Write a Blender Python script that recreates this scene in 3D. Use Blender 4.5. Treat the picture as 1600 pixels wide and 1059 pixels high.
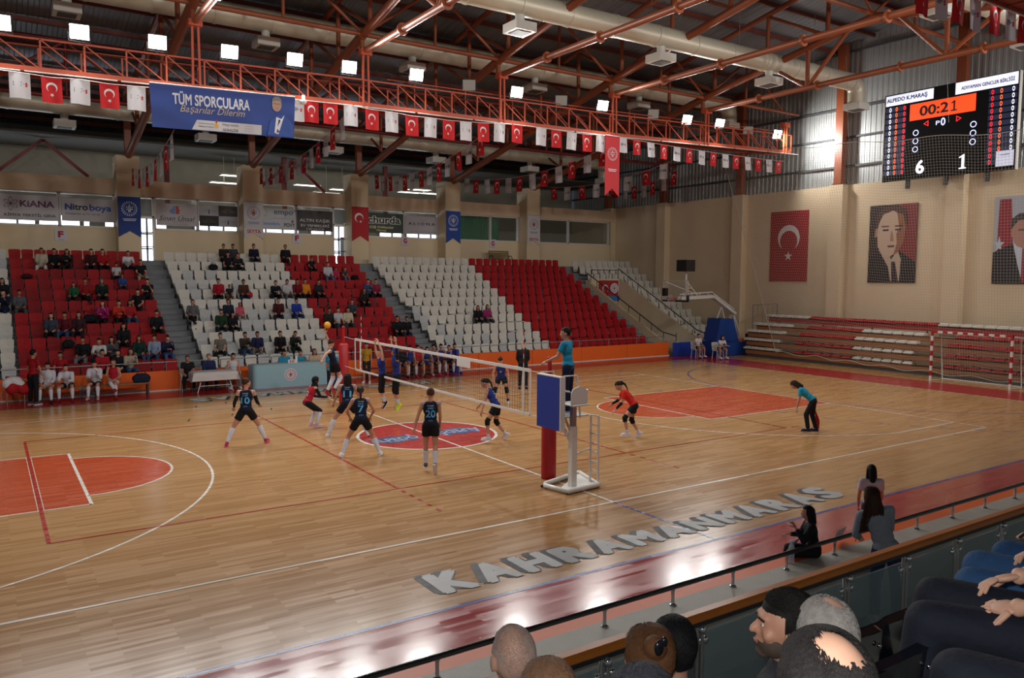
import bpy, bmesh, math, random
import numpy as np
from mathutils import Vector, Matrix, Quaternion
from mathutils.bvhtree import BVHTree
random.seed(7)
SC = bpy.context.scene
for _o in list(bpy.data.objects): bpy.data.objects.remove(_o)
COL = SC.collection

# ---------------------------------------------------------------- camera
CAM = (-9.67888, -18.58178, 4.21647); YAW, PITCH, ROLL, FPX = 0.58714, -0.07892, 0.00596, 1236.0
def _basis():
    F = Vector((math.sin(YAW)*math.cos(PITCH), math.cos(YAW)*math.cos(PITCH), math.sin(PITCH)))
    R = Vector((math.cos(YAW), -math.sin(YAW), 0)); U = R.cross(F)
    R2 = R*math.cos(ROLL)+U*math.sin(ROLL); U2 = -R*math.sin(ROLL)+U*math.cos(ROLL)
    return R2, U2, F
CR, CU, CF = _basis()
cd = bpy.data.cameras.new('camera'); cam = bpy.data.objects.new('camera', cd); COL.objects.link(cam)
cd.sensor_width = 36; cd.lens = 36*FPX/1600; cd.clip_start = .05; cd.clip_end = 200
cam.matrix_world = Matrix(((CR.x, CU.x, -CF.x, CAM[0]), (CR.y, CU.y, -CF.y, CAM[1]), (CR.z, CU.z, -CF.z, CAM[2]), (0, 0, 0, 1)))
SC.camera = cam
def ray(px, py):
    return Vector(CAM), (CF + CR*((px-800)/FPX) - CU*((py-529.5)/FPX))
def at(px, py, ax, v):                       # where the sight line of a photo pixel meets the plane ax = v
    o, d = ray(px, py); i = 'xyz'.index(ax); t = (v-o[i])/d[i]; return o+d*t
def atd(px, py, dist):
    o, d = ray(px, py); return o+d.normalized()*dist

# ---------------------------------------------------------------- light
W = bpy.data.worlds.new('world'); SC.world = W; W.use_nodes = True
W.node_tree.nodes['Background'].inputs[0].default_value = (.74, .85, 1, 1)
W.node_tree.nodes['Background'].inputs[1].default_value = .16
SC.view_settings.view_transform = 'Standard'; SC.view_settings.look = 'None'
SC.view_settings.exposure = -0.12; SC.view_settings.gamma = 1
LAMP_W = 240; NEAR_W = 230
def area(name, loc, target, w, h, power, color=(1, .97, .93), spread=150):
    l = bpy.data.lights.new(name, 'AREA'); l.shape = 'RECTANGLE'; l.size = w; l.size_y = h; l.energy = power; l.color = color
    l.spread = math.radians(spread)
    o = bpy.data.objects.new(name, l); COL.objects.link(o); o.location = loc
    o.rotation_euler = (Vector(target)-Vector(loc)).to_track_quat('-Z', 'Y').to_euler(); return o
LAMP_PX = [(0, 35), (124, 50), (246, 66), (359, 81), (461, 93), (546, 105), (651, 117), (808, 144), (942, 165), (1074, 187), (1125, 193), (1215, 210)]
LAMP_POS = [at(a, b, 'y', 8.45) for a, b in LAMP_PX]
for k, q in enumerate(LAMP_POS):
    area('floodlight_beam', q+Vector((0, -.25, -.06)), (q.x*.8, -9, 0) if k < 11 else (q.x+5, q.y-5, 9.5), .55, .42, LAMP_W)
for k in range(9):                                   # unseen floodlights assumed on the opposite catwalk, added as bare lights
    x = -14+5*k
    area('assumed_floodlight_beam', (x, -8.7, 11.4), (x*.8, 14, 1), .55, .42, NEAR_W)
area('camera_flash', atd(800, 300, .16), atd(1100, 700, 6), .05, .04, 26, (1, 1, 1), 110)

# ---------------------------------------------------------------- materials
MATS = {}
ORDW = 'first second third fourth fifth sixth seventh eighth ninth tenth eleventh twelfth thirteenth fourteenth fifteenth sixteenth seventeenth eighteenth nineteenth twentieth twenty-first twenty-second twenty-third twenty-fourth twenty-fifth twenty-sixth'.split()
def s2l(c): return tuple(((x/12.92) if x <= .04045 else ((x+.055)/1.055)**2.4) for x in c)
def hexc(h): return s2l([int(h[i:i+2], 16)/255 for i in (0, 2, 4)])
def mat(name, col='808080', rough=.6, metal=0, emit=0, var=0, scale=6, bump=0, bscale=40, coat=0, alpha=1, spec=.5):
    if name in MATS: return MATS[name]
    m = bpy.data.materials.new(name); m.use_nodes = True; MATS[name] = m
    nt = m.node_tree; b = nt.nodes['Principled BSDF']; L = nt.links.new
    c = hexc(col) if isinstance(col, str) else col
    b.inputs['Base Color'].default_value = (*c, 1); b.inputs['Roughness'].default_value = rough; b.inputs['Metallic'].default_value = metal
    b.inputs['Specular IOR Level'].default_value = spec
    if coat: b.inputs['Coat Weight'].default_value = coat; b.inputs['Coat Roughness'].default_value = .12
    if emit: b.inputs['Emission Color'].default_value = (*c, 1); b.inputs['Emission Strength'].default_value = emit
    if alpha < 1: b.inputs['Alpha'].default_value = alpha
    tc = nt.nodes.new('ShaderNodeTexCoord')
    if var:
        n = nt.nodes.new('ShaderNodeTexNoise'); n.inputs['Scale'].default_value = scale; n.inputs['Detail'].default_value = 5
        L(tc.outputs['Object'], n.inputs['Vector'])
        mx = nt.nodes.new('ShaderNodeMix'); mx.data_type = 'RGBA'
        mx.inputs[6].default_value = (*[x*(1-var) for x in c], 1); mx.inputs[7].default_value = (*[min(1, x*(1+var)) for x in c], 1)
        L(n.outputs['Fac'], mx.inputs[0]); L(mx.outputs[2], b.inputs['Base Color'])
    if bump:
        n2 = nt.nodes.new('ShaderNodeTexNoise'); n2.inputs['Scale'].default_value = bscale; L(tc.outputs['Object'], n2.inputs['Vector'])
        bp = nt.nodes.new('ShaderNodeBump'); bp.inputs['Strength'].default_value = bump; bp.inputs['Distance'].default_value = .02
        L(n2.outputs['Fac'], bp.inputs['Height']); L(bp.outputs['Normal'], b.inputs['Normal'])
    return m
def clo(col, rough=.8): return mat('cloth_'+col, col, rough, var=.18, scale=14, bump=.25, bscale=30, spec=.25)
def plain(col, rough=.5): return mat('paint_'+col+('_%d' % int(rough*100)), col, rough)

def wood_floor():
    m = bpy.data.materials.new('court_parquet'); m.use_nodes = True; nt = m.node_tree; L = nt.links.new; N = nt.nodes.new
    b = nt.nodes['Principled BSDF']; tc = N('ShaderNodeTexCoord')
    br = N('ShaderNodeTexBrick'); br.offset = .37; br.inputs['Scale'].default_value = 1
    br.inputs['Brick Width'].default_value = .95; br.inputs['Row Height'].default_value = .072; br.inputs['Mortar Size'].default_value = .0012
    br.inputs['Color1'].default_value = (0, 0, 0, 1); br.inputs['Color2'].default_value = (1, 1, 1, 1); br.inputs['Mortar'].default_value = (.25, .25, .25, 1)
    L(tc.outputs['Object'], br.inputs['Vector'])
    mp = N('ShaderNodeMapping'); mp.inputs['Scale'].default_value = (.55, 9, 1); L(tc.outputs['Object'], mp.inputs['Vector'])
    n = N('ShaderNodeTexNoise'); n.inputs['Scale'].default_value = 2.2; n.inputs['Detail'].default_value = 6; L(mp.outputs[0], n.inputs['Vector'])
    ad = N('ShaderNodeMath'); ad.operation = 'MULTIPLY_ADD'; ad.inputs[1].default_value = .45; L(br.outputs['Color'], ad.inputs[0])
    m2 = N('ShaderNodeMath'); m2.operation = 'MULTIPLY'; m2.inputs[1].default_value = .75; L(n.outputs['Fac'], m2.inputs[0]); L(m2.outputs[0], ad.inputs[2])
    cr = N('ShaderNodeValToRGB'); cr.color_ramp.elements[0].position = .15; cr.color_ramp.elements[1].position = .85
    cr.color_ramp.elements[0].color = (*hexc('946C42'), 1); cr.color_ramp.elements[1].color = (*hexc('B58C5E'), 1)
    e = cr.color_ramp.elements.new(.5); e.color = (*hexc('A67C4E'), 1)
    L(ad.outputs[0], cr.inputs[0]); L(cr.outputs[0], b.inputs['Base Color'])
    rr = N('ShaderNodeMapRange'); rr.inputs[3].default_value = .15; rr.inputs[4].default_value = .25; L(ad.outputs[0], rr.inputs[0]); L(rr.outputs[0], b.inputs['Roughness'])
    bp = N('ShaderNodeBump'); bp.inputs['Strength'].default_value = .06; bp.inputs['Distance'].default_value = .004; L(ad.outputs[0], bp.inputs['Height']); L(bp.outputs[0], b.inputs['Normal'])
    b.inputs['Specular IOR Level'].default_value = .5
    return m
def floor_paint(name, col, r0=.16, r1=.34, var=.12):
    m = mat(name, col, .25, var=var, scale=1.2); nt = m.node_tree; L = nt.links.new; N = nt.nodes.new; b = nt.nodes['Principled BSDF']
    tc = N('ShaderNodeTexCoord'); br = N('ShaderNodeTexBrick'); br.inputs['Scale'].default_value = 1; br.inputs['Brick Width'].default_value = .95
    br.inputs['Row Height'].default_value = .072; br.inputs['Mortar Size'].default_value = .001; br.inputs['Color1'].default_value = (0, 0, 0, 1); br.inputs['Color2'].default_value = (1, 1, 1, 1)
    L(tc.outputs['Object'], br.inputs['Vector'])
    rr = N('ShaderNodeMapRange'); rr.inputs[3].default_value = r0; rr.inputs[4].default_value = r1; L(br.outputs['Color'], rr.inputs[0]); L(rr.outputs[0], b.inputs['Roughness'])
    bp = N('ShaderNodeBump'); bp.inputs['Strength'].default_value = .12; bp.inputs['Distance'].default_value = .003; L(br.outputs['Color'], bp.inputs['Height']); L(bp.outputs[0], b.inputs['Normal'])
    return m
def ribbed(name, col, axis, period, rough=.5, metal=.3, strength=.8):
    m = mat(name, col, rough, metal, var=.15, scale=.5); nt = m.node_tree; L = nt.links.new; N = nt.nodes.new; b = nt.nodes['Principled BSDF']
    tc = N('ShaderNodeTexCoord'); w = N('ShaderNodeTexWave'); w.bands_direction = axis; w.inputs['Scale'].default_value = math.pi/10/period*1.0; w.wave_profile = 'SIN'
    L(tc.outputs['Object'], w.inputs['Vector'])
    cr = N('ShaderNodeValToRGB'); cr.color_ramp.elements[0].position = .35; cr.color_ramp.elements[1].position = .65; L(w.outputs['Fac'], cr.inputs[0])
    bp = N('ShaderNodeBump'); bp.inputs['Strength'].default_value = strength; bp.inputs['Distance'].default_value = .05; L(cr.outputs[0], bp.inputs['Height']); L(bp.outputs[0], b.inputs['Normal'])
    return m

# ---------------------------------------------------------------- mesh building
def frame(d, up=Vector((0, 0, 1))):
    d = Vector(d).normalized()
    if abs(d.dot(up)) > .98: up = Vector((0, 1, 0))
    r = d.cross(up).normalized(); return r, d, r.cross(d)      # right, forward, up
class MB:
    def __init__(s): s.v = []; s.f = []; s.m = []; s.sm = []
    def add(s, vs, fs, mi=0, smooth=False):
        n = len(s.v); s.v += [tuple(v) for v in vs]; s.f += [tuple(i+n for i in f) for f in fs]; s.m += [mi]*len(fs); s.sm += [smooth]*len(fs); return s
    def box(s, c, size, mi=0, R=None, bev=0):
        hx, hy, hz = [q/2 for q in size]
        if bev:
            b = min(bev, hx*.9, hy*.9, hz*.9); vs = []
            for sx in (-1, 1):
                for sy in (-1, 1):
                    for sz in (-1, 1):
                        vs += [(sx*(hx-b), sy*(hy-b), sz*hz), (sx*(hx-b), sy*hy, sz*(hz-b)), (sx*hx, sy*(hy-b), sz*(hz-b))]
            P = [Vector(v) for v in vs]
            if R is not None: P = [R @ p for p in P]
            P = [p+Vector(c) for p in P]
            bm = bmesh.new()
            for p in P: bm.verts.new(p)
            bmesh.ops.convex_hull(bm, input=bm.verts)
            bmesh.ops.dissolve_limit(bm, angle_limit=.02, verts=bm.verts, edges=bm.edges)
            bm.verts.index_update(); fs = [[v.index for v in f.verts] for f in bm.faces]; vv = [v.co.copy() for v in bm.verts]; bm.free()
            return s.add(vv, fs, mi)
        vs = [Vector((x*hx, y*hy, z*hz)) for x in (-1, 1) for y in (-1, 1) for z in (-1, 1)]
        if R is not None: vs = [R @ v for v in vs]
        vs = [v+Vector(c) for v in vs]
        return s.add(vs, [(0, 1, 3, 2), (4, 6, 7, 5), (0, 4, 5, 1), (2, 3, 7, 6), (0, 2, 6, 4), (1, 5, 7, 3)], mi)
    def b2(s, a, b, mi=0, bev=0):
        return s.box([(a[i]+b[i])/2 for i in range(3)], [abs(a[i]-b[i]) for i in range(3)], mi, bev=bev)
    def bar(s, p0, p1, w, h, mi=0):
        p0 = Vector(p0); p1 = Vector(p1); r, f, u = frame(p1-p0); R = Matrix((r, f, u)).transposed()
        return s.box((p0+p1)/2, (w, (p1-p0).length, h), mi, R=R)
    def tube(s, p0, p1, r0, r1=None, n=8, mi=0, cap=True):
        r1 = r0 if r1 is None else r1; p0 = Vector(p0); p1 = Vector(p1); a, f, u = frame(p1-p0)
        vs = [p+(a*math.cos(t*2*math.pi/n)+u*math.sin(t*2*math.pi/n))*r for p, r in ((p0, r0), (p1, r1)) for t in range(n)]
        s.add(vs, [(i, (i+1) % n, n+(i+1) % n, n+i) for i in range(n)], mi, True)
        if cap: s.add(vs, [tuple(range(n))[::-1], tuple(range(n, 2*n))], mi)
        return s
    def path(s, pts, r, n=8, mi=0, closed=False):
        pts = [Vector(p) for p in pts]; rs = r if isinstance(r, (list, tuple)) else [r]*len(pts); N = len(pts); vs = []; up = None
        for i, p in enumerate(pts):
            if closed: d = pts[(i+1) % N]-pts[i-1]
            else: d = pts[min(i+1, N-1)]-pts[max(i-1, 0)]
            if d.length < 1e-9: d = Vector((0, 0, 1))
            d.normalize()
            if up is None: a, f, u = frame(d)
            else:
                a = d.cross(up)
                if a.length < 1e-4: a, f, u = frame(d)
                else: a.normalize(); u = a.cross(d)
            up = u
            vs += [p+(a*math.cos(t*2*math.pi/n)+u*math.sin(t*2*math.pi/n))*rs[i] for t in range(n)]
        K = N if closed else N-1
        fs = [(i*n+j, i*n+(j+1) % n, ((i+1) % N)*n+(j+1) % n, ((i+1) % N)*n+j) for i in range(K) for j in range(n)]
        s.add(vs, fs, mi, True)
        if not closed: s.add(vs, [tuple(range(n))[::-1], tuple(range((N-1)*n, N*n))], mi)
        return s
    def ell(s, c, rad, axes=None, n=12, m=8, mi=0):
        c = Vector(c); A = axes or (Vector((1, 0, 0)), Vector((0, 1, 0)), Vector((0, 0, 1))); vs = []
        for j in range(1, m):
            ph = math.pi*j/m
            for i in range(n):
                th = 2*math.pi*i/n
                vs.append(c+A[0]*(rad[0]*math.sin(ph)*math.cos(th))+A[1]*(rad[1]*math.sin(ph)*math.sin(th))+A[2]*(rad[2]*math.cos(ph)))
        t = len(vs); vs += [c+A[2]*rad[2], c-A[2]*rad[2]]; fs = []
        for j in range(m-2):
            for i in range(n): fs.append((j*n+i, (j+1)*n+i, (j+1)*n+(i+1) % n, j*n+(i+1) % n))
        for i in range(n): fs.append((t, i, (i+1) % n)); fs.append((t+1, (m-2)*n+(i+1) % n, (m-2)*n+i))
        return s.add(vs, fs, mi, True)
    def cap(s, p0, p1, r0, r1, n=10, mi=0):                   # capsule: round-ended tapered limb
        p0 = Vector(p0); p1 = Vector(p1); d = p1-p0; L = d.length
        if L < 1e-6: return s.ell(p0, (r0,)*3, n=n, mi=mi)
        d /= L; pts = []; rs = []
        for k in (80, 45, 15): pts.append(p0-d*r0*math.sin(math.radians(k))); rs.append(r0*math.cos(math.radians(k)))
        pts.append(p0+d*L*.5); rs.append((r0+r1)/2)
        for k in (15, 45, 80): pts.append(p1+d*r1*math.sin(math.radians(k))); rs.append(r1*math.cos(math.radians(k)))
        a, f, u = frame(d); vs = [p+(a*math.cos(t*2*math.pi/n)+u*math.sin(t*2*math.pi/n))*r for p, r in zip(pts, rs) for t in range(n)]
        N = len(pts); s.add(vs, [(i*n+j, i*n+(j+1) % n, (i+1)*n+(j+1) % n, (i+1)*n+j) for i in range(N-1) for j in range(n)], mi, True)
        return s.add(vs, [tuple(range(n))[::-1], tuple(range((N-1)*n, N*n))], mi, True)
    def prism(s, pts, d, mi=0, mside=None):                    # polygon of 3D points extruded by d
        n = len(pts); a = [Vector(p) for p in pts]; d = Vector(d); b = [p+d for p in a]
        s.add(a+b, [tuple(range(n))[::-1], tuple(range(n, 2*n))], mi)
        return s.add(a+b, [(i, (i+1) % n, n+(i+1) % n, n+i) for i in range(n)], mi if mside is None else mside)
    def quad(s, a, b, c, d, mi=0): return s.add([a, b, c, d], [(0, 1, 2, 3)], mi)
    def lathe(s, prof, c=(0, 0, 0), n=16, mi=0):
        c = Vector(c); vs = [c+Vector((r*math.cos(2*math.pi*i/n), r*math.sin(2*math.pi*i/n), z)) for r, z in prof for i in range(n)]; N = len(prof)
        return s.add(vs, [(k*n+i, k*n+(i+1) % n, (k+1)*n+(i+1) % n, (k+1)*n+i) for k in range(N-1) for i in range(n)], mi, True)
    def join(s, o, mo=0):
        n = len(s.v); s.v += o.v; s.f += [tuple(i+n for i in f) for f in o.f]; s.m += [m+mo for m in o.m]; s.sm += o.sm; return s
    def mesh(s, name, mats):
        me = bpy.data.meshes.new(name); me.from_pydata(s.v, [], s.f)
        for m in (mats if isinstance(mats, (list, tuple)) else [mats]): me.materials.append(m)
        me.polygons.foreach_set('material_index', s.m); me.polygons.foreach_set('use_smooth', s.sm); me.update(); return me
    def build(s, name, mats, parent=None, loc=(0, 0, 0), rz=0):
        return link(name, s.mesh(name, mats), parent, loc, rz)
def link(name, me, parent=None, loc=(0, 0, 0), rz=0):
    o = bpy.data.objects.new(name, me); COL.objects.link(o); o.parent = parent; o.location = loc; o.rotation_euler = (0, 0, rz); return o
def tag(o, label=None, cat=None, group=None, kind=None):
    if label: o['label'] = label
    if cat: o['category'] = cat
    if group: o['group'] = group
    if kind: o['kind'] = kind
    return o
def empty(name, loc=(0, 0, 0), rz=0, label=None, cat=None, group=None):
    o = bpy.data.objects.new(name, None); COL.objects.link(o); o.location = loc; o.rotation_euler = (0, 0, rz); o.empty_display_size = .2
    return tag(o, label, cat, group)
def struct(o): o['kind'] = 'structure'; return o
DG = None
def remesh(mb, voxel, mats, name, smooth=2):
    me = mb.mesh('tmp', []); o = bpy.data.objects.new('tmp', me); COL.objects.link(o)
    md = o.modifiers.new('r', 'REMESH'); md.mode = 'VOXEL'; md.voxel_size = voxel; md.use_smooth_shade = True
    if smooth: ms = o.modifiers.new('s', 'SMOOTH'); ms.factor = .5; ms.iterations = smooth
    dg = bpy.context.evaluated_depsgraph_get(); out = bpy.data.meshes.new_from_object(o.evaluated_get(dg)); out.name = name
    bpy.data.objects.remove(o); bpy.data.meshes.remove(me)
    out.materials.clear()
    for m in (mats if isinstance(mats, (list, tuple)) else [mats]): out.materials.append(m)
    out.polygons.foreach_set('use_smooth', [True]*len(out.polygons)); return out
def mb_from(me, mi=0):
    b = MB(); b.add([v.co[:] for v in me.vertices], [tuple(p.vertices) for p in me.polygons], mi, True); return b
_TX = {}
def textmb(s, size=1, bold=.0, align='CENTER', spacing=1, shear=0, extr=0, mi=0, res=3, zs=True):
    """flat text in the xy plane, centred on the origin, cap height about .7*size"""
    key = (s, size, bold, align, spacing, shear, extr)
    if key not in _TX:
        c = bpy.data.curves.new('t', 'FONT'); c.body = s; c.size = size; c.align_x = align; c.align_y = 'CENTER'; c.space_character = spacing
        c.shear = shear; c.extrude = extr; c.resolution_u = res
        o = bpy.data.objects.new('t', c); COL.objects.link(o); dg = bpy.context.evaluated_depsgraph_get()
        me = bpy.data.meshes.new_from_object(o.evaluated_get(dg)); bpy.data.objects.remove(o)
        _TX[key] = ([v.co.copy() for v in me.vertices], [tuple(p.vertices) for p in me.polygons]); bpy.data.meshes.remove(me)
    v, f = _TX[key]; b = MB(); b.add(v, f, mi)
    if bold:
        r = bold*size
        for k in range(6): b.add([p+Vector((r*math.cos(k*math.pi/3), r*math.sin(k*math.pi/3), .00013*(k+1)*(1 if zs else -1))) for p in v], f, mi)
    return b
def xf(mb, M):
    mb.v = [tuple(M @ Vector(v)) for v in mb.v]; return mb
def plane_M(o, right, up):
    right = Vector(right).normalized(); up = Vector(up).normalized(); n = right.cross(up); o = Vector(o)
    return Matrix(((right.x, up.x, n.x, o.x), (right.y, up.y, n.y, o.y), (right.z, up.z, n.z, o.z), (0, 0, 0, 1)))
def ring(r0, r1, a0=0, a1=2*math.pi, n=48, z=0, c=(0, 0), mi=0):
    b = MB(); vs = []
    for i in range(n+1):
        a = a0+(a1-a0)*i/n; vs += [(c[0]+r*math.cos(a), c[1]+r*math.sin(a), z) for r in (r0, r1)]
    return b.add(vs, [(2*i, 2*i+1, 2*i+3, 2*i+2) for i in range(n)], mi)
def disc(r, n=32, z=0, c=(0, 0), mi=0, sx=1):
    b = MB(); return b.add([(c[0]+sx*r*math.cos(2*math.pi*i/n), c[1]+r*math.sin(2*math.pi*i/n), z) for i in range(n)], [tuple(range(n))], mi)
def crescent(c, R, z=0, mi=0, ang=0):
    """crescent moon with the opening towards +x, outer radius R"""
    n = 20; r = R*.8; off = R*.25; vs = []; b = MB()
    a0 = math.acos((off*off+R*R-r*r)/(2*off*R)); b0 = math.acos((R*R-off*off-r*r)/(2*off*r))
    for i in range(n+1):
        t = a0+(2*math.pi-2*a0)*i/n; u = b0+(2*math.pi-2*b0)*i/n
        vs += [(R*math.cos(t), R*math.sin(t), z), (off+r*math.cos(u), r*math.sin(u), z)]
    ca, sa = math.cos(ang), math.sin(ang); vs = [(c[0]+x*ca-y*sa, c[1]+x*sa+y*ca, z) for x, y, z in vs]
    return b.add(vs, [(2*i, 2*i+1, 2*i+3, 2*i+2) for i in range(n)], mi)
def star(c, R, z=0, mi=0, ang=0, pts=5, k=.382):
    b = MB(); vs = [(c[0], c[1], z)]+[(c[0]+(R if i % 2 == 0 else R*k)*math.cos(ang+i*math.pi/pts), c[1]+(R if i % 2 == 0 else R*k)*math.sin(ang+i*math.pi/pts), z) for i in range(2*pts)]
    return b.add(vs, [(0, 1+i, 1+(i+1) % (2*pts)) for i in range(2*pts)], mi)
def emblem(R, mi_ring=0, mi_in=1, z=0):
    """round emblem: dotted ring, thin ring, small figures of three arcs"""
    b = MB()
    b.join(ring(R*.60, R*.63, z=z, mi=mi_ring))
    for i in range(20):
        a = 2*math.pi*i/20; b.join(star((R*.8*math.cos(a), R*.8*math.sin(a)), R*.12, z=z, mi=mi_ring, ang=a, pts=4, k=.45))
    b.join(disc(R*.1, 12, z, (0, R*.36), mi_in))
    for sx in (-1, 1):
        b.join(disc(R*.08, 10, z, (sx*R*.3, R*.2), mi_in))
        b.join(ring(R*.24, R*.34, math.radians(200 if sx > 0 else -20), math.radians(300 if sx > 0 else -120), 10, z, (sx*R*.28-sx*R*.05, R*.22), mi_in))
        b.quad((sx*R*.04, R*.2, z), (sx*R*.16, R*.24, z), (sx*R*.12, -R*.38, z), (sx*R*.02, -R*.42, z), mi_in)
    return b
# ================================================================ THE SETTING
WX = 27.0; BY = 23.7                       # right wall plane, back wall plane
WOOD = wood_floor()
M_RED = floor_paint('border_red', '9E1E24', .13, .25); M_BLUEL = floor_paint('line_blue', '24408F'); M_WHITEL = floor_paint('line_white', 'DAD6CC')
M_REDL = floor_paint('line_red', 'A02C22'); M_KEY = floor_paint('key_orange', 'B04824'); M_CIRC = floor_paint('circle_red', 'A42C28')
M_LOGO = floor_paint('logo_blue', '41527F'); M_LOGOL = floor_paint('logo_pale', 'A9B2C4'); M_LETD = floor_paint('letter_shade', '24262C', .5, .6); M_LETL = floor_paint('letter_grey', 'A3A6A8', .4, .5, var=.05)
FM = [WOOD, M_RED, M_BLUEL, M_WHITEL, M_REDL, M_KEY, M_CIRC, M_LOGO, M_LOGOL, M_LETD, M_LETL]
def floor():
    b = MB(); b.quad((-30, -12.6, 0), (WX, -12.6, 0), (WX, 12.4, 0), (-30, 12.4, 0), 0)
    def rect(x0, y0, x1, y1, mi, z): b.quad((x0, y0, z), (x1, y0, z), (x1, y1, z), (x0, y1, z), mi)
    def hl(x0, x1, y, mi, z, w=.05): rect(x0, y-w/2, x1, y+w/2, mi, z)
    def vl(x, y0, y1, mi, z, w=.05): rect(x-w/2, y0, x+w/2, y1, mi, z)
    Z = [.0012*k for k in range(1, 9)]
    rect(-30, -12.6, WX, -10.06, 1, Z[0]); rect(-30, 10.3, WX, 12.4, 1, Z[0]); rect(20.25, -10.06, 22.6, 10.3, 1, Z[0])
    hl(-30, 20.2, -10.02, 2, Z[1], .07); hl(-30, 20.2, 10.25, 2, Z[1], .05); vl(20.2, -10, 10.2, 3, Z[1], .04)
    vl(0, -10, -7.5, 2, Z[1], .055); vl(0, 7.5, 10.2, 2, Z[1], .05)
    # keys and free-throw semicircles
    for s in (-1, 1):
        x0, x1 = sorted((s*8.2, s*14)); rect(x0, -2.45, x1, 2.45, 5, Z[0])
        a0 = math.pi/2 if s > 0 else -math.pi/2
        vs = [(s*8.2, 0, Z[0])]+[(s*8.2+1.8*math.cos(a0+math.pi*i/28), 1.8*math.sin(a0+math.pi*i/28), Z[0]) for i in range(29)]
        b.add(vs, [(0, i, i+1) for i in range(1, 29)], 5)
        b.join(ring(1.775, 1.825, a0, a0+math.pi, 40, Z[2], (s*8.2, 0), 3))
        vl(s*8.2, -2.475, 2.475, 3, Z[2], .06)
        for y in (-2.45, 2.45): hl(x0, x1, y, 3, Z[2])
        for y in (-6.6, 6.6): hl(*sorted((s*14, s*11.01)), y, 3, Z[2])
        hx = s*12.425; th = math.asin(6.6/6.75); c = 0 if s < 0 else math.pi
        b.join(ring(6.725, 6.775, c-th, c+th, 90, Z[2], (hx, 0), 3))
        vl(s*14, -7.5, 7.5, 3, Z[2])
        # handball area: solid six metre line and dashed nine metre line
        for sy in (-1, 1):
            aa = (math.pi if s > 0 else 0)
            q = (aa, aa-sy*s*math.pi/2)
            b.join(ring(5.975, 6.025, min(q), max(q), 40, Z[1], (s*20, sy*1.5), 2))
            for k in range(18):
                u0 = q[0]+(q[1]-q[0])*(k+.25)/18; u1 = q[0]+(q[1]-q[0])*(k+.75)/18
                b.join(ring(8.98, 9.02, min(u0, u1), max(u0, u1), 3, Z[1], (s*20, sy*1.5), 2))
        vl(s*14, -1.5, 1.5, 2, Z[1])
    hl(-14, 14, -7.5, 3, Z[2], .055); hl(-14, 14, 7.5, 3, Z[2])
    b.join(disc(1.8, 64, Z[1], mi=6)); b.join(ring(1.79, 1.87, n=72, z=Z[3], mi=3)); vl(0, -7.5, 7.5, 3, Z[4], .055)
    # volleyball court in red
    hl(-9, 9, -4.5, 4, Z[3], .045); hl(-9, 9, 4.5, 4, Z[3], .045)
    for x in (-9, 9): vl(x, -4.5, 4.5, 4, Z[3], .06)
    for x in (-9.0,):
        for dx in (-.045, .045): vl(x+dx, -2.45, 2.45, 3, Z[3]+.0004, .012)
    for x in (-3, 3):
        vl(x, -4.5, 4.5, 4, Z[3], .05)
        for k in range(5): vl(x, -4.82-.36*k, -4.66-.36*k, 4, Z[3], .06); vl(x, 4.66+.36*k, 4.82+.36*k, 4, Z[3], .06)
    rect(-10.05, -4.53, -9.65, -4.5, 4, Z[3]); rect(9.25, -4.52, 9.6, -4.49, 4, Z[3]); vl(-9, -2.6, -2.6, 4, Z[3])
    for x, y in ((-4.2, 7.9), (-3.2, 8.2), (-3.6, 5.8), (-4.9, 5.5), (-2.3, 6.2)): b.join(xf(MB().quad((-.02, -.18, 0), (.02, -.18, 0), (.02, .18, 0), (-.02, .18, 0), 9), Matrix.Translation((x, y, Z[1])) @ Matrix.Rotation(-.3, 4, 'Z')))
    # club marks inside the centre circle
    for (cx, cy, rot) in ((-1.02, -.12, 0), (.92, -.0, math.pi)):
        g = MB(); pts = [(-.72, .02), (-.45, .34), (-.15, .26), (.05, .36), (.3, .24), (.62, .36), (.5, .1), (.78, .02), (.5, -.1), (.66, -.34), (.2, -.24), (-.1, -.36), (-.42, -.28)]
        g.add([(0, 0, 0)]+[(x, y, 0) for x, y in pts], [(0, 1+(i+1) % 13, 1+i) for i in range(13)][::1], 7)
        g.f = [f[::-1] for f in g.f]
        t = textmb('ALPEDO', .38, .02, mi=8); xf(t, Matrix.Translation((0, -.02, .0012))); g.join(t)
        g.join(xf(textmb('VOLEYBOL', .13, .01, mi=8), Matrix.Translation((0, -.22, .0012))))
        for px in (-.5, .55): g.join(star((px, .22), .1, .0012, 8))
        xf(g, Matrix.Translation((cx, cy, Z[3])) @ Matrix.Rotation(rot+math.radians(2), 4, 'Z') @ Matrix.Diagonal((.95, 1.25, 1, 1))); b.join(g)
    # town name painted along both long sides, in block letters with a dark edge
    def name(M):
        x = -4.75; word = 'KAHRAMANMARAŞ'; n = len(word); w = 9.05/n
        for i, ch in enumerate(word):
            hgt = .56+.20*abs(2*i/(n-1)-1)
            for (dx, dy, mi, z, bo) in ((-.10, .05, 9, Z[2], .085), (-.05, .025, 9, Z[3], .085), (0, 0, 9, Z[4], .095), (0, 0, 10, Z[5]+.0008, .065)):
                t = textmb(ch if ch != 'Ş' else 'S', 1, bo, mi=mi); xs = [v[0] for v in t.v]; ys = [v[1] for v in t.v]
                sx = w*.86/(max(xs)-min(xs)); sy = hgt/(max(ys)-min(ys))
                t.v = [((v[0]-min(xs))*sx, (v[1]-min(ys))*sy, v[2]) for v in t.v]
                xf(t, M @ Matrix.Translation((x+i*w+dx, -9.62+dy, z))); b.join(t)
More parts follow.
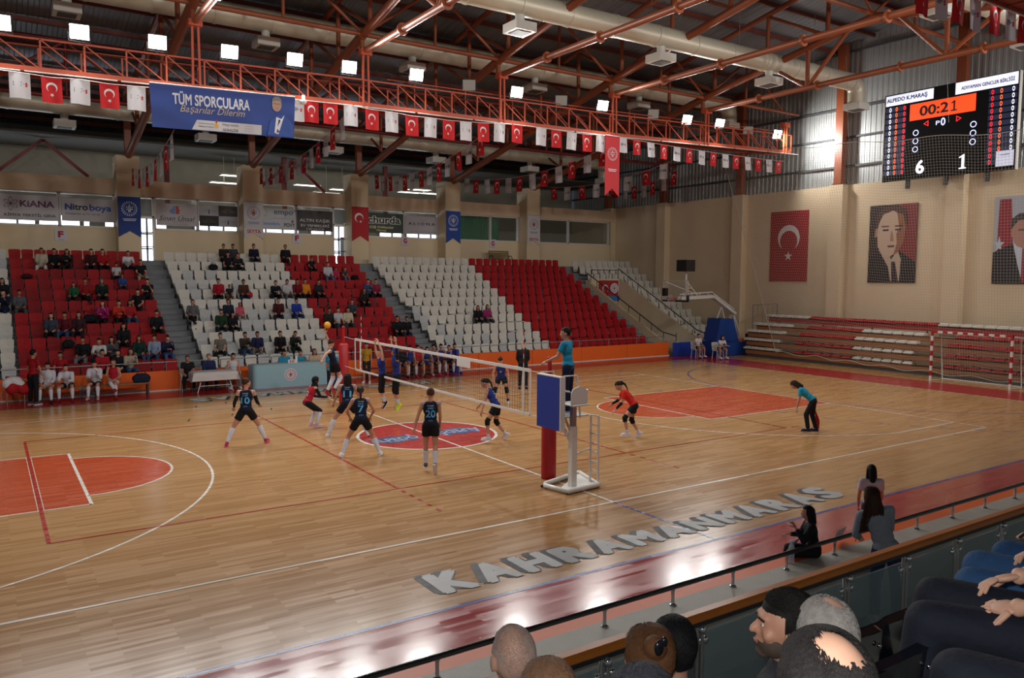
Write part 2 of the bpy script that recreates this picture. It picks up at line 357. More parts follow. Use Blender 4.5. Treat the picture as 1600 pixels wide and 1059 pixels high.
    name(Matrix.Identity(4)); name(Matrix.Rotation(math.pi, 4, 'Z') @ Matrix.Translation((-.1, 0, 0)))
    struct(b.build('floor', FM))
floor()

BEIGE = mat('wall_beige', 'DECAA8', .75, var=.06, scale=.8, bump=.15, bscale=60); BEIGE2 = mat('wall_beige_side', 'D8C4A4', .75, var=.06, scale=.8)
CONC = mat('terrace_grey', '7F8285', .8, var=.15, scale=2.5, bump=.2, bscale=30); ORANGE = mat('padding_orange', 'E0611C', .45, var=.06, scale=1.5)
MARB = mat('beam_travertine', 'D8BFA0', .6, var=.14, scale=1.1); LEDGE = mat('ledge_stone', 'A7A49B', .5, var=.15, scale=5, bump=.15)
STEEL = mat('steel_paint_red', '8C4A2C', .38, var=.12, scale=2); STEELD = mat('steel_dark_red', '6E1E1C', .45, var=.1); CAT = mat('catwalk_orange', 'BC5030', .45)
ALU = mat('aluminium_white', 'D5D3CC', .4); GREYM = mat('galvanised', '9B9EA0', .35, .7); CHROME = mat('chrome', 'C8C8CC', .12, 1); DARK = mat('black_plastic', '15161A', .45)
CORRW = ribbed('wall_sheet', 'B2B6B6', 'Y', .28, .42, .55); CORRC = ribbed('ceiling_sheet', '7C8288', 'X', .35, .5, .3, .7)
GLASS = mat('window_glass', '6C7468', .08, alpha=.28); DAY = mat('daylight_pane', 'EAF1FF', .5, emit=5.0)
ROWP, ROWR, Y0, ZB = .815, .428, 13.2, .15
def rowy(i): return 13.80+ROWP*i
def rowtop(i): return .97+ROWR*i
def tread(i): return ZB+ROWR*i
def terraces():
    b = MB(); x0, x1 = -30, WX
    b.b2((x0, 12.22, -.2), (x1, Y0, ZB))
    for i in range(1, 12):
        y1 = BY+5 if i == 11 else Y0+ROWP*(i+1)
        # rows are cut away where the covered exit cuts into the stand
        if i <= 7: b.b2((x0, Y0+ROWP*i, -.2), (21.6, y1, tread(i))); b.b2((24.0, Y0+ROWP*i, -.2), (x1, y1, tread(i)))
        else: b.b2((x0, Y0+ROWP*i, -.2), (x1, y1, tread(i)))
    for a0, a1 in ((-3.58, -2.62), (7.02, 7.98), (20.85, 21.58)):              # half-height steps in the aisles
        for i in range(1, 12):
            y = Y0+ROWP*i; b.b2((a0, y-ROWP/2, tread(i-1)), (a1, y, tread(i-1)+ROWR/2))
            b.b2((a0, y-.03, tread(i)-.02), (a1, y+.0, tread(i)+.004)); b.b2((a0, y-ROWP/2-.03, tread(i)-ROWR/2-.02), (a1, y-ROWP/2, tread(i)-ROWR/2+.004))
    struct(b.build('floor_terraces', CONC))
terraces()
def walls():
    b = MB()                                                     # low orange padded wall in front of the far stand
    for (xa, xb) in ((-30, 20.9), (24.0, WX)):
        n = max(1, round((xb-xa)/3.0))
        for k in range(n): b.box((xa+(k+.5)*(xb-xa)/n, 12.16, .37), ((xb-xa)/n-.012, .12, .72), 0, bev=.02)
        b.b2((xa, 12.07, 0), (xb, 12.22, .04), 1)
    struct(b.build('wall_low_far', [ORANGE, ALU]))
    # back wall with its beam and window band
    b = MB(); z0 = tread(11)
    segs = []; xs = COLX = [-9.6, -3.83, 1.94, 7.75, 13.62, 19.45]
    b.b2((-30, BY, z0), (-3.4, BY+.2, 6.4)); b.b2((-2.66, BY, z0), (6.5, BY+.2, 6.4)); b.b2((7.3, BY, z0), (WX, BY+.2, 6.4))
    struct(b.build('wall_back', BEIGE))
    b = MB(); b.b2((-30, BY-.15, 7.98), (WX, BY+.3, 8.72)); struct(b.build('trim_1', MARB))
    b = MB()
    for x in xs: b.b2((x-.55, 22.75, z0-.4), (x+.45, BY+.2, 9.75)); b.b2((x-.57, 22.72, 9.4), (x+.47, BY+.22, 9.46))
    struct(b.build('wall_back_piers', BEIGE))
    # right wall
    b = MB(); b.b2((WX, -20, 0), (WX+.3, BY+6, 8.95))
    for y in (24.0, 18.75, 12.55, 6.2, .25, -5.7, -11.6): b.b2((WX-.45, y-.38, 0), (WX, y+.38, 8.95))
    struct(b.build('wall_right', BEIGE2))
    b = MB(); b.b2((WX+.18, -20, 8.95), (WX+.25, BY+6, 17.6)); struct(b.build('wall_right_cladding', CORRW))
    b = MB()
    for z in (9.9, 11.35, 12.8, 14.2, 15.6): b.b2((WX+.05, -20, z-.05), (WX+.18, BY+6, z+.05))
    struct(b.build('trim_2', mat('girt_dark', '4A4C50', .6)))
    # room behind the window band: outer wall with daylight panes, dim ceiling
    b = MB(); b.b2((-30, 28.6, 3), (WX, 28.8, 14), 0)
    struct(b.build('wall_gallery', mat('gallery_wall', '9E9A8C', .8)))
    k = 1
    for x0, x1 in ((-11.5, -9.1), (-9.0, -7.4), (-7.3, -5.4), (-5.3, -4.95), (-4.3, -1.2), (.2, 2.6), (3.2, 6.2), (6.9, 9.6), (11.4, 13.2), (13.3, 16.0)):
        b = MB(); n = max(1, round((x1-x0)/.95)); w = (x1-x0)/n
        for i in range(n): b.quad((x0+i*w+.05, 28.55, 4.9), (x0+(i+1)*w-.05, 28.55, 4.9), (x0+(i+1)*w-.05, 28.55, 7.22), (x0+i*w+.05, 28.55, 7.22), 0)
        for i in range(n+1): b.b2((x0+i*w-.05, 28.45, 4.85), (x0+i*w+.05, 28.6, 7.28), 1)
        for z in (4.85, 5.6, 6.4, 7.25): b.b2((x0-.05, 28.45, z-.04), (x1+.05, 28.6, z+.04), 1)
        struct(b.build('window_%d' % k, [DAY, mat('frame_grey', '8B8F94', .5)])); k += 1
    return k
WN = walls()
COLX = [-9.6, -3.83, 1.94, 7.75, 13.62, 19.45]
def windows():
    global WN
    k = WN
    bays = [(-12, -9.1), (-9.05, -6.72), (-6.66, -4.4), (-2.6, -.65), (-.59, 1.35), (2.4, 4.4), (4.46, 6.45), (8.25, 10.75), (10.8, 13.05), (14.1, 16.75), (16.8, 18.85), (19.95, 22.9), (22.95, 26.4)]
    for a, c in bays:
        b = MB(); z0, z1 = 6.4, 7.98
        b.quad((a, BY+.08, z0), (c, BY+.08, z0), (c, BY+.08, z1), (a, BY+.08, z1), 1)
        for x in (a, c): b.b2((x-.04, BY-.02, z0), (x+.04, BY+.14, z1), 0)
        for z in (z0+.03, z1-.03): b.b2((a, BY-.02, z-.04), (c, BY+.14, z+.04), 0)
        struct(b.build('window_%d' % k, [ALU, GLASS])); k += 1
    for n, (a, c) in enumerate(((-3.4, -2.66), (6.5, 7.3))):            # doors to the gallery
        b = MB(); z0 = tread(11)
        for x in (a+.03, c-.03): b.b2((x-.04, BY-.03, z0), (x+.04, BY+.15, 7.98), 0)
        for z in (7.0, 7.94): b.b2((a, BY-.03, z-.05), (c, BY+.15, z+.05), 0)
        b.quad((a+.08, BY+.05, 7.1), (c-.08, BY+.05, 7.1), (c-.08, BY+.05, 7.85), (a+.08, BY+.05, 7.85), 2)
        for z in (5.55, 6.25): b.b2((a+.06, BY+.03, z-.025), (c-.06, BY+.1, z+.025), 3)
        b.quad((a+.08, BY+.06, z0), (c-.08, BY+.06, z0), (c-.08, BY+.06, 6.95), (a+.08, BY+.06, 6.95), 1)
        struct(b.build('door_%d' % (n+1), [ALU, mat('door_glass', 'DDE6F2', .1, alpha=.08), mat('frosted_glass', '8E9A9C', .6), mat('frame_dark', '3B4048', .5)]))
windows()
def roof_z(y): return 17.1-.19*abs(y)
def chord_z(y): return min(14.6, 14.45-.19*abs(y))
def roof():
    b = MB()
    for s in (-1, 1):
        b.add([(-32, 0, roof_z(0)), (WX+.4, 0, roof_z(0)), (WX+.4, s*31, roof_z(31)), (-32, s*31, roof_z(31))], [(0, 1, 2, 3)])
    struct(b.build('ceiling', CORRC))
    b = MB()
    for s in (-1, 1):
        for j in range(15):
            y = s*(.6+2.05*j); z = roof_z(y)-.14; b.b2((-32, y-.05, z-.09), (WX, y+.05, z+.09), 0)
    struct(b.build('trim_3', mat('purlin_brown', '6B3428', .5)))
    b = MB()                                                    # gallery ceiling with fluorescent panels lives behind the beam
    b.b2((-30, BY+.3, 10.6), (WX, 28.6, 10.7)); struct(b.build('ceiling_gallery', mat('gallery_ceiling', '57564F', .8)))
roof()
def truss(i, x):
    e = empty('roof_truss', (x, 0, 12.2), label=['brown steel roof truss above the first pier from the left edge', 'brown steel roof truss above the pier left of the two letter F door banners', 'brown steel roof truss above the pier with the white emblem pennant', 'brown steel roof truss above the pier with the red crescent pennant', 'brown steel roof truss above the pier with the blue pennant by the green curtain', 'brown steel roof truss nearest the sheet-clad end wall, with open V bracing'][i], cat='roof truss', group=None)
    O = Vector((x, 0, 12.2))
    def P(y, z): return Vector((x, y, z))-O
    for s in (-1, 1):
        if s > 0 or x > -30:
            c = MB(); c.tube(P(s*22.95, 9.75), P(s*8.6, chord_z(8.6)), .17, n=12); c.tube(P(s*8.6, chord_z(8.6)), P(0, chord_z(0)-.1), .15, n=12); c.build('bottom_chord', STEEL, e)
            c = MB(); c.tube(P(s*23.3, roof_z(23.3)-.42), P(0, roof_z(0)-.42), .12, n=10); c.build('top_chord', STEEL, e)
            c = MB(); c.box(P(s*23.0, (9.75+roof_z(23))/2), (.28, .28, roof_z(23)-9.75)); c.box(P(s*23.0, 9.8), (.5, .5, .06)); c.build('post', STEEL, e)
            for j, y in enumerate((20, 17, 14, 11, 8, 5, 2)):
                c = MB(); c.tube(P(s*y, chord_z(y)), P(s*y, roof_z(y)-.45), .085, n=8); c.build('vertical_strut', STEEL, e)
                y2 = y+3; c = MB(); c.tube(P(s*y, chord_z(y)+.05), P(s*min(y2, 22.6), roof_z(min(y2, 22.6))-.5), .07, n=8); c.build('diagonal_strut', STEEL, e)
    c = MB(); c.tube(P(-8.6, 12.2), P(8.75, 12.2), .115, n=12)
    for y in (-4.2, -1.2, 2.4, 5.4): c.tube(P(y-.035, 12.2), P(y+.035, 12.2), .2, n=14)
    c.build('tie_tube', STEEL, e)
    for s in (-1, 1):
        c = MB(); c.tube(P(s*8.7, 12.2), P(s*8.75, chord_z(8.7)+.03), .09); c.build('gusset', STEEL, e)
        if i in (0, 2, 5):
            for y in (2.9,):
                c = MB(); c.tube(P(s*y, 12.2), P(s*y, chord_z(y)), .09); c.build('web_strut', STEEL, e)
                for dy in (-2, 2): c = MB(); c.tube(P(s*y, 12.2), P(s*(y+dy), chord_z(y+dy)), .085); c.build('web_strut', STEEL, e)
    return e
for i, x in enumerate(COLX): truss(i, x)
def longitudinals():
    lb = ['high', 'first', 'second', 'third']
    for j, (y, lab) in enumerate(((17.5, 'brown lengthwise lattice girder over the far seat rows'), (8.6, 'brown lengthwise lattice girder above the floodlit catwalk'), (0.0, 'brown lengthwise lattice girder under the roof ridge'), (-8.6, 'brown lengthwise lattice girder above the near side of the court'))):
        e = empty('lattice_girder', (8, y, chord_z(y)), label=lab, cat='girder'); zt = roof_z(y)-.5; zb = chord_z(y); O = Vector((8, y, zb))
        c = MB(); c.tube(Vector((-12, y, zt))-O, Vector((WX-.5, y, zt))-O, .09); c.build('top_chord', STEELD if j == 0 else STEEL, e)
        c = MB(); c.tube(Vector((-12, y, zb))-O, Vector((WX-.5, y, zb))-O, .09); c.build('bottom_chord', STEELD if j == 0 else STEEL, e)
        xs = [-9.6]+COLX[1:]+[25.3]
        for a, q in zip(xs[:-1], xs[1:]):
            m = (a+q)/2
            for p0, p1 in (((a, zb), (m, zt)), ((m, zt), (q, zb)), ((m, zt), (m, zb))):
                c = MB(); c.tube(Vector((p0[0], y, p0[1]))-O, Vector((p1[0], y, p1[1]))-O, .06); c.build('web_strut', STEELD if j == 0 else STEEL, e)
longitudinals()
for k, y in enumerate((24.2, 18.75, 12.55, 6.2, .25, -5.7)):            # steel columns against the sheet-clad end wall
    b = MB(); b.box((0, 0, (roof_z(y)-8.95)/2), (.34, .42, roof_z(y)-8.95)); b.box((-.02, 0, .05), (.44, .5, .06))
    tag(b.build('steel_column', STEEL, loc=(WX-.22, y, 8.95)), ['brown steel column in the far corner above the last window', 'brown steel column on the end wall, second from the far corner', 'brown steel column on the end wall above the basketball backboard arm', 'brown steel column on the end wall left of the scoreboard, above the wall flag', 'brown steel column standing behind the middle of the scoreboard', 'brown steel column on the end wall right of the scoreboard'][k], 'column')
for k, (x, h) in enumerate(((-1.7, 6.0), (4.8, 6.1), (11.0, 6.0))):
    pass
# braces visible above the beam
for k, (x0, x1, lab) in enumerate(((-9.0, -5.3, 'dark red A-shaped brace above the beam at the left edge'), (2.9, 6.6, 'dark red A-shaped brace above the beam over the ALTIN KAŞIK board'))):
    b = MB(); m = (x0+x1)/2; b.bar((x0-m, 0, -1.3), (0, 0, .3), .16, .16); b.bar((x1-m, 0, -1.3), (0, 0, .3), .16, .16)
    tag(b.build('brace', STEELD, loc=(m, 25.2, 10.2)), lab, 'brace')
for k, (x, lab) in enumerate(((-1.8, 'dark red post above the beam, left of the blue hanging banner'), (4.2, 'dark red post above the beam over the empo board'), (10.2, 'dark red post above the beam over the green board'))):
    b = MB(); b.box((0, 0, 0), (.22, .22, 3.2)); tag(b.build('gallery_post', STEELD, loc=(x, 24.9, 9.2)), lab, 'post')
for k, (px, py) in enumerate(((366, 274), (350, 285), (480, 289), (535, 296), (510, 301), (655, 296), (675, 302), (640, 300))):
    q = at(px, py, 'y', 26.4); b = MB(); b.b2((-.75, -.35, -.03), (.75, .35, .03), 0); b.quad((-.7, -.3, -.031), (-.7, .3, -.031), (.7, .3, -.031), (.7, -.3, -.031), 1)
    b.tube((0, 0, .03), (0, 0, 10.6-q.z), .012, n=6)
    tag(b.build('ceiling_light', [ALU, mat('tube_light', 'FFFDF2', .5, emit=3.0)], loc=q), 'white fluorescent panel behind the beam, '+['right one of the pair over the TEEN MEN board', 'left one of the pair over the TEEN MEN board', 'upper left one over the ALTIN KAŞIK board', 'rightmost one over the ALTIN KAŞIK board', 'lower left one over the ALTIN KAŞIK board', 'upper one over the ALIONA board', 'right one over the ALIONA board', 'lower left one over the ALIONA board'][k], 'ceiling light', 'fluorescent panels behind the beam')
# ================================================================ CATWALK, LAMPS, DUCTS
CY = 8.45
def cwz(x):                                                   # underside of the catwalk (it rises a little towards the end wall)
    pts = [(-30, 9.5), (-9, 10.06), (-4, 10.17), (1.75, 10.32), (13.6, 10.46), (26, 10.8)]
    for (a, za), (b, zb) in zip(pts[:-1], pts[1:]):
        if x <= b: return za+(zb-za)*(x-a)/(b-a)
    return pts[-1][1]
def catwalk(y, x0, x1, lab):
    s = 1 if y > 0 else -1
    e = empty('catwalk', (x0, y, cwz(x0)), label=lab, cat='catwalk'); O = Vector((x0, y, cwz(x0)))
    H = .86; W = .9*s; step = 1.13; n = int((x1-x0)/step)
    def P(x, dy, dz): return Vector((x, y+dy, cwz(x)+dz))-O
    c = MB()
    for k in range(n):
        a = x0+k*step; q = a+step; c.quad(P(a, 0, .03), P(q, 0, .03), P(q, W, .03), P(a, W, .03)); c.quad(P(a, W, -.0), P(q, W, -.0), P(q, 0, -.0), P(a, 0, -.0))
        c.bar(P(a, 0, .0), P(a, W, .0), .05, .05)
    c.build('walkway_deck', mat('deck_red', '8A3526', .6), e)
    for dy in (0, W):
        c = MB()
        for k in range(n): a = x0+k*step; c.bar(P(a, dy, 0), P(a+step, dy, 0), .06, .14)
        c.build('bottom_rail', CAT, e)
        c = MB()
        for k in range(n): a = x0+k*step; c.bar(P(a, dy, H), P(a+step, dy, H), .05, .05)
        c.build('top_rail', CAT, e)
        c = MB()
        for k in range(n+1):
            a = x0+k*step; c.bar(P(a, dy, 0), P(a, dy, H), .05, .05)
            if k < n: c.bar(P(a, dy, H), P(a+step, dy, 0), .035, .035)
        c.build('lattice', CAT, e)
    c = MB()
    for k in range(n):
        a = x0+k*step
        if a > 3 or y < 0:
            c.bar(P(a, W, 1.22), P(a+step, W, 1.22), .035, .035)
            if k % 2 == 0: c.bar(P(a, W, H), P(a, W, 1.22), .03, .03)
    if c.v: c.build('guard_rail', CAT, e)
    c = MB(); a = x0
    while a < x1-1: c.tube(P(a, -.02, -.085), P(min(a+2.4, x1), -.02, -.085), .022, n=6); a += 2.5
    c.build('cable_tray', ALU, e)
    for x in COLX[1:]+[25.3]:
        if x > x1: continue
        c = MB()
        for dx in (-.1, .12): c.bar(P(x+dx, -.02, -.05), Vector((x+dx*.8, y, 12.2))-O, .07, .07)
        c.box(Vector((x, y, 12.14))-O, (.42, .3, .2)); c.build('hanger', CAT, e)
catwalk(CY, -16, 26.4, 'long orange lattice catwalk carrying the lit floodlights over the far side of the court')
catwalk(-9.35, 2, 26.4, 'orange lattice catwalk over the near side, in the top right corner above the scoreboard')

LAMPE = mat('lamp_glow', 'FFFBF2', .5, emit=26); LHOUS = mat('lamp_housing', '3A3C40', .5, .4); LOFF = mat('lamp_glass_off', 'A9A79E', .15)
def lampmesh(lit):
    h = MB(); h.prism([(-.26, .02, -.22), (-.26, .02, .22), (-.2, .2, .14), (-.2, .2, -.14)], (.52, 0, 0))
    f = MB(); f.b2((-.25, .0, -.2), (.25, .022, .2))
    return h.mesh('lamp_housing', [LHOUS]), f.mesh('lamp_lens', [LAMPE if lit else LOFF])
LM = {True: lampmesh(True), False: lampmesh(False)}
def flood(q, tilt, yaw, lit, lab, base=None):
    e = empty('floodlight', q, label=lab, cat='floodlight', group='floodlights on the catwalk' if lit else 'unlit floodlights')
    h = link('housing', LM[lit][0], e); f = link('lens', LM[lit][1], e)
    for o in (h, f): o.rotation_euler = (tilt, 0, yaw)
    c = MB()
    zb = (base-q[2]) if base is not None else -.3
    for sx in (-.29, .29): c.tube((sx, .1, 0), (sx, .1, -.26), .018, n=6)
    c.tube((-.29, .1, -.26), (.29, .1, -.26), .018, n=6); c.tube((0, .1, -.26), (0, .1, min(zb, -.3)), .025, n=6); c.build('bracket', LHOUS, e)
desc = ['lit floodlight cut off at the left edge of the view', 'first whole lit floodlight from the left edge', 'lit floodlight above the row of small flags left of the blue banner', 'lit floodlight above the right half of the big blue banner', 'lit floodlight just right above the blue banner', 'lit floodlight left of the steep pale tie tube', 'lit floodlight hanging below a white air outlet', 'lit floodlight over the middle of the flag row', 'lit floodlight beside the long red pennant', 'left one of the two close lit floodlights near the end wall', 'right one of the two close lit floodlights near the end wall', 'lit floodlight nearest the end wall, with a bright spot on the cladding']
for k, q in enumerate(LAMP_POS): flood(q, math.radians(18), math.radians(-8), True, desc[k], cwz(q.x)+.86)
for (px, py, y, lab) in ((733, 133, 9.3, 'unlit square floodlight beside the fourth truss foot, left one'), (877, 157, 9.3, 'unlit square floodlight just right above the ALIONA side of the catwalk'), (1021, 178, 9.3, 'unlit square floodlight between two lit ones past the red pennant'), (1169, 204, 9.3, 'unlit square floodlight nearest the end wall')):
    q = at(px, py, 'y', y); flood(q, math.radians(15), math.radians(150-180), False, lab, cwz(q.x)+.86)
b = MB(); b.box((0, 0, 0), (.26, .3, .5)); b.box((0, -.16, 0), (.2, .02, .42), 1); b.tube((0, .1, -.25), (0, .1, -.6), .03)
tag(b.build('loudspeaker', [DARK, mat('speaker_mesh', '2A2B30', .7)], loc=at(318, 122, 'y', 9.2)), 'black loudspeaker standing on the catwalk above the blue banner', 'loudspeaker')
b = MB(); b.lathe([(.001, -.12), (.09, -.1), (.12, 0), (.06, .06), (.05, .2), (.001, .2)], n=14); tag(b.build('dome_camera', ALU, loc=at(474, 158, 'y', 8.3)), 'white dome security camera under the catwalk right of the blue banner', 'camera')

DUCT = mat('duct_cream', 'C9C2AE', .42, .25, var=.08, scale=2); OUTL = mat('outlet_white', 'D0CDC3', .45)
def duct(px, py, xe, r, x0, lab, boxes, elbow=True, yfix=None):
    q = at(px, py, 'x', xe) if yfix is None else at(px, py, 'y', yfix)
    y, z = q.y, q.z; e = empty('air_duct', (x0, y, z), label=lab, cat='air duct'); L = q.x-x0
    c = MB()
    pts = [(0, 0, 0), (L, 0, 0)]
    if elbow: pts += [(L+r*1.2*math.sin(t), 0, -r*1.2*(1-math.cos(t))) for t in (.4, .8, 1.2, 1.57)]+[(L+r*1.2, 0, -r*1.2-.5)]
    c.path(pts, r, n=24); c.build('pipe', DUCT, e)
    k = 0; x = 1.2
    while x < L: c = MB(); c.tube((x-.05, 0, 0), (x+.05, 0, 0), r+.02, n=24); c.build('seam_band', DUCT, e); x += 2.1
    def outlet(x, zz, drop):
        o = MB(); o.tube((x, 0, zz), (x, 0, zz-drop), .16, n=12); o.build('outlet_neck', OUTL, e)
        o = MB(); w = .42; o.prism([(x-w, -w, zz-drop-.28), (x+w, -w, zz-drop-.28), (x+w, w, zz-drop-.28), (x-w, w, zz-drop-.28)], (0, 0, .3)); o.b2((x-.28, -.28, zz-drop-.3), (x+.28, .28, zz-drop-.28), 1)
        g = o.build('outlet_box', [OUTL, mat('grille_dark', '4A4A48', .6)], e)
    for bx in boxes: xx = bx-x0; outlet(xx, -r+.06, .35)
    if elbow: outlet(L+r*1.2, -r*1.2-.4, .1)
    for x in range(2, int(L), 5): c = MB(); c.tube((x, 0, r), (x, 0, roof_z(y)-z-.2), .012, n=5); c.build('hanger_rod', GREYM, e)
    return y, z
def bx(px, py, y): return at(px, py, 'y', y).x
duct(1330, 128, 24.9, .40, -10, 'wide cream round air duct nearest the viewer, ending at the end wall', [bx(817, 22, 4.3), bx(1038, 78, 4.3), bx(1207, 118, 4.3)])
duct(1130, 163, 24.9, .42, -14, 'cream round air duct passing above the lit floodlights', [bx(105, 10, 12.1), bx(418, 60, 12.1), bx(648, 98, 12.1), bx(840, 123, 12.1), bx(1003, 152, 12.1)])
duct(935, 255, 25.0, .40, -14, 'cream round air duct over the far seat rows, below the flags', [bx(99, 182, 22), bx(318, 205, 22), bx(516, 222, 22), bx(676, 232, 22), bx(822, 250, 22)], yfix=21.6)
duct(1700, 68, 0, .4, 8, 'cream round air duct behind the flags in the top right corner', [17.0, 23.2], elbow=False, yfix=-3.9)

# ================================================================ FLAGS
FRED = mat('flag_red', 'C8161D', .75); FWH = mat('flag_white', 'D9D8DC', .75); FINK = mat('flag_ink', '6A6E78', .7); CORD = mat('cord_white', 'CFCDC8', .7)
def flagmesh(kind, seed=0, double=True):
    """small hanging flag in the xz plane, hanging from z=0; both faces printed"""
    w, h = .62, .86; b = MB(); nx, nz = 6, 6; rr = random.Random(seed); ph = rr.random()*6; am = .02+.02*rr.random()
    def off(x, z): return am*math.sin(x*9+ph)*(.3-z)
    vs = [(-w/2+w*i/nx, off(-w/2+w*i/nx, -h*j/nz), -h*j/nz) for j in range(nz+1) for i in range(nx+1)]
    b.add(vs, [(j*(nx+1)+i, j*(nx+1)+i+1, (j+1)*(nx+1)+i+1, (j+1)*(nx+1)+i) for j in range(nz) for i in range(nx)], 0, True)
    g = MB()
    if kind == 'tr':
        g.join(crescent((0, -.34), .17, mi=1, ang=-math.pi/2)); g.join(star((0, -.59), .075, mi=1, ang=-math.pi/2))
    else:
        for k, (l, y) in enumerate(((.26, -.34), (.32, -.39), (.24, -.44))): g.add([(-.2, y, 0), (-.2+l, y, 0), (-.2+l, y+.03, 0), (-.2, y+.03, 0)], [(0, 1, 2, 3)], 1)
        g.join(star((.19, -.36), .055, mi=2, pts=3, k=.5, ang=math.pi/2)); g.join(disc(.035, 8, 0, (.19, -.43), 2))
    for s in (-1, 1):
        b.add([(v[0], off(v[0], v[1])+s*.004, v[1]) for v in g.v], g.f, 0); b.m[-len(g.f):] = g.m
    mats = [FRED, mat('flag_emblem_white', 'E6E4E4', .7)] if kind == 'tr' else [FWH, FINK, FRED]
    return b.mesh('flag_'+kind, mats)
FM2 = {k: [flagmesh(k, s) for s in range(4)] for k in ('tr', 'wh')}
NFL = 0
def flag(p, kind, right, scale, lab, grp, swing=0):
    global NFL
    me = FM2[kind][NFL % 4]; NFL += 1
    o = link('crescent_flag' if kind == 'tr' else 'city_flag', me, loc=p); r = Vector(right); o.rotation_euler = (0, swing, math.atan2(r.y, r.x)); o.scale = (scale, 1, scale)
    tag(o, lab, 'flag', grp)
def string(a, b, y0, y1, kinds, lab, cordlab, scale=.92, sag=.25, own=None):
    """a, b: photo points of the two ends, y0, y1: their depth"""
    A = at(*a, 'y', y0); B = at(*b, 'y', y1); n = len(kinds); d = B-A
    def P(t): return A+d*t-Vector((0, 0, 4*sag*t*(1-t)))
    c = MB(); c.path([P(i/24)-A for i in range(25)], .012, n=5); tag(c.build('flag_cord', CORD, loc=A), cordlab, 'cord')
    nm = {'tr': 'red crescent flag', 'wh': 'white city flag'}; cnt = {'tr': 0, 'wh': 0}
    ordw = ['first', 'second', 'third', 'fourth', 'fifth', 'sixth', 'seventh', 'eighth', 'ninth', 'tenth', 'eleventh', 'twelfth']
    for i, k in enumerate(kinds):
        kk = 'tr' if k == 'r' else 'wh'; cnt[kk] += 1
        flag(P((i+.5)/n), kk, (d.x, d.y, 0), scale, '%s %s' % (ordw[cnt[kk]-1], nm[kk])+' '+lab, 'small flags on cords', swing=random.uniform(-.08, .08)+(.0))
# flags along the catwalk
cat_fl = [(30, 113, 'w'), (80, 121, 'r'), (125, 124, 'w'), (170, 131, 'r'), (213, 135, 'w'), (463, 152, 'w'), (486, 154, 'r'), (516, 157, 'r'), (548, 163, 'w'), (581, 171, 'r'), (612, 175, 'w'), (643, 181, 'r'), (673, 184, 'w'), (701, 188, 'r'), (728, 190, 'w'), (755, 192, 'r'), (781, 193, 'w'), (808, 194, 'r'), (846, 198, 'w'), (869, 203, 'r'), (894, 207, 'w'), (917, 210, 'r'), (939, 211, 'w')]
cnt = {'r': 0, 'w': 0}; OW = ['first', 'second', 'third', 'fourth', 'fifth', 'sixth', 'seventh', 'eighth', 'ninth', 'tenth', 'eleventh', 'twelfth', 'thirteenth']
CATQ = []
for px, py, k in cat_fl:
    q = at(px, py, 'y', CY-.12); q.z = min(q.z, cwz(q.x)-.1); cnt[k] += 1; CATQ.append(q.copy())
    flag(q, 'tr' if k == 'r' else 'wh', (1, 0, 0), .84, '%s %s flag from the left, hanging straight under the catwalk' % (OW[cnt[k]-1], 'red crescent' if k == 'r' else 'white city'), 'flags along the catwalk', swing=random.uniform(-.03, .03))
b = MB(); b.path([p-CATQ[0] for p in [CATQ[0]-Vector((1.5, 0, 0))]+CATQ+[CATQ[-1]+Vector((.8, 0, 0))]], .012, n=5); tag(b.build('flag_cord', CORD, loc=CATQ[0]), 'white cord holding the flags straight under the catwalk', 'cord')
string((962, 213), (1225, 252), CY-.12, CY+.5, 'wrwrwrwrwrwrwr', 'on the cord right of the long red pennant', 'white cord sloping right from the long red pennant', scale=.76, sag=.08)
string((272, 203), (205, 262), CY+.3, 22.6, 'wrwrwrwrwr', 'on the cord below the blue banner', 'cord of flags below the blue banner to the first pier', sag=.5)
string((540, 178), (405, 262), CY+.3, 22.6, 'wrwrwrwrwrwrwr', 'on the cord running down to the emblem pier', 'cord of flags running down to the emblem pier', sag=.6)
string((760, 205), (583, 272), CY+.3, 22.6, 'rwrwrwrwrwrwr', 'on the cord running down to the red pennant pier', 'cord of flags running down to the red pennant pier', sag=.7)
string((955, 226), (722, 278), CY+.4, 22.6, 'rwrwrwrwrwrw', 'on the cord running down to the blue pennant pier', 'cord of flags running down to the blue pennant pier', sag=.6)
string((1052, 250), (855, 292), 12.0, 22.6, 'wrwrwrwr', 'on the upper cord by the far corner', 'upper cord of flags by the far corner', sag=.45)
string((1062, 262), (945, 285), 14.0, 23.0, 'rwrwrwrw', 'on the lower cord by the far corner', 'lower cord of flags by the far corner', sag=.6)
for k, (px, py, kk) in enumerate(((1443, -30, 'r'), (1471, -22, 'w'), (1500, -14, 'r'), (1524, -2, 'w'), (1556, 6, 'r'), (1579, 14, 'w'), (1601, 22, 'r'))):
    q = at(px, py, 'y', -8.7); flag(q, 'tr' if kk == 'r' else 'wh', (1, 0, 0), .85, 'big near %s flag in the top right corner, %s from the left' % ('red crescent' if kk == 'r' else 'white city', OW[k]), 'near flags in the top right corner', swing=random.uniform(-.04, .04))
A = at(1430, -34, 'y', -8.7); B = at(1625, 28, 'y', -8.7); b = MB(); b.path([Vector((0, 0, 0)), (B-A)], .012, n=5); tag(b.build('flag_cord', CORD, loc=A), 'white cord with the near flags in the top right corner', 'cord')

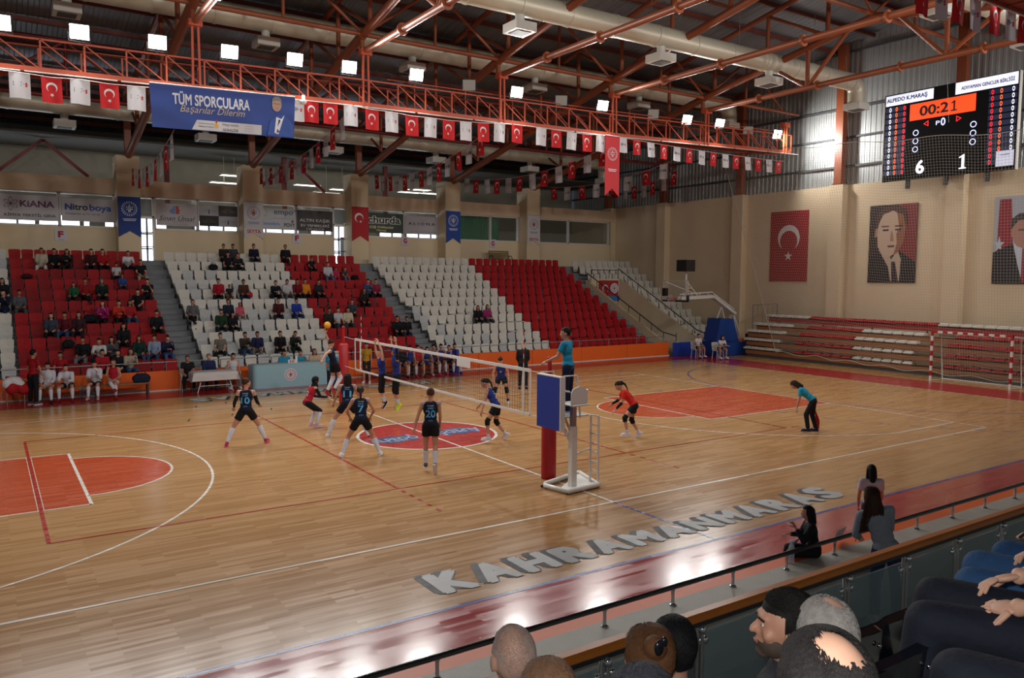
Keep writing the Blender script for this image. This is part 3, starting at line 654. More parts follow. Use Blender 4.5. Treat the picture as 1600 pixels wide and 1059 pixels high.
# ---------------------------------------------------------------- pennants
def pennant(name, c, w, h, col, lab, crest='em', right=(1, 0, 0), ink='E6E4E6', ink2=None, notch=.3, upper=None):
    e = MB(); e.add([(-w/2, 0, 0), (w/2, 0, 0), (w/2, 0, -h), (0, 0, -h+notch), (-w/2, 0, -h)], [(0, 4, 3), (0, 3, 1), (1, 3, 2)], 0); e.add([(-w/2, .012, 0), (w/2, .012, 0), (w/2, .012, -h), (0, .012, -h+notch), (-w/2, .012, -h)], [(0, 3, 4), (0, 1, 3), (1, 2, 3)], 0)
    g = MB()
    if crest == 'em': g.join(xf(emblem(w*.4, 1, 1), Matrix.Translation((0, -h*.3, 0))))
    if crest == 'em2': g.join(xf(emblem(w*.4, 1, 2), Matrix.Translation((0, -h*.3, 0))))
    if crest == 'cr': g.join(crescent((-w*.08, -h*.32), w*.26, mi=1, ang=math.radians(-60))); g.join(star((.02, -h*.43), w*.09, mi=1))
    if crest in ('em', 'em2'):
        for k in range(2): g.add([(-w*.3+.04*k, -h*.56-.07*k, 0), (w*.3-.04*k, -h*.56-.07*k, 0), (w*.3-.04*k, -h*.56-.07*k+.035, 0), (-w*.3+.04*k, -h*.56-.07*k+.035, 0)], [(0, 1, 2, 3)], 1)
    if crest == 'em2': g.join(xf(textmb('SEYTA', w*.25, .03, mi=2), Matrix.Translation((0, -h*.8, 0))))
    e.add([(v[0], -.006-v[2], v[1]) for v in g.v], g.f, 0); e.m[-len(g.f):] = g.m if g.f else []
    e.tube((-w/2, .006, 0), (w/2, .006, 0), .014, n=6, mi=1)
    o = e.build(name, [mat('pennant_'+col, col, .7), mat('pennant_ink_'+ink, ink, .7), mat('pennant_ink2', 'B03040', .7)], loc=c); r = Vector(right); o.rotation_euler = (0, 0, math.atan2(r.y, r.x)); tag(o, lab, 'pennant')
q = at(957.5, 212, 'y', CY-.2); pennant('hanging_pennant', q, .82, 2.62, 'D23A42', 'long red pennant with a round emblem hanging from the catwalk', notch=.35)
for x, col, cr, lab, ink in ((COLX[1], '1E3E86', 'em', 'blue pennant with white emblem on the pier right of the Nitroboya board', 'D8DDE8'), (COLX[2], 'C9C6C4', 'em2', 'white pennant with red and blue emblem on the pier left of the empo board', '6F86B8'), (COLX[3], 'B52028', 'cr', 'red pennant with white crescent on the pier left of the green board', 'E6E4E6'), (COLX[4], '1E4596', 'em', 'blue pennant with white emblem on the pier left of the green curtain', 'D8DDE8'), (COLX[5], 'C9C6C4', 'em2', 'white pennant with emblem on the pier nearest the end wall', '6F86B8')):
    zt = at({0: 203, 1: 398, 2: 568, 3: 717, 4: 845}[COLX.index(x)-1], {0: 307, 1: 315, 2: 323, 3: 330, 4: 337}[COLX.index(x)-1], 'y', 22.7).z
    pennant('pier_pennant', (x-.05, 22.70, zt), .98, 1.9, col, lab, cr, ink=ink)

# ---------------------------------------------------------------- boards in the window band
def board(x0, x1, z0, z1, bg, lab, draw, right=(1, 0, 0), y=BY-.08, name='sponsor_board'):
    """flat advertising board; draw() adds inked shapes on its face in 0..1 by 0..1 board units scaled to metres"""
    w, h = x1-x0, z1-z0; e = empty(name, ((x0+x1)/2, y, z0), label=lab, cat='board')
    b = MB(); b.b2((-w/2, 0, 0), (w/2, .03, h)); b.build('panel', mat('board_'+bg, bg, .5), e)
    def put(mb, cx, cy, col, nm='lettering', dz=0):
        mb.v = [(v[0]+(cx-.5)*w, -.004-dz-v[2], v[1]+cy*h) for v in mb.v]; mb.m = [0]*len(mb.m); mb.build(nm, mat('ink_'+col, col, .6), e)
    draw(put, w, h)
    return e
def fit(s, w, h, bold=.02, **k):
    t = textmb(s, 1, bold, **k); xs = [v[0] for v in t.v]; ys = [v[1] for v in t.v]; sx = w/(max(xs)-min(xs)); sy = h/(max(ys)-min(ys)); cx = (max(xs)+min(xs))/2; cy = (max(ys)+min(ys))/2
    t.v = [((v[0]-cx)*sx, (v[1]-cy)*sy, v[2]*4) for v in t.v]; return t
def rectmb(w, h): return MB().add([(-w/2, -h/2, 0), (w/2, -h/2, 0), (w/2, h/2, 0), (-w/2, h/2, 0)], [(0, 1, 2, 3)])
def polymb(pts):
    return MB().add([(x, y, 0) for x, y in pts], [tuple(range(len(pts)))])
def d_kiana(put, w, h):
    put(fit('KiANA', w*.58, h*.26, .03), .64, .66, '6E3A66')
    for a in range(3):
        g = ring(.9, 1, n=30); g.v = [(v[0]*.3, v[1]*.1, 0) for v in g.v]; xf(g, Matrix.Rotation(a*math.pi/3+.5, 4, 'Z')); put(g, .2, .64, '4A3A5E', 'atom_mark', .001*a)
    put(disc(.06, 12), .2, .64, '4A3A5E', 'atom_mark', .004)
    put(fit('KİMYA TEKSTİL GIDA', w*.86, h*.14, .02), .52, .22, '2F2F36')
def d_nitro(put, w, h):
    put(fit('N', w*.14, h*.28, .05), .13, .62, '2C4E9E'); put(fit('itro', w*.28, h*.27, .03), .35, .62, '2A2A30'); put(fit('boya', w*.42, h*.36, .03), .73, .58, '2C5EA8')
    put(fit('Kimyasal San. ve Tic. Ltd. Şti.', w*.66, h*.1, .01), .4, .32, '55555A')
def d_sinan(put, w, h):
    put(polymb([(-.3, 0), (-.18, .08), (-.1, .2), (0, .26), (0, -.16), (-.2, -.14)]), .46, .68, '7B97C9', 'face_mark'); put(polymb([(.02, .26), (.18, .2), (.14, .1), (.24, .04), (.16, -.04), (.2, -.14), (.02, -.16)]), .46, .68, 'B5473C', 'face_mark')
    put(fit('Sinan Ünsal', w*.88, h*.26, .0, shear=.35), .5, .36, '1C1C20'); put(fit('GÜZELLİK UZMANI', w*.3, h*.05, .01), .5, .19, '55555A'); put(rectmb(w*.25, .008), .17, .19, '55555A'); put(rectmb(w*.25, .008), .83, .19, '55555A'); put(fit('www.sinanunsal.com', w*.5, h*.05, 0), .5, .08, '77777A')
def d_teen(put, w, h):
    put(rectmb(w*.5, h*.5), .75, .75, '3E3C3A', 'dark_square'); put(rectmb(w*.5, h*.5), .25, .25, '232022', 'dark_square')
    for cx, cy, col in ((.25, .72, '8A8C92'), (.75, .24, '8A8C92'), (.75, .72, '8C7C5A'), (.25, .22, '5E5138')):
        put(fit('TEEN MEN', w*.36, h*.1, .0), cx, cy, col, dz=.002); put(polymb([(-.02, .08), (.02, .08), (.03, -.12), (0, -.16), (-.03, -.12)]), cx, cy, '3A3A40' if col != '5E5138' else '2A2624', 'tie_mark', .003)
        put(rectmb(w*.2, .015), cx, cy+.1, col, dz=.002)
def d_empo(put, w, h):
    put(ring(.17, .2), .12, .8, '8EA0A0', 'ring_mark'); put(fit('empo', w*.52, h*.26, .01), .66, .78, '4A5A72'); put(fit('TEMİZLİK ÜRÜNLERİ SAN. VE TİC.', w*.6, h*.05, .0), .66, .54, '77777E')
    put(fit('basalya', w*.45, h*.2, .05), .33, .27, '7FA3CF'); put(fit('POVY', w*.3, h*.18, .03), .82, .24, '3E4A48'); put(disc(.07, 12), .9, .42, '8C4A42', 'dot_mark')
def d_altin(put, w, h):
    put(ring(.15, .165), .52, .82, '6E6A6C', 'ring_mark'); put(fit('AK', .12, .09), .52, .82, '6E6A6C', 'ring_mark'); put(fit('ALTIN KAŞIK', w*.86, h*.2, .02), .5, .5, 'CFCBC8'); put(fit('EV YEMEKLERİ', w*.8, h*.16, .02), .5, .28, 'CFCBC8'); put(fit('0 507 216 77 99', w*.5, h*.1, .01), .5, .09, 'CFCBC8')
def d_churda(put, w, h):
    put(fit('churda', w*.85, h*.42, .12), .52, .66, 'D6D6CE'); put(fit('churda', w*.8, h*.36, .03), .52, .66, '23302A', dz=.002); put(fit('Çiğ Köftecisi', w*.6, h*.16, .07), .45, .28, 'B9B07A'); put(fit('Maraş', w*.24, h*.12, .07), .45, .12, 'B9B07A')
def d_alio(put, w, h):
    put(fit('A L I O N A', w*.8, h*.15, .03), .5, .58, '3C3A3E'); put(polymb([(-.25, 0), (0, -.03), (.25, .05), (0, -.06)]), .55, .8, '6E6A6C', 'swash'); put(fit('Parfüm & Cosmetics', w*.5, h*.12, 0, shear=.3), .48, .36, 'B4AFB6'); put(fit('TENİN HER ŞEKLİ GÜZELDİR', w*.9, h*.08, .0), .5, .14, '77727A')
def bz(px0, px1, pyt, pyb):
    a = at(px0, pyt, 'y', BY-.08); c = at(px1, pyb, 'y', BY-.08); return a.x, c.x
for (a, c, zz0, zz1, bg, lab, fn) in (
    (-9.05, -6.72, 6.62, 7.75, 'C2C0C6', 'white board reading KiANA with an atom mark', d_kiana), (-6.6, -4.4, 6.66, 7.72, 'BEBCC0', 'white board reading Nitroboya in black and blue', d_nitro),
    (-2.55, -.65, 6.62, 7.7, 'BDBABD', 'white board reading Sinan Ünsal with a blue and red face mark', d_sinan), (-.55, 1.32, 6.66, 7.72, 'A9ABB2', 'chequered grey and black board reading TEEN MEN', d_teen),
    (2.42, 4.4, 6.62, 7.72, 'BDC3CA', 'pale board reading empo, basalya and POVY', d_empo), (4.46, 6.45, 6.62, 7.72, '2C2528', 'black board reading ALTIN KAŞIK EV YEMEKLERİ', d_altin),
    (8.24, 10.75, 6.66, 7.78, '23382F', 'dark green board with the outlined word churda', d_churda), (10.85, 13.05, 6.66, 7.72, 'A9A6AD', 'grey board reading ALIONA in spaced capitals', d_alio)):
    board(a, c, zz0, zz1, bg, lab, fn)
for (px, py, ch, lab) in ((95, 367, 'F', 'white sign with a red letter F under the Nitroboya board'), (464, 373, 'F', 'white sign with a red letter F under the ALTIN KAŞIK board'), (633, 377, 'G', 'white sign with a red letter G under the ALIONA board'), (770, 381, 'G', 'white sign with a red letter G above the park bench')):
    q = at(px, py, 'y', BY-.03)
    board(q.x-.24, q.x+.24, q.z-.27, q.z+.27, 'C9C8D0', lab, lambda put, w, h: (put(fit(ch, w*.5, h*.56, .06), .5, .56, 'B01828', 'letter'), put(rectmb(w*.6, .02), .5, .12, '9A6A74', 'small_print')), y=BY-.04, name='block_sign')
# blue roll-up in the second gallery door
q = at(543, 395, 'y', 24.3); board(q.x-.42, q.x+.42, tread(11), tread(11)+1.5, '8FA4B5', 'pale blue roll-up banner in the gallery doorway under the red bar', lambda put, w, h: (put(emblem(.22), .5, .68, '6A7C92', 'emblem'), put(rectmb(w, .08), .5, .985, '9A2A30', 'top_bar')), y=24.3, name='roll_up_banner')
# green curtain behind the window nearest the corner bays
b = MB(); x0, x1 = 14.2, 17.9; n = 90
vs = [(x0+(x1-x0)*i/n, 24.5+.06*math.sin(i*1.3)+.03*math.sin(i*.37), z) for z in (6.2, 8.2) for i in range(n+1)]
b.add(vs, [(i, i+1, n+2+i, n+1+i) for i in range(n)], 0, True); tag(b.build('green_curtain', mat('curtain_green', '1E7A5E', .8)), 'dark green curtain behind the window above the park bench', 'curtain')

# ---------------------------------------------------------------- big blue banner on the catwalk
def banner():
    A = at(233, 129, 'y', CY-.16); B = at(461, 152, 'y', CY-.16); C = at(459, 216, 'y', CY-.16); D = at(238, 198, 'y', CY-.16)
    e = empty('banner', A, label='big blue banner reading TÜM SPORCULARA hanging from the catwalk', cat='banner')
    nx, ny = 40, 14
    def P(u, v, dy=0):                                            # u right, v up, 0..1
        t = A.lerp(B, u); bo = D.lerp(C, u); p = bo.lerp(t, v)-A
        f = .012*math.sin(9*(u*1.4+v*.9))*(1-v)+.008*math.sin(14*u-5*v)*(1-v)*v*2
        return Vector((p.x, p.y+f-dy, p.z))
    c = MB(); vs = [P(i/nx, j/ny) for j in range(ny+1) for i in range(nx+1)]
    c.add(vs, [(j*(nx+1)+i, j*(nx+1)+i+1, (j+1)*(nx+1)+i+1, (j+1)*(nx+1)+i) for j in range(ny) for i in range(nx)], 0, True); c.build('cloth', mat('banner_blue', '22408C', .6, var=.12, scale=.8), e)
    def put(mb, cx, cy, col, nm, dy=.02):
        mb.v = [tuple(P(cx+v[0]/4.6, cy+v[1]/1.28, dy+v[2])) for v in mb.v]; mb.m = [0]*len(mb.m); mb.build(nm, mat('ink_'+col, col, .6), e)
    put(fit('TÜM SPORCULARA', 2.42, .40, .03), .405, .72, 'D0D2DA', 'headline'); put(fit('Başarılar Dilerim', 2.05, .26, .0, shear=.35), .41, .46, 'B9A88E', 'script_line')
    strip = MB()
    for k in range(24):
        a, c_ = k/24, (k+1)/24; f0 = lambda t: -1.15+2.27*t; f1 = lambda t: -.98+2.10*t
        strip.add([(f0(a), -.15, 0), (f0(c_), -.15, 0), (f1(c_), .15, 0), (f1(a), .15, 0)], [(0, 1, 2, 3)])
    put(strip, .51, .13, 'C6C4C6', 'white_strip')
    put(fit('Hayrettin', .52, .1, .01), .53, .18, '44444C', 'name_line', .024); put(fit('GÜNGÖR', .52, .1, .03), .53, .07, '44444C', 'name_line', .024); put(fit('Cumhuriyetimizin', .48, .05, .01), .36, .17, '55555C', 'small_print', .024); put(fit('Başkenti Trabzon', .48, .05, .01), .36, .10, '55555C', 'small_print', .024)
    for k, t in enumerate(('Büyükşehir', 'Belediye', 'Başkanı')): put(fit(t, .3, .045, 0), .665, .19-.06*k, '9A9AA2', 'small_print', .024)
    put(disc(.07, 14), .43, .14, 'D2A032', 'medal_mark', .026); put(polymb([(-.05, .1), (.05, .1), (0, -.03)]), .43, .2, 'A02A3A', 'medal_mark', .026)
    # plain portrait of a man in a blue suit
    put(polymb([(-.46, -.46), (.44, -.46), (.42, -.1), (.26, .1), (.06, .2), (-.1, .18), (-.36, .0)]), .895, .38, '2C4E9E', 'portrait_suit', .042)
    put(polymb([(-.16, .1), (-.22, -.4), (-.08, -.44), (.12, .18), (.02, .04)]), .895, .40, 'D4D4DA', 'portrait_shirt', .046); put(polymb([(-.05, .02), (.02, .02), (-.02, -.36), (-.11, -.40)]), .888, .40, '2C3A6A', 'portrait_tie', .05)
    put(disc(.20, 24, sx=.80), .862, .76, 'B08E7C', 'portrait_face', .048)
    put(polymb([(-.165, -.02), (-.16, .12), (-.08, .2), (.06, .21), (.15, .13), (.165, -.02), (.13, .08), (-.13, .08)]), .862, .8, '77726E', 'portrait_hair', .05)
    put(rectmb(.26, .016), .862, .79, '4A3C3A', 'portrait_glasses', .052); put(rectmb(.08, .016), .862, .68, '7E5048', 'portrait_mouth', .052)
    c = MB(); c.tube(P(0, 1)+Vector((0, 0, .01)), P(1, 1)+Vector((0, 0, .01)), .02, n=6); c.build('top_rope', CORD, e)
banner()

# ---------------------------------------------------------------- scoreboard
def em(name, col, s): return mat('led_'+name, col, .5, emit=s)
def scoreboard():
    x = 26.0; Y1, Y0_, Z0, Z1 = 3.32, -2.62, 8.82, 12.85
    A = at(1384, 148, 'x', x); B = at(1594, 112, 'x', x); D = at(1383, 283, 'x', x); C = at(1591, 264, 'x', x)
    w = A.y-B.y; h = (A.z+B.z-C.z-D.z)/2; zc = (A.z+B.z+C.z+D.z)/4; yc = (A.y+B.y)/2
    e = empty('scoreboard', (x, yc, zc-h/2), label='large LED scoreboard reading 00:21 with 6 and 1, high on the end wall', cat='scoreboard')
    M = Matrix(((0, 0, 1, 0), (-1, 0, 0, 0), (0, 1, 0, h/2), (0, 0, 0, 1)))     # board right = -y, up = z, depth +x
    def put(mb, cx, cy, m, nm, dz=.01):
        mb.v = [tuple(M @ Vector((v[0]+(cx-.5)*w, v[1]+(cy-.5)*h, -dz-v[2]))) for v in mb.v]; mb.m = [0]*len(mb.m); return mb.build(nm, m, e)
    b = MB(); b.b2((0, -w/2, 0), (.22, w/2, h)); b.build('cabinet', mat('board_black', '060607', .7, spec=.15), e)
    b = MB(); b.b2((-.01, -w/2-.03, -.02), (.2, -w/2, h)); b.build('side_trim', ALU, e); b = MB(); b.b2((-.01, w/2, -.02), (.2, w/2+.03, h)); b.build('side_trim', ALU, e)
    for cy in (-.3*w, .3*w, 0): b = MB(); b.b2((.1, cy-.08, -.4), (.24, cy+.08, .02)); b.build('bracket', DARK, e)
    for cy in (-.3*w, .3*w): b = MB(); b.bar((.2, cy, h*.5), (WX-x, cy, h*.5), .08, .08); b.build('wall_arm', DARK, e)
    put(rectmb(w*.385, h*.115), .2, .93, em('white', 'E4E8FA', 1.0), 'team_name_plate'); put(rectmb(w*.435, h*.125), .775, .93, em('white', 'E4E8FA', 1.0), 'team_name_plate')
    put(fit('ALPEDO K.MARAŞ', w*.33, h*.062, .035), .18, .93, em('ink', '1E2A80', .1), 'team_name', .014); put(fit('ADIYAMAN GENCLER BİRLİĞİ', w*.37, h*.05, .03), .785, .93, em('ink', '1E2A80', .1), 'team_name', .014)
    put(rectmb(w*.5, h*.185), .46, .755, em('orange', 'FF4A14', 1.0), 'clock_plate'); put(fit('00:2', w*.225, h*.115, .03), .40, .755, mat('clock_digit', '220A04', .6), 'clock_digits', .014); put(polymb([(-.14, -.23), (.14, -.23), (.14, -.17), (.05, -.17), (.05, .23), (0, .23), (-.13, .14), (-.11, .09), (-.03, .13), (-.03, -.17), (-.14, -.17)]), .552, .755, mat('clock_digit', '220A04', .6), 'clock_digits', .014)
    put(fit('P', w*.03, h*.045, .01), .435, .595, em('lilac', 'B9C0F0', 1.6), 'period_letter'); put(fit('0', w*.036, h*.085, .02), .475, .60, em('lilac', 'D9DEFF', 2), 'period_digit')
    for cx, s in ((.345, -1), (.59, 1)):
        t = MB(); P3 = [(s*.13, 0), (-s*.1, .13), (-s*.1, -.13)]; p3 = [(a*.62+s*-.005, b_*.62) for a, b_ in P3]
        t.add([(a, b_, 0) for a, b_ in P3+p3], [(0, 1, 4, 3), (1, 2, 5, 4), (2, 0, 3, 5)]); put(t, cx, .607, em('red', 'FF1A22', 1.8), 'arrow')
    for k in range(3):
        for cx in (.265, .7): put(ring(.1, .135, n=20), cx, .52-.093*k, em('lilac2', 'C9D0FF', 1.5), 'timeout_ring')
    put(fit('6', w*.068, h*.155, .03), .31, .13, em('white2', 'F2F4FF', 1.3), 'score_digit'); put(polymb([(-.16, -.31), (.16, -.31), (.16, -.27), (.07, -.24), (.07, .31), (.03, .31), (-.16, .2), (-.15, .16), (-.05, .19), (-.05, -.24), (-.16, -.27)]), .635, .135, em('white2', 'F2F4FF', 1.3), 'score_digit')
    for k in range(12):
        cy = .825-.0665*k
        for cx, ww in ((.095, .175), (.895, .19)): put(rectmb(w*ww, h*.052), cx, cy, em('blue', '121E40', .4), 'player_row', .004)
        for cx, nm, col in ((.048, 'w', 'E8ECFF'), (.10, 'o', 'FF6A2A'), (.165, 'r', 'FF1E26'), (.825, 'r', 'FF1E26'), (.885, 'o', 'FF6A2A'), (.965, 'w', 'E8ECFF')):
            g = ring(.55, 1, n=12); g.v = [(v[0]*w*.0092, v[1]*h*.025, 0) for v in g.v]; put(g, cx, cy, em('digit_'+nm, col, 1.2), 'player_digit', .009)
    put(rectmb(w*.12, h*.16), .93, .12, em('plate', 'C9CCE0', .6), 'service_plate', .018); put(fit('MAKİM', w*.06, h*.02), .93, .16, em('ink', '1E2A80', .1), 'service_text', .021)
scoreboard()

# ---------------------------------------------------------------- hangings on the end wall
def hang(name, y1, y0, z0, z1, lab, draw, bg):
    x = WX-.04; w = y1-y0; h = z1-z0; e = empty(name, (x, (y0+y1)/2, z0), label=lab, cat='wall hanging')
    b = MB(); b.b2((-.01, -w/2, 0), (.02, w/2, h)); b.build('cloth', mat('cloth_'+bg, bg, .7), e)
    def put(pts, col, k=0, nm='print', raw=None):
        mb = raw or MB().add([(a, b_, 0) for a, b_ in pts], [tuple(range(len(pts)))])
        mb.v = [(-.014-.002*k, -(v[0]-.5)*w, v[1]*h) for v in mb.v]; mb.m = [0]*len(mb.m); mb.f = [f for f in mb.f]; mb.build(nm, mat('ink_'+col, col, .65), e)
    draw(put, w, h)
def hw(px0, py0, px1, py1):
    a = at(px0, py0, 'x', WX-.05); c = at(px1, py1, 'x', WX-.05); return a.y, c.y, c.z, a.z
def dflag(put, w, h):
    c = crescent((0, 0), 1, ang=-math.pi/2); c.v = [(.5+v[0]*.29, .62+v[1]*.29*w/h, 0) for v in c.v]; put(None, 'D8CFCF', 0, 'crescent', c)
    s = star((0, 0), 1, ang=math.pi/2); s.v = [(.5+v[0]*.11, .36+v[1]*.11*w/h, 0) for v in s.v]; put(None, 'D8CFCF', 0, 'star', s)
y1, y0, z0, z1 = hw(1205, 332, 1260, 440); hang('wall_flag', y1, y0, z0, z1, 'tall red crescent flag hanging on the end wall', dflag, 'A01622')
def dman(put, w, h):
    put([(0.5, 0), (1, 0), (1, 1), (.62, 1), (.55, .5)], '7E2A2C', 0, 'backdrop')
    put([(0, 0), (1, 0), (1, .26), (.82, .34), (.62, .42), (.4, .4), (.12, .36), (0, .3)], '1E1418', 1, 'suit')
    put([(.22, .43), (.3, .46), (.5, .3), (.62, .42), (.7, .3), (.68, .02), (.5, .02), (.44, .2)], 'BBA58F', 2, 'shirt'); put([(.5, .27), (.58, .27), (.66, .02), (.52, .02)], '2A1620', 3, 'tie')
    put([(.2, .46), (.17, .66), (.2, .82), (.32, .92), (.55, .94), (.72, .86), (.76, .7), (.72, .54), (.62, .4), (.46, .33), (.32, .38)], 'C4A892', 4, 'face')
    put([(.55, .94), (.72, .86), (.78, .7), (.74, .52), (.62, .38), (.54, .36), (.6, .5), (.58, .62), (.64, .7), (.6, .85)], '8E5A40', 5, 'face_shade')
    put([(.16, .64), (.14, .84), (.28, .96), (.55, .99), (.76, .94), (.82, .8), (.78, .7), (.72, .86), (.5, .92), (.3, .88), (.22, .78)], '4A2A20', 6, 'hair')
    put([(.29, .685), (.42, .69), (.42, .665), (.3, .665)], '2A1A18', 7, 'eye'); put([(.56, .69), (.69, .685), (.68, .665), (.56, .665)], '2A1A18', 7, 'eye')
    put([(.27, .735), (.43, .73), (.43, .715), (.27, .715)], '5A3424', 7, 'brow'); put([(.55, .73), (.71, .735), (.71, .715), (.55, .715)], '4A2418', 7, 'brow')
    put([(.4, .48), (.56, .48), (.55, .455), (.42, .455)], '5E3028', 7, 'mouth'); put([(.47, .66), (.5, .66), (.54, .53), (.46, .53)], 'A07860', 7, 'nose')
    put([(.12, .58), (.18, .6), (.19, .7), (.14, .7)], 'A8826C', 7, 'ear')
y1, y0, z0, z1 = hw(1360, 322, 1429, 442); hang('portrait_hanging', y1, y0, z0, z1, 'sepia portrait hanging of a man in dark suit and tie', dman, '33201F')
def dman2(put, w, h):
    put([(0, 0), (.28, 0), (.34, .4), (.28, .97), (.08, .97), (.06, .4)], '8E1E2E', 1, 'flag_print'); s = star((0, 0), 1, ang=.3); s.v = [(.1+v[0]*.1, .45+v[1]*.1, 0) for v in s.v]; put(None, 'B9C6D4', 2, 'star', s)
    put([(0, 0), (1, 0), (1, .4), (.86, .44), (.5, .5), (.2, .42), (0, .36)], '16181E', 3, 'suit'); put([(.34, .46), (.44, .2), (.52, .02), (.64, .02), (.66, .45)], 'C4CAD6', 4, 'shirt'); put([(.5, .4), (.6, .4), (.66, .02), (.5, .02)], '8E1A2A', 5, 'tie')
    put([(.3, .55), (.3, .7), (.4, .76), (.75, .76), (.82, .62), (.78, .46), (.6, .38), (.4, .43)], 'AD7D6C', 6, 'face'); put([(.28, .6), (.3, .74), (.42, .8), (.72, .8), (.84, .7), (.8, .64), (.7, .74), (.42, .72), (.34, .66)], '3A3436', 7, 'hair')
    put([(.42, .62), (.52, .62), (.52, .605), (.42, .605)], '2A1E1E', 8, 'eye'); put([(.62, .62), (.72, .62), (.72, .605), (.62, .605)], '2A1E1E', 8, 'eye'); put([(.5, .48), (.64, .48), (.62, .465), (.52, .465)], '6E3430', 8, 'mouth')
    for k in range(5): s = star((0, 0), 1); s.v = [(.5+.12*k*.8+v[0]*.03, .88-.05*abs(k-2)+v[1]*.02, 0) for v in s.v]; put(None, 'B08A8A', 3, 'star', s)
a = hw(1556, 308, 1552, 443); hang('portrait_hanging', a[0], a[0]-2.35, a[2], a[3], 'portrait hanging of a man in dark suit beside a flag, at the right edge', dman2, 'A9AEB8')
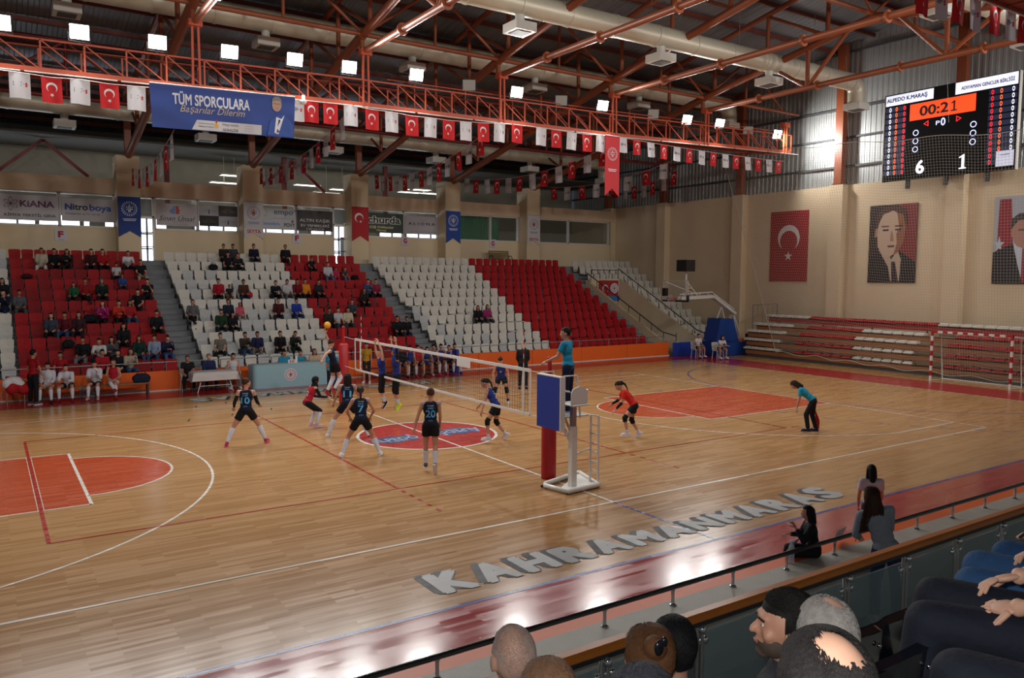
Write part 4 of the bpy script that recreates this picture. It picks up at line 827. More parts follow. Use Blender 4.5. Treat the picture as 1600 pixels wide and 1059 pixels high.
# ================================================================ WHO SITS WHERE (photo point of the head, look)
# px, py, top colour, sleeve, trousers, hair style, hair colour, pose, label
AUD = [
 (65, 400, 'B9AF9C', 'long', 'C9C5BC', 'short', '3A2A22', 'lap', 'in a beige sweater and pale trousers, top row at the far left'),
 (84, 399, '141418', 'long', '1B1B20', 'short', '1C1512', 'lap', 'all in black, top row, right of the beige sweater'),
 (105, 402, '1D1D22', 'long', '202128', 'long', '2A1C16', 'chin', 'long-haired in black, hand at chin, top row of the left red block'),
 (143, 402, '3E171C', 'long', '1B1B22', 'short', '1A1412', 'lap', 'in dark maroon in the top row of the left red block'),
 (158, 398, 'A01820', 'long', '17181D', 'short', '2A1D18', 'lap', 'broad, in a bright red sweater in the top row'),
 (179, 411, 'BFBFC4', 'tee', '1D1D22', 'short', '1A1412', 'lap', 'child in black and white right of the red sweater, top row', .8),
 (200, 403, 'D5D5DA', 'long', '202128', 'short', '2A1D18', 'elbows', 'in a white shirt looking down at a phone, top row'),
 (218, 405, '17181A', 'tee', 'A39A86', 'short', '1A1412', 'lap', 'in a black T-shirt and sand trousers at the top of the stairs'),
 (116, 440, '1E5A38', 'long', '1B1B20', 'long', '17120F', 'lap', 'child in a green and black top in the second group down', .8),
 (131, 436, '8C1C22', 'long', '15161A', 'short', '1A1412', 'crossleg', 'in dark red with legs stretched over the seats'),
 (163, 437, '14231F', 'long', '14161A', 'hijab', '4F5A50', 'lap', 'in a grey-green headscarf and dark coat'),
 (193, 438, '2A4A8A', 'long', '2A2C38', 'short', '4A3628', 'lap', 'small child in a blue top behind the stairs edge', .72),
 (213, 455, '121216', 'tee', '15161A', 'short', '17120F', 'lap', 'in black with a lit phone, near the left stairs'),
 (230, 450, '1A1A1E', 'tee', '1B1C22', 'short', '1A1412', 'chin', 'in black with crossed arms and hand at mouth, by the left stairs'),
 (3, 438, '1B1B20', 'long', '1C2230', 'long', '1A1310', 'lap', 'in black at the very left edge, upper one'),
 (8, 455, '1C2233', 'long', '1E2A44', 'short', '15110F', 'chin', 'in navy at the very left edge, lower one'),
 (28, 453, '55585E', 'long', '4A4D52', 'short', '201612', 'lap', 'in a grey tracksuit next to the left edge'),
 (160, 483, 'A3216A', 'long', '17181D', 'long', '3A241C', 'chin', 'in a pink top, hand at chin, in the left red block'),
 (185, 482, 'BC3226', 'long', '17181D', 'bun', '2E1D17', 'chin', 'in an orange-red top, hand at face'),
 (201, 484, 'A0202A', 'long', '2E4A72', 'long', '1A1310', 'lap', 'in a red jacket and jeans'),
 (239, 484, '17181F', 'long', '14151A', 'short', '1E1613', 'lap', 'in a dark blazer over a grey shirt beside the stairs'),
 (80, 505, '3C4250', 'long', '131318', 'long', '120E0D', 'lap', 'long-haired in a patterned grey top, left in the mid row'),
 (100, 502, '5A1420', 'long', '2E4A72', 'bun', '201512', 'lap', 'in a maroon sweater and blue jeans'),
 (122, 504, '3A2028', 'long', '1D1D24', 'long', '1B1210', 'lap', 'long-haired in a plaid dark shirt'),
 (126, 526, '17181C', 'long', '6E6F78', 'bun', '1B1412', 'lap', 'in a black coat with a cream scarf'),
 (172, 524, '4A4A52', 'long', '23202A', 'long', '130E0D', 'chin', 'in black and white with hands at the chin'),
 (193, 522, '19191D', 'long', '17181D', 'curly', '120D0C', 'lap', 'with big dark curls in black'),
 (213, 522, '16322B', 'long', '2E4A72', 'long', '241814', 'lap', 'in a dark green printed sweatshirt'),
 (157, 533, 'C9C6C2', 'long', '1C2233', 'short', '14100F', 'elbows', 'in a white jacket bending forward'),
 (199, 544, 'A59A86', 'long', '35507A', 'long', '3A251C', 'chin', 'in a beige sweater with hands at the mouth'),
 (241, 538, '8698B0', 'long', '2E4468', 'short', '1E1613', 'lap', 'in a pale blue shirt and jeans at the foot of the stairs'),
 (259, 534, '1D2240', 'long', '3A5A86', 'short', '1B1412', 'chin', 'in a navy jumper and jeans at the foot of the stairs'),
 (98, 552, '9C1420', 'tee', '17181D', 'short', '15100F', 'lap', 'in a red team T-shirt behind the bench, left one'),
 (158, 552, 'A01822', 'long', '17181D', 'short', '18120F', 'lap', 'in a red tracksuit behind the bench'),
 (185, 553, '17171B', 'long', '14151A', 'bun', '2A1C17', 'lap', 'in a black team jacket behind the bench, leaning on the rail'),
 (347, 384, '2A2622', 'long', '1B1C22', 'short', '17120F', 'lap', 'in a dark brown jacket high in the middle block, left one'),
 (360, 387, '3A3A40', 'long', '1B1C22', 'short', '17120F', 'lap', 'in a dark jacket over a white T-shirt high in the middle block'),
 (392, 384, '161C30', 'long', '1F2A40', 'short', '17120F', 'lap', 'in a navy hooded top sitting alone high in the middle block'),
 (354, 402, '19171A', 'tee', '17171B', 'bun', '2A1C17', 'lap', 'in a black dress in the second row from the top'),
 (368, 402, '26272C', 'long', '1E2026', 'short', '2A1C17', 'elbows', 'in dark grey next to the black dress'),
 (338, 444, 'A3182A', 'long', '17181D', 'short', '15100F', 'lap', 'in a red hooded jacket among the white seats'),
 (354, 455, '1C2230', 'tee', '7A4434', 'short', '2A1C17', 'lap', 'small child between the red jacket and the brown jacket', .7),
 (367, 442, '4A2C22', 'long', '1F2A44', 'short', '1E1613', 'lap', 'in a brown jacket next to a red and yellow bag'),
 (299, 477, '5E6064', 'long', '15161A', 'short', '17120F', 'crossleg', 'in a grey sweater alone at the left of the white seats'),
 (352, 477, '1E2738', 'long', '1E2230', 'short', '2A1C17', 'lap', 'in a dark navy coat above the green sweatshirt'),
 (370, 484, 'C4586A', 'long', '9A8E88', 'hijab', 'C24A5E', 'lap', 'child in a pink top with a pink hood', .8),
 (342, 489, '1E3A26', 'long', '1A2030', 'short', '15100F', 'lap', 'in a dark green printed sweatshirt among the white seats'),
 (358, 502, '17171C', 'long', '17171C', 'long', '17110F', 'lap', 'child in black right of the green sweatshirt', .85),
 (343, 529, '6E6A60', 'tee', '17181D', 'short', '1E1613', 'lap', 'in a checked beige shirt behind the cloth-covered table'),
 (377, 529, '35332C', 'long', '2E4468', 'short', '1E1613', 'chin', 'in an olive jacket and jeans, hands folded at the mouth'),
 (400, 527, '1F2548', 'long', '6E685E', 'short', '2A211E', 'lap', 'in a navy jumper and khaki trousers'),
 (433, 526, '16161B', 'long', '15161A', 'short', '17120F', 'lap', 'in a black jacket over a yellow shirt'),
 (449, 530, '14241C', 'long', '14201A', 'short', '15100F', 'chin', 'in dark green raising a hand behind the blue desk'),
 (445, 391, '1C1D24', 'long', '17181D', 'short', '15100F', 'crossleg', 'in a dark hooded top lying back in the top row'),
 (488, 409, '1A1B20', 'tee', '1C1D24', 'short', '1E1613', 'lap', 'child in black in the second row of the right red part', .8),
 (514, 414, 'BFC4CC', 'long', '4A6286', 'short', '2A1C17', 'lap', 'in a white shirt and jeans holding a child'),
 (525, 423, 'B8285A', 'tee', 'B02A50', 'short', '2A1C17', 'lap', 'small child in pink', .68),
 (538, 423, '3A3F48', 'tee', '5A6A80', 'short', '1E1613', 'lap', 'small child in grey beside the pink one', .7),
 (425, 448, '171A26', 'long', '17181D', 'short', '17120F', 'elbows', 'in a dark jacket looking down, red and white boundary'),
 (434, 441, 'BBBBC0', 'long', '55565A', 'short', '2A1C17', 'lap', 'in a white top beside the dark jacket'),
 (454, 445, '6E1420', 'long', '17181D', 'short', '17120F', 'lap', 'in a dark red sweatshirt left of the orange one'),
 (471, 443, 'D98A1E', 'long', '17181D', 'short', '2A1C17', 'lap', 'in a bright orange-yellow sweatshirt'),
 (497, 446, '26272C', 'long', '17181D', 'short', '17120F', 'lap', 'in dark grey sitting alone on red seats'),
 (574, 442, '3A4A74', 'long', '1F2230', 'bun', '2A1C17', 'chin', 'in a vest and blue sleeves near the middle stairs'),
 (585, 443, '8A2440', 'long', '17181D', 'short', '2A1814', 'lap', 'in a dark vest and pink sleeves near the middle stairs'),
 (568, 457, '23201E', 'long', '17181D', 'long', '3A2A22', 'lap', 'long-haired in black holding something'),
 (551, 466, '3A3E48', 'long', '1C1D24', 'short', '1E1613', 'lap', 'in a dark vest, lowest of the group by the middle stairs', .9),
 (438, 474, '4A1A20', 'long', '1E2230', 'short', '1E1613', 'lap', 'in a grey jacket over a dark red shirt'),
 (458, 474, '1E3A9A', 'long', '1F3A62', 'short', '1E1613', 'lap', 'in a bright blue jacket over white'),
 (517, 488, '26261F', 'long', '1B1C20', 'short', '1E1613', 'lap', 'in dark olive behind the ball'),
 (528, 487, 'B9BAC0', 'tee', '3A3D46', 'bun', '2A1C17', 'lap', 'in a white T-shirt right of the ball'),
 (543, 490, 'BFB79A', 'long', '35373C', 'bun', '2E1D17', 'lap', 'in a white and yellow patterned top'),
 (622, 502, '17181C', 'long', '14151A', 'short', '17120F', 'lap', 'in black at the foot of the middle stairs, left one'),
 (637, 502, '17181C', 'long', '23324A', 'short', '17120F', 'lap', 'in a black jacket over white at the foot of the middle stairs'),
 (744, 487, '16161A', 'long', '15161A', 'long', '2A1C17', 'lap', 'in black alone on the right white seats'),
 (759, 483, '8E2A62', 'long', '3A3A42', 'long', '2A1C17', 'lap', 'in a magenta top on the right white seats'),
]
BLOCKS = [('the leftmost block', -9.85, -8.85, 2), ('the left red block', -8.80, -3.60, 11), ('the middle block', -2.60, 7.0, 19), ('the right block', 8.0, 20.8, 25), ('the corner block', 21.85, 26.9, 10)]
def seat_color(x): return 'white' if (x < -8.82 or -2.7 < x < 3.07 or 7.5 < x < 14.14 or x > 21.5) else 'red'
SEATS = {}
for bi, (bn, x0, x1, n) in enumerate(BLOCKS):
    for i in range(11):
        for k in range(n):
            x = x0+(k+.5)*(x1-x0)/n
            if bi == 4 and i < 8 and x < 24.2: continue
            if bi == 3 and i == 8 and k == 24: pass
            SEATS[(bi, i, k)] = [x, False]
AUDP = []
for a in AUD:
    px, py = a[0], a[1]; sc = a[9] if len(a) > 9 else 1.0; best = None
    for i in range(11):
        q = at(px, py, 'y', rowy(i)-.16); err = abs(q.z-(tread(i)+.42+.70*sc))
        if best is None or err < best[0]: best = (err, i, q.x)
    _, i, x = best
    cands = [(abs(v[0]-x)+(.6 if v[1] else 0), kk) for kk, v in SEATS.items() if kk[1] == i]
    if not cands: continue
    kk = min(cands)[1]; SEATS[kk][1] = True; AUDP.append((a, kk, SEATS[kk][0] if abs(SEATS[kk][0]-x) > .3 else (x+SEATS[kk][0])/2, i, sc))

WS = [mat('seat_white_a', 'CFCBC0', .45, var=.04), mat('seat_white_b', 'B4B6B6', .45, var=.04), mat('seat_white_c', 'C4C2BC', .45)]
RS = [mat('seat_red_a', 'A40E16', .6, var=.05, spec=.25), mat('seat_red_b', '960D14', .6, var=.05, spec=.25), mat('seat_red_c', '880C12', .6, spec=.25)]
def panel(w0, w1, h, th, n=5, curve=.02, rc=.05):
    """rounded moulded panel in the xz plane, bottom width w0, top width w1, slightly dished"""
    out = [(-w0/2+rc*.5, 0), (-w0/2, rc), (-w1/2, h-rc), (-w1/2+rc*.35, h-rc*.3), (-w1/2+rc, h), (0, h+.008), (w1/2-rc, h), (w1/2-rc*.35, h-rc*.3), (w1/2, h-rc), (w0/2, rc), (w0/2-rc*.5, 0)]
    b = MB(); m = len(out)
    f = [Vector((x, -th/2-curve*(2*x/w1)**2, z)) for x, z in out]; g = [Vector((x*.96, th/2-curve*(2*x/w1)**2, z*.98+.005)) for x, z in out]
    b.add(f+g+[Vector((0, -th/2+.006, h*.5))], [(i, (i+1) % m, 2*m) for i in range(m)]+[tuple(range(2*m-1, m-1, -1))]+[((i+1) % m, i, m+i, m+(i+1) % m) for i in range(m)]); b.f[:m] = [(a, bb, c) for a, bb, c in b.f[:m]]
    return b
def seatmeshes():
    back = panel(.42, .45, .43, .03); 
    for z in (.14, .24): back.b2((-.17, -.028, z), (.17, -.012, z+.01))
    xf(back, Matrix.Translation((0, -.02, .40)) @ Matrix.Rotation(-.10, 4, 'X'))
    pf = panel(.30, .41, .40, .035); 
    for z in (.12, .22): pf.b2((-.13, -.03, z), (.13, -.014, z+.01))
    xf(pf, Matrix.Translation((0, -.10, .10)) @ Matrix.Rotation(-.04, 4, 'X'))
    po = panel(.40, .41, .42, .035); xf(po, Matrix.Translation((0, -.04, .43)) @ Matrix.Rotation(math.radians(93), 4, 'X'))
    br = MB(); br.b2((-.22, -.05, .30), (.22, -.01, .345)); br.b2((-.20, -.045, .05), (-.16, .19, .32)); br.b2((.16, -.045, .05), (.20, .19, .32))
    for sx in (-.235, .235): br.b2((sx-.015, -.12, .2), (sx+.015, .0, .5))
    return back, pf, po, br
_b, _pf, _po, _br = seatmeshes()
SM = {'white': (_b.mesh('backrest', WS[0]), _pf.mesh('seat_pan', WS[0]), _po.mesh('seat_pan', WS[0])), 'red': (_b.mesh('backrest', RS[0]), _pf.mesh('seat_pan', RS[0]), _po.mesh('seat_pan', RS[0]))}
SBR = _br.mesh('bracket', mat('seat_bracket', '3A3C40', .5))
ORD = ['front', 'second', 'third', 'fourth', 'fifth', 'sixth', 'seventh', 'eighth', 'ninth', 'tenth', 'top']
rs = random.Random(3); extra = {'white': MB(), 'red': MB()}; count = {'white': 0, 'red': 0}
order = sorted(SEATS.items(), key=lambda t: (t[1][1] is False, t[0][1], (t[1][0]+9.7)**2))
for (bi, i, k), (x, occ) in sorted(order, key=lambda t: (Vector((t[1][0], rowy(t[0][1]), 0))-Vector(CAM)).length):
    col = seat_color(x); openp = occ or rs.random() < .13; count[col] += 1; ri = rs.random(); y = rowy(i); z = tread(i)
    if sum(count.values()) > 300:
        e = extra['white']; mo = 1 if col == 'red' else 0
        for src in ((_b, _po if openp else _pf)): 
            n = len(e.v); e.v += [(v[0]+x, v[1]+y, v[2]+z) for v in src.v]; e.f += [tuple(q+n for q in f) for f in src.f]; e.m += [mo]*len(src.m); e.sm += src.sm
        continue
    e = empty('stadium_seat', (x, y, z), label='%s folding seat%s, %s row, %s from the left in %s' % (col, ' (open)' if openp else '', ORD[i], ORDW[k], BLOCKS[bi][0]), cat='seat', group='folding seats on the far stand')
    MM = WS if col == 'white' else RS; m = MM[0 if ri < .6 else (1 if ri < .82 else 2)]
    for nm, me in (('backrest', SM[col][0]), ('seat_pan', SM[col][2 if openp else 1])):
        o = link(nm, me, e)
        if m is not MM[0]: o.material_slots[0].link = 'OBJECT'; o.material_slots[0].material = m
    link('bracket', SBR, e)
tag(extra['white'].build('stadium_seats', [WS[0], RS[0]]), 'white and red folding seats filling the farther rows of the far stand', 'seats', kind='stuff')

# ---------------------------------------------------------------- covered exit in the corner, rails
def vomitory():
    b = MB()
    def wedge(x0, x1, pts): b.prism([(x0, y, z) for y, z in pts], (x1-x0, 0, 0))
    wedge(21.55, 21.72, [(12.2, 0), (12.2, .72), (13.4, .76), (20.1, 4.02), (20.1, 3.2), (19.6, 0)])
    wedge(23.88, 24.05, [(12.2, 0), (12.2, .76), (13.0, .80), (19.6, 4.1), (20.0, 4.1), (20.0, 0)])
    b.b2((21.6, 19.62, 0), (24.0, 19.8, 4.1)); struct(b.build('wall_exit', BEIGE2))
    q = [at(932, 440, 'y', 19.55), at(972, 475, 'y', 19.55)]
    board(22.2, 23.85, 2.7, 4.0, 'A3222C', 'red and blue banner with crescent and white disc in the covered exit', lambda put, w, h: (put(rectmb(w, h*.26), .5, .13, '2E6FB0', 'blue_band'), put(disc(.33, 20), .75, .62, 'C9C6C8', 'white_disc'), put(emblem(.28), .75, .62, '8A3040', 'emblem', .003), put(crescent((0, 0), .24, ang=-1), .3, .62, 'C9C6C8', 'crescent'), put(star((0, 0), .08), .42, .5, 'C9C6C8', 'star'), put(rectmb(.05, h), .975, .5, 'D8D4CC', 'white_border')), y=19.55, name='exit_banner')
    for x, pts, lab in ((21.63, [(12.3, 1.02), (13.4, 1.2), (20.05, 4.45)], 'dark handrail on the left parapet of the covered exit'), (23.96, [(12.4, 1.1), (13.0, 1.25), (19.8, 4.75)], 'black handrail on the right parapet of the covered exit')):
        e = empty('handrail', (x, 12.3, 1.0), label=lab, cat='handrail'); O = Vector((x, 12.3, 1.0))
        c = MB(); c.path([Vector((x, y, z))-O for y, z in pts], .03, n=6); c.build('rail', mat('rail_brown', '3A2A26', .4), e)
        for j in range(9):
            t = j/8; y = pts[0][0]+(pts[-1][0]-pts[0][0])*t; z = 1.2+(pts[-1][1]-1.2)*max(0, (y-13.3)/(pts[-1][0]-13.3)); c = MB(); c.tube(Vector((x, y, z))-O, Vector((x, y, z-.46))-O, .02, n=6); c.build('post', mat('rail_black', '1B1B1E', .4), e)
    e = empty('handrail', (23.9, 19.75, 4.1), label='black handrail along the head of the covered exit', cat='handrail')
    c = MB(); c.path([(-2.2, 0, .55), (0, 0, .55)], .025, n=6); c.build('rail', mat('rail_black', '1B1B1E', .4), e)
    for dx in (-2.2, -1.5, -.75, 0): c = MB(); c.tube((dx, 0, 0), (dx, 0, .55), .018, n=6); c.build('post', mat('rail_black', '1B1B1E', .4), e)
vomitory()
e = empty('handrail', (6, 12.32, .73), label='thin steel handrail along the top of the orange wall of the far stand', cat='handrail')
c = MB(); c.tube((-22, 0, .3), (14.8, 0, .3), .022, n=6); c.build('rail', GREYM, e)
for k in range(20): c = MB(); c.tube((-21.8+1.92*k, 0, -.1), (-21.8+1.92*k, 0, .3), .018, n=6); c.build('post', GREYM, e)
# park bench on the gallery walkway
def parkbench():
    q = at(780, 398, 'y', 23.0); z = tread(11); e = empty('park_bench', (q.x, 23.0, z), label='brown slatted park bench with curled iron arms on the top walkway', cat='bench')
    w = mat('bench_slat', '7A6A40', .6)
    for k in range(3): c = MB(); c.box((0, -.12-.13*k, .45), (1.45, .1, .03)); c.build('seat_slat', w, e)
    for k in range(4): c = MB(); c.box((0, .02+.02*k, .56+.11*k), (1.45, .025, .09)); c.build('back_slat', w, e)
    for sx in (-.7, .7):
        c = MB(); c.path([(sx, -.42, 0), (sx, -.38, .3), (sx, -.42, .45), (sx, -.3, .62), (sx, -.1, .62), (sx, .02, .55)], .025, n=6); c.path([(sx, .1, 0), (sx, .0, .4), (sx, .1, .95)], .025, n=6); c.build('iron_side', DARK, e)
parkbench()
b = MB(); b.tube((0, 0, 0), (0, 0, 3.1), .05); tag(b.build('downpipe', GREYM, loc=(20.05, BY-.12, tread(11))), 'grey downpipe on the wall right of the last pier', 'pipe')

# ---------------------------------------------------------------- retracted bleachers at the end wall
def telescopic():
    wood = mat('bleacher_board', '94603A', .5, var=.12, scale=2); metal = mat('bleacher_metal', '6A6C70', .5, .3)
    Y1 = 9.9; Yn = -12
    lv = [(24.45, .40), (24.5, .86), (24.62, 1.3), (25.0, 1.66), (25.75, 2.1)]
    e = empty('retracted_bleacher', (24.45, Y1, 0), label='long retracted wooden bleacher against the end wall behind the hanging net', cat='bleacher'); O = Vector((24.45, Y1, 0))
    c = MB(); c.b2((.12, 0, 0), (.3, Yn-Y1, .3)); c.build('base_panel', metal, e)
    for k, (x, z) in enumerate(lv):
        c = MB(); y1 = Y1-(.45 if k == 4 else 0.0)-(.25 if k == 3 else 0)
        c.b2((x-O.x, y1-O.y, z-.24), (x-O.x+.05, Yn-O.y, z)); c.b2((x-O.x, y1-O.y, z-.04), (x-O.x+.55, Yn-O.y, z)); c.build('tier_board', wood if k < 4 else mat('tier_red', '9A2A22', .5), e)
        for j in range(8): y = Y1-.9-j*2.7; c = MB(); c.b2((x+.3-O.x, y-O.y, z-.45), (x+.36-O.x, y+.06-O.y, z-.04)); c.build('support', metal, e)
    c = MB()
    for p0, p1 in (((24.9, 9.85, 1.4), (24.9, 9.85, 2.75)), ((24.9, 9.85, 2.75), (26.6, 9.6, 2.8)), ((26.6, 9.6, 1.4), (26.6, 9.6, 2.8))): c.tube(Vector(p0)-O, Vector(p1)-O, .02, n=6)
    for k in range(5): c.tube(Vector((24.9+.35*k, 9.85-.05*k, 1.4))-O, Vector((24.9+.35*k, 9.85-.05*k, 2.76))-O, .01, n=5)
    c.build('end_guard', metal, e)
    # folded seats lying on the tiers
    fold = {}
    for col, m in (('white', WS[0]), ('red', RS[0])):
        s = MB(); s.box((.19, 0, .05), (.42, .44, .09), bev=.03); s.box((.24, 0, .115), (.32, .40, .06), bev=.025); fold[col] = s.mesh('folded_seat', m)
    rows = [  # (level, [(px0, px1, colour)])
        (4, [(1197, 1264, 'white'), (1265, 1465, 'red'), (1466, 1640, 'white')]), (3, [(1177, 1236, 'white'), (1262, 1347, 'red'), (1348, 1447, 'white'), (1494, 1640, 'red')]),
        (2, [(1168, 1225, 'white'), (1250, 1335, 'red'), (1336, 1436, 'white'), (1481, 1640, 'red')]), (1, [(1164, 1220, 'white'), (1243, 1333, 'red'), (1334, 1430, 'white'), (1478, 1640, 'red')]), (0, [(1164, 1220, 'white'), (1242, 1333, 'red'), (1334, 1430, 'white'), (1476, 1640, 'red')])]
    for lvl, segs in rows:
        x, z = lv[lvl]
        for (a, c_, col) in segs:
            pya = 530+(a-1165)*.12; ya = at(a, 520, 'x', x+.1).y; yb = at(c_, 520, 'x', x+.1).y; n = max(1, round((ya-yb)/.5))
            for k in range(n):
                y = ya-(k+.5)*(ya-yb)/n; o = link('folded_seat', fold[col], loc=(x-.02, y, z)); 
                seg = {0: 'left', 1: 'second', 2: 'third', 3: 'right'}[segs.index((a, c_, col))]
                tag(o, 'folded %s seat, %s in the %s run on the %s tier of the retracted bleacher' % (col, ORDW[k], seg, ['lowest', 'second', 'third', 'fourth', 'top'][lvl]), 'seat', 'folded seats on the end wall bleacher')
telescopic()
b = MB(); b.box((0, 0, .55), (.7, .9, 1.1), bev=.03); tag(b.build('padded_cabinet', mat('dark_green_pad', '10261F', .6), loc=(26.2, 10.7, 0)), 'dark green padded box left of the retracted bleacher', 'box')

# ---------------------------------------------------------------- nets, goal, hoop
NETM = mat('net_cord', 'A8A296', .7); NETD = mat('net_dark', '1A1A1E', .7); WHT = mat('tape_white', 'D9D7D2', .6)
def gridnet(P, nu, nv, r, m, name, parent=None, n=3, skip=1):
    b = MB()
    for i in range(nu+1): b.path([P(i/nu, j/nv) for j in list(range(0, nv, skip))+[nv]], r, n=n)
    for j in range(nv+1): b.path([P(i/nu, j/nv) for i in list(range(0, nu, skip))+[nu]], r, n=n)
    return b.build(name, m, parent)
def protective():
    x = 24.05; TL = at(1127, 238, 'x', x); BL = Vector((x, at(1212, 548, 'x', x).y, .42)); TR = at(1625, 199, 'x', x); BR = Vector((x, TR.y, .12))
    e = empty('protective_net', TL, label='large pale hanging ball-stop net in front of the end wall', cat='net')
    def P(u, v):
        p = (TL.lerp(TR, u)).lerp(BL.lerp(BR, u), v)-TL; p.x += .05*math.sin(u*26+v*3)*v+.12*math.sin(u*9)*v*v; p.z += -.12*math.sin(u*math.pi*4)**2*(1-v)+(.06*math.sin(u*40)*(v**6)); return p
    gridnet(P, 118, 82, .0043, NETM, 'mesh', e, 3, 2)
    b = MB(); b.path([P(i/60, 0) for i in range(61)], .016, n=5); b.build('head_rope', NETM, e); b = MB(); b.path([P(i/60, 1) for i in range(61)], .018, n=5); b.build('foot_rope', NETM, e); b = MB(); b.path([P(0, j/30) for j in range(31)], .016, n=5); b.build('edge_rope', NETM, e)
    for px, py2 in ((1232, 110), (1325, 60), (1480, 110)):
        p = at(px, 240, 'x', x); b = MB(); b.path([Vector((x, p.y, TL.z-.3))-TL, Vector((x, p.y+.3, 14.5))-TL], .008, n=4); b.build('suspension_line', NETM, e)
protective()
def goal():
    x = 22.95; y0, y1 = -4.12, -.96; e = empty('handball_goal', (x, (y0+y1)/2, 0), label='red and white striped handball goal with a net near the end wall', cat='goal'); yc = (y0+y1)/2
    R = mat('goal_red', 'A5151E', .4); Wm = mat('goal_white', 'DAD6D0', .4)
    for s, nm in ((-1, 'goal_post'), (1, 'goal_post')):
        b = MB()
        for k in range(10): b.b2((-.04, s*1.54-.04, .208*k), (.04, s*1.54+.04, .208*(k+1)), 1 if k % 2 == 0 else 0)
        b.build(nm, [R, Wm], e)
    b = MB()
    for k in range(15): b.b2((-.042, -1.5+.2*k, 2.0), (.04, -1.3+.2*k, 2.08), k % 2)
    b.b2((-.042, -1.58, 2.0), (.042, -1.5, 2.08), 0); b.b2((-.042, 1.5, 2.0), (.042, 1.58, 2.08), 0); b.build('crossbar', [R, Wm], e)
    b = MB()
    for s in (-1, 1): b.path([(0, s*1.54, 2.02), (.7, s*1.54, 1.95), (.95, s*1.54, 0), (0, s*1.54, .02)], .02, n=6)
    b.tube((.95, -1.54, .02), (.95, 1.54, .02), .02); b.build('back_frame', ALU, e)
    def P(u, v): return Vector((.7*v*2 if v < .5 else .7+.25*(v-.5)*2, -1.5+3*u, 2.0 if v < .5 else 2.0-1.95*(v-.5)*2))
    gridnet(P, 30, 26, .004, NETM, 'goal_net', e, 3)
goal()
def hoop():
    yc = 11.0; e = empty('basketball_unit', (24.6, yc, 0), label='folded-back mobile basketball hoop with white arm and blue pads', cat='basketball hoop'); O = Vector((24.6, yc, 0))
    Wm = mat('unit_white', 'C9C7C2', .4); Bl = mat('pad_blue', '123C86', .5)
    def q(px, py, dy=0): p = at(px, py, 'y', yc); return Vector((p.x, yc+dy, p.z))-O
    b = MB(); pts = [q(1107, 533), q(1161, 533), q(1161, 553), q(1107, 556)]
    for p in pts[2:]: p.z = .02
    b.prism([p-Vector((0, .55, 0)) for p in pts], (0, 1.1, 0)); b.build('base_box', Bl, e)
    b = MB(); f = [q(1116, 497), q(1136, 497), q(1144, 532), q(1109, 532)]; b.prism([p-Vector((0, .45, 0)) for p in f], (0, .9, 0)); b.build('upright_pad', Bl, e)
    b = MB()
    for a, c_ in (((1062, 466), (1113, 463)), ((1113, 463), (1147, 490))):
        for dy in (-.12, .12): b.bar(q(*a, dy), q(*c_, dy), .08, .16)
        b.bar(q(a[0], a[1]-6), q(c_[0], c_[1]-7), .05, .05)
    for px, py in ((1068, 463), (1080, 463), (1093, 463), (1106, 463), (1120, 468), (1131, 477), (1142, 486)): b.bar(q(px, py), q(px, py-6.5), .04, .04)
    b.build('arm', Wm, e)
    b = MB()
    for a, c_ in (((1127, 479), (1119, 500)), ((1127, 479), (1132, 500)), ((1144, 492), (1132, 520)), ((1146, 492), (1152, 533)), ((1143, 492), (1140, 533)), ((1147, 492), (1158, 533))): b.bar(q(*a), q(*c_), .06, .06)
    b.build('strut_frame', Wm, e)
    x0 = q(1071, 465).x
    b = MB(); b.bar((x0, 0, q(1071, 470).z), (x0, 0, q(1071, 424).z), .08, .08); b.bar(q(1071, 437), q(1090, 462), .04, .04); b.bar(q(1071, 450), q(1082, 450), .03, .03); b.bar(q(1040, 440), q(1084, 458), .03, .03); b.build('clock_pole', Wm, e)
    b = MB(); zc = q(1070, 415).z; b.b2((x0-.35, -.35, zc-.3), (x0+.3, .35, zc+.3)); b.build('shot_clock', DARK, e)
    zb = q(1071, 470).z; b = MB(); b.b2((x0-.1, -.25, zb), (x0-.06, 1.55, zb+1.05)); b.build('backboard', mat('backboard_glass', 'B8BDB8', .05, alpha=.16), e)
    b = MB()
    for (ya, za, yb, zb2) in ((-.25, 0, 1.55, 0), (-.25, 1.05, 1.55, 1.05), (-.25, 0, -.25, 1.05), (1.55, 0, 1.55, 1.05)): b.bar((x0-.09, ya, zb+za), (x0-.09, yb, zb+zb2), .03, .03)
    b.build('backboard_frame', Wm, e)
    b = MB(); b.b2((x0-.13, -.28, zb-.06), (x0-.03, 1.58, zb+.02)); b.b2((x0-.13, -.3, zb-.06), (x0-.03, -.2, zb+.3)); b.build('edge_pad', mat('pad_dark', '1A2238', .6), e)
    b = MB(); b.path([(x0-.38+.225*math.cos(t*math.pi/8), .65+.225*math.sin(t*math.pi/8), zb+.12) for t in range(16)], .02, n=6, closed=True); b.b2((x0-.18, .55, zb+.05), (x0-.1, .75, zb+.14)); b.build('rim', mat('rim_orange', 'D24A1C', .4), e)
    b = MB()
    for t in range(12): a = t*math.pi/6; b.tube((x0-.38+.22*math.cos(a), .65+.22*math.sin(a), zb+.12), (x0-.38+.13*math.cos(a+.3), .65+.13*math.sin(a+.3), zb-.28), .006, n=4)
    b.build('rim_net', WHT, e)
    b = MB(); b.box((x0-.35, 1.15, zb+.45), (.2, .25, .42)); b.build('rear_speaker', DARK, e)
hoop()
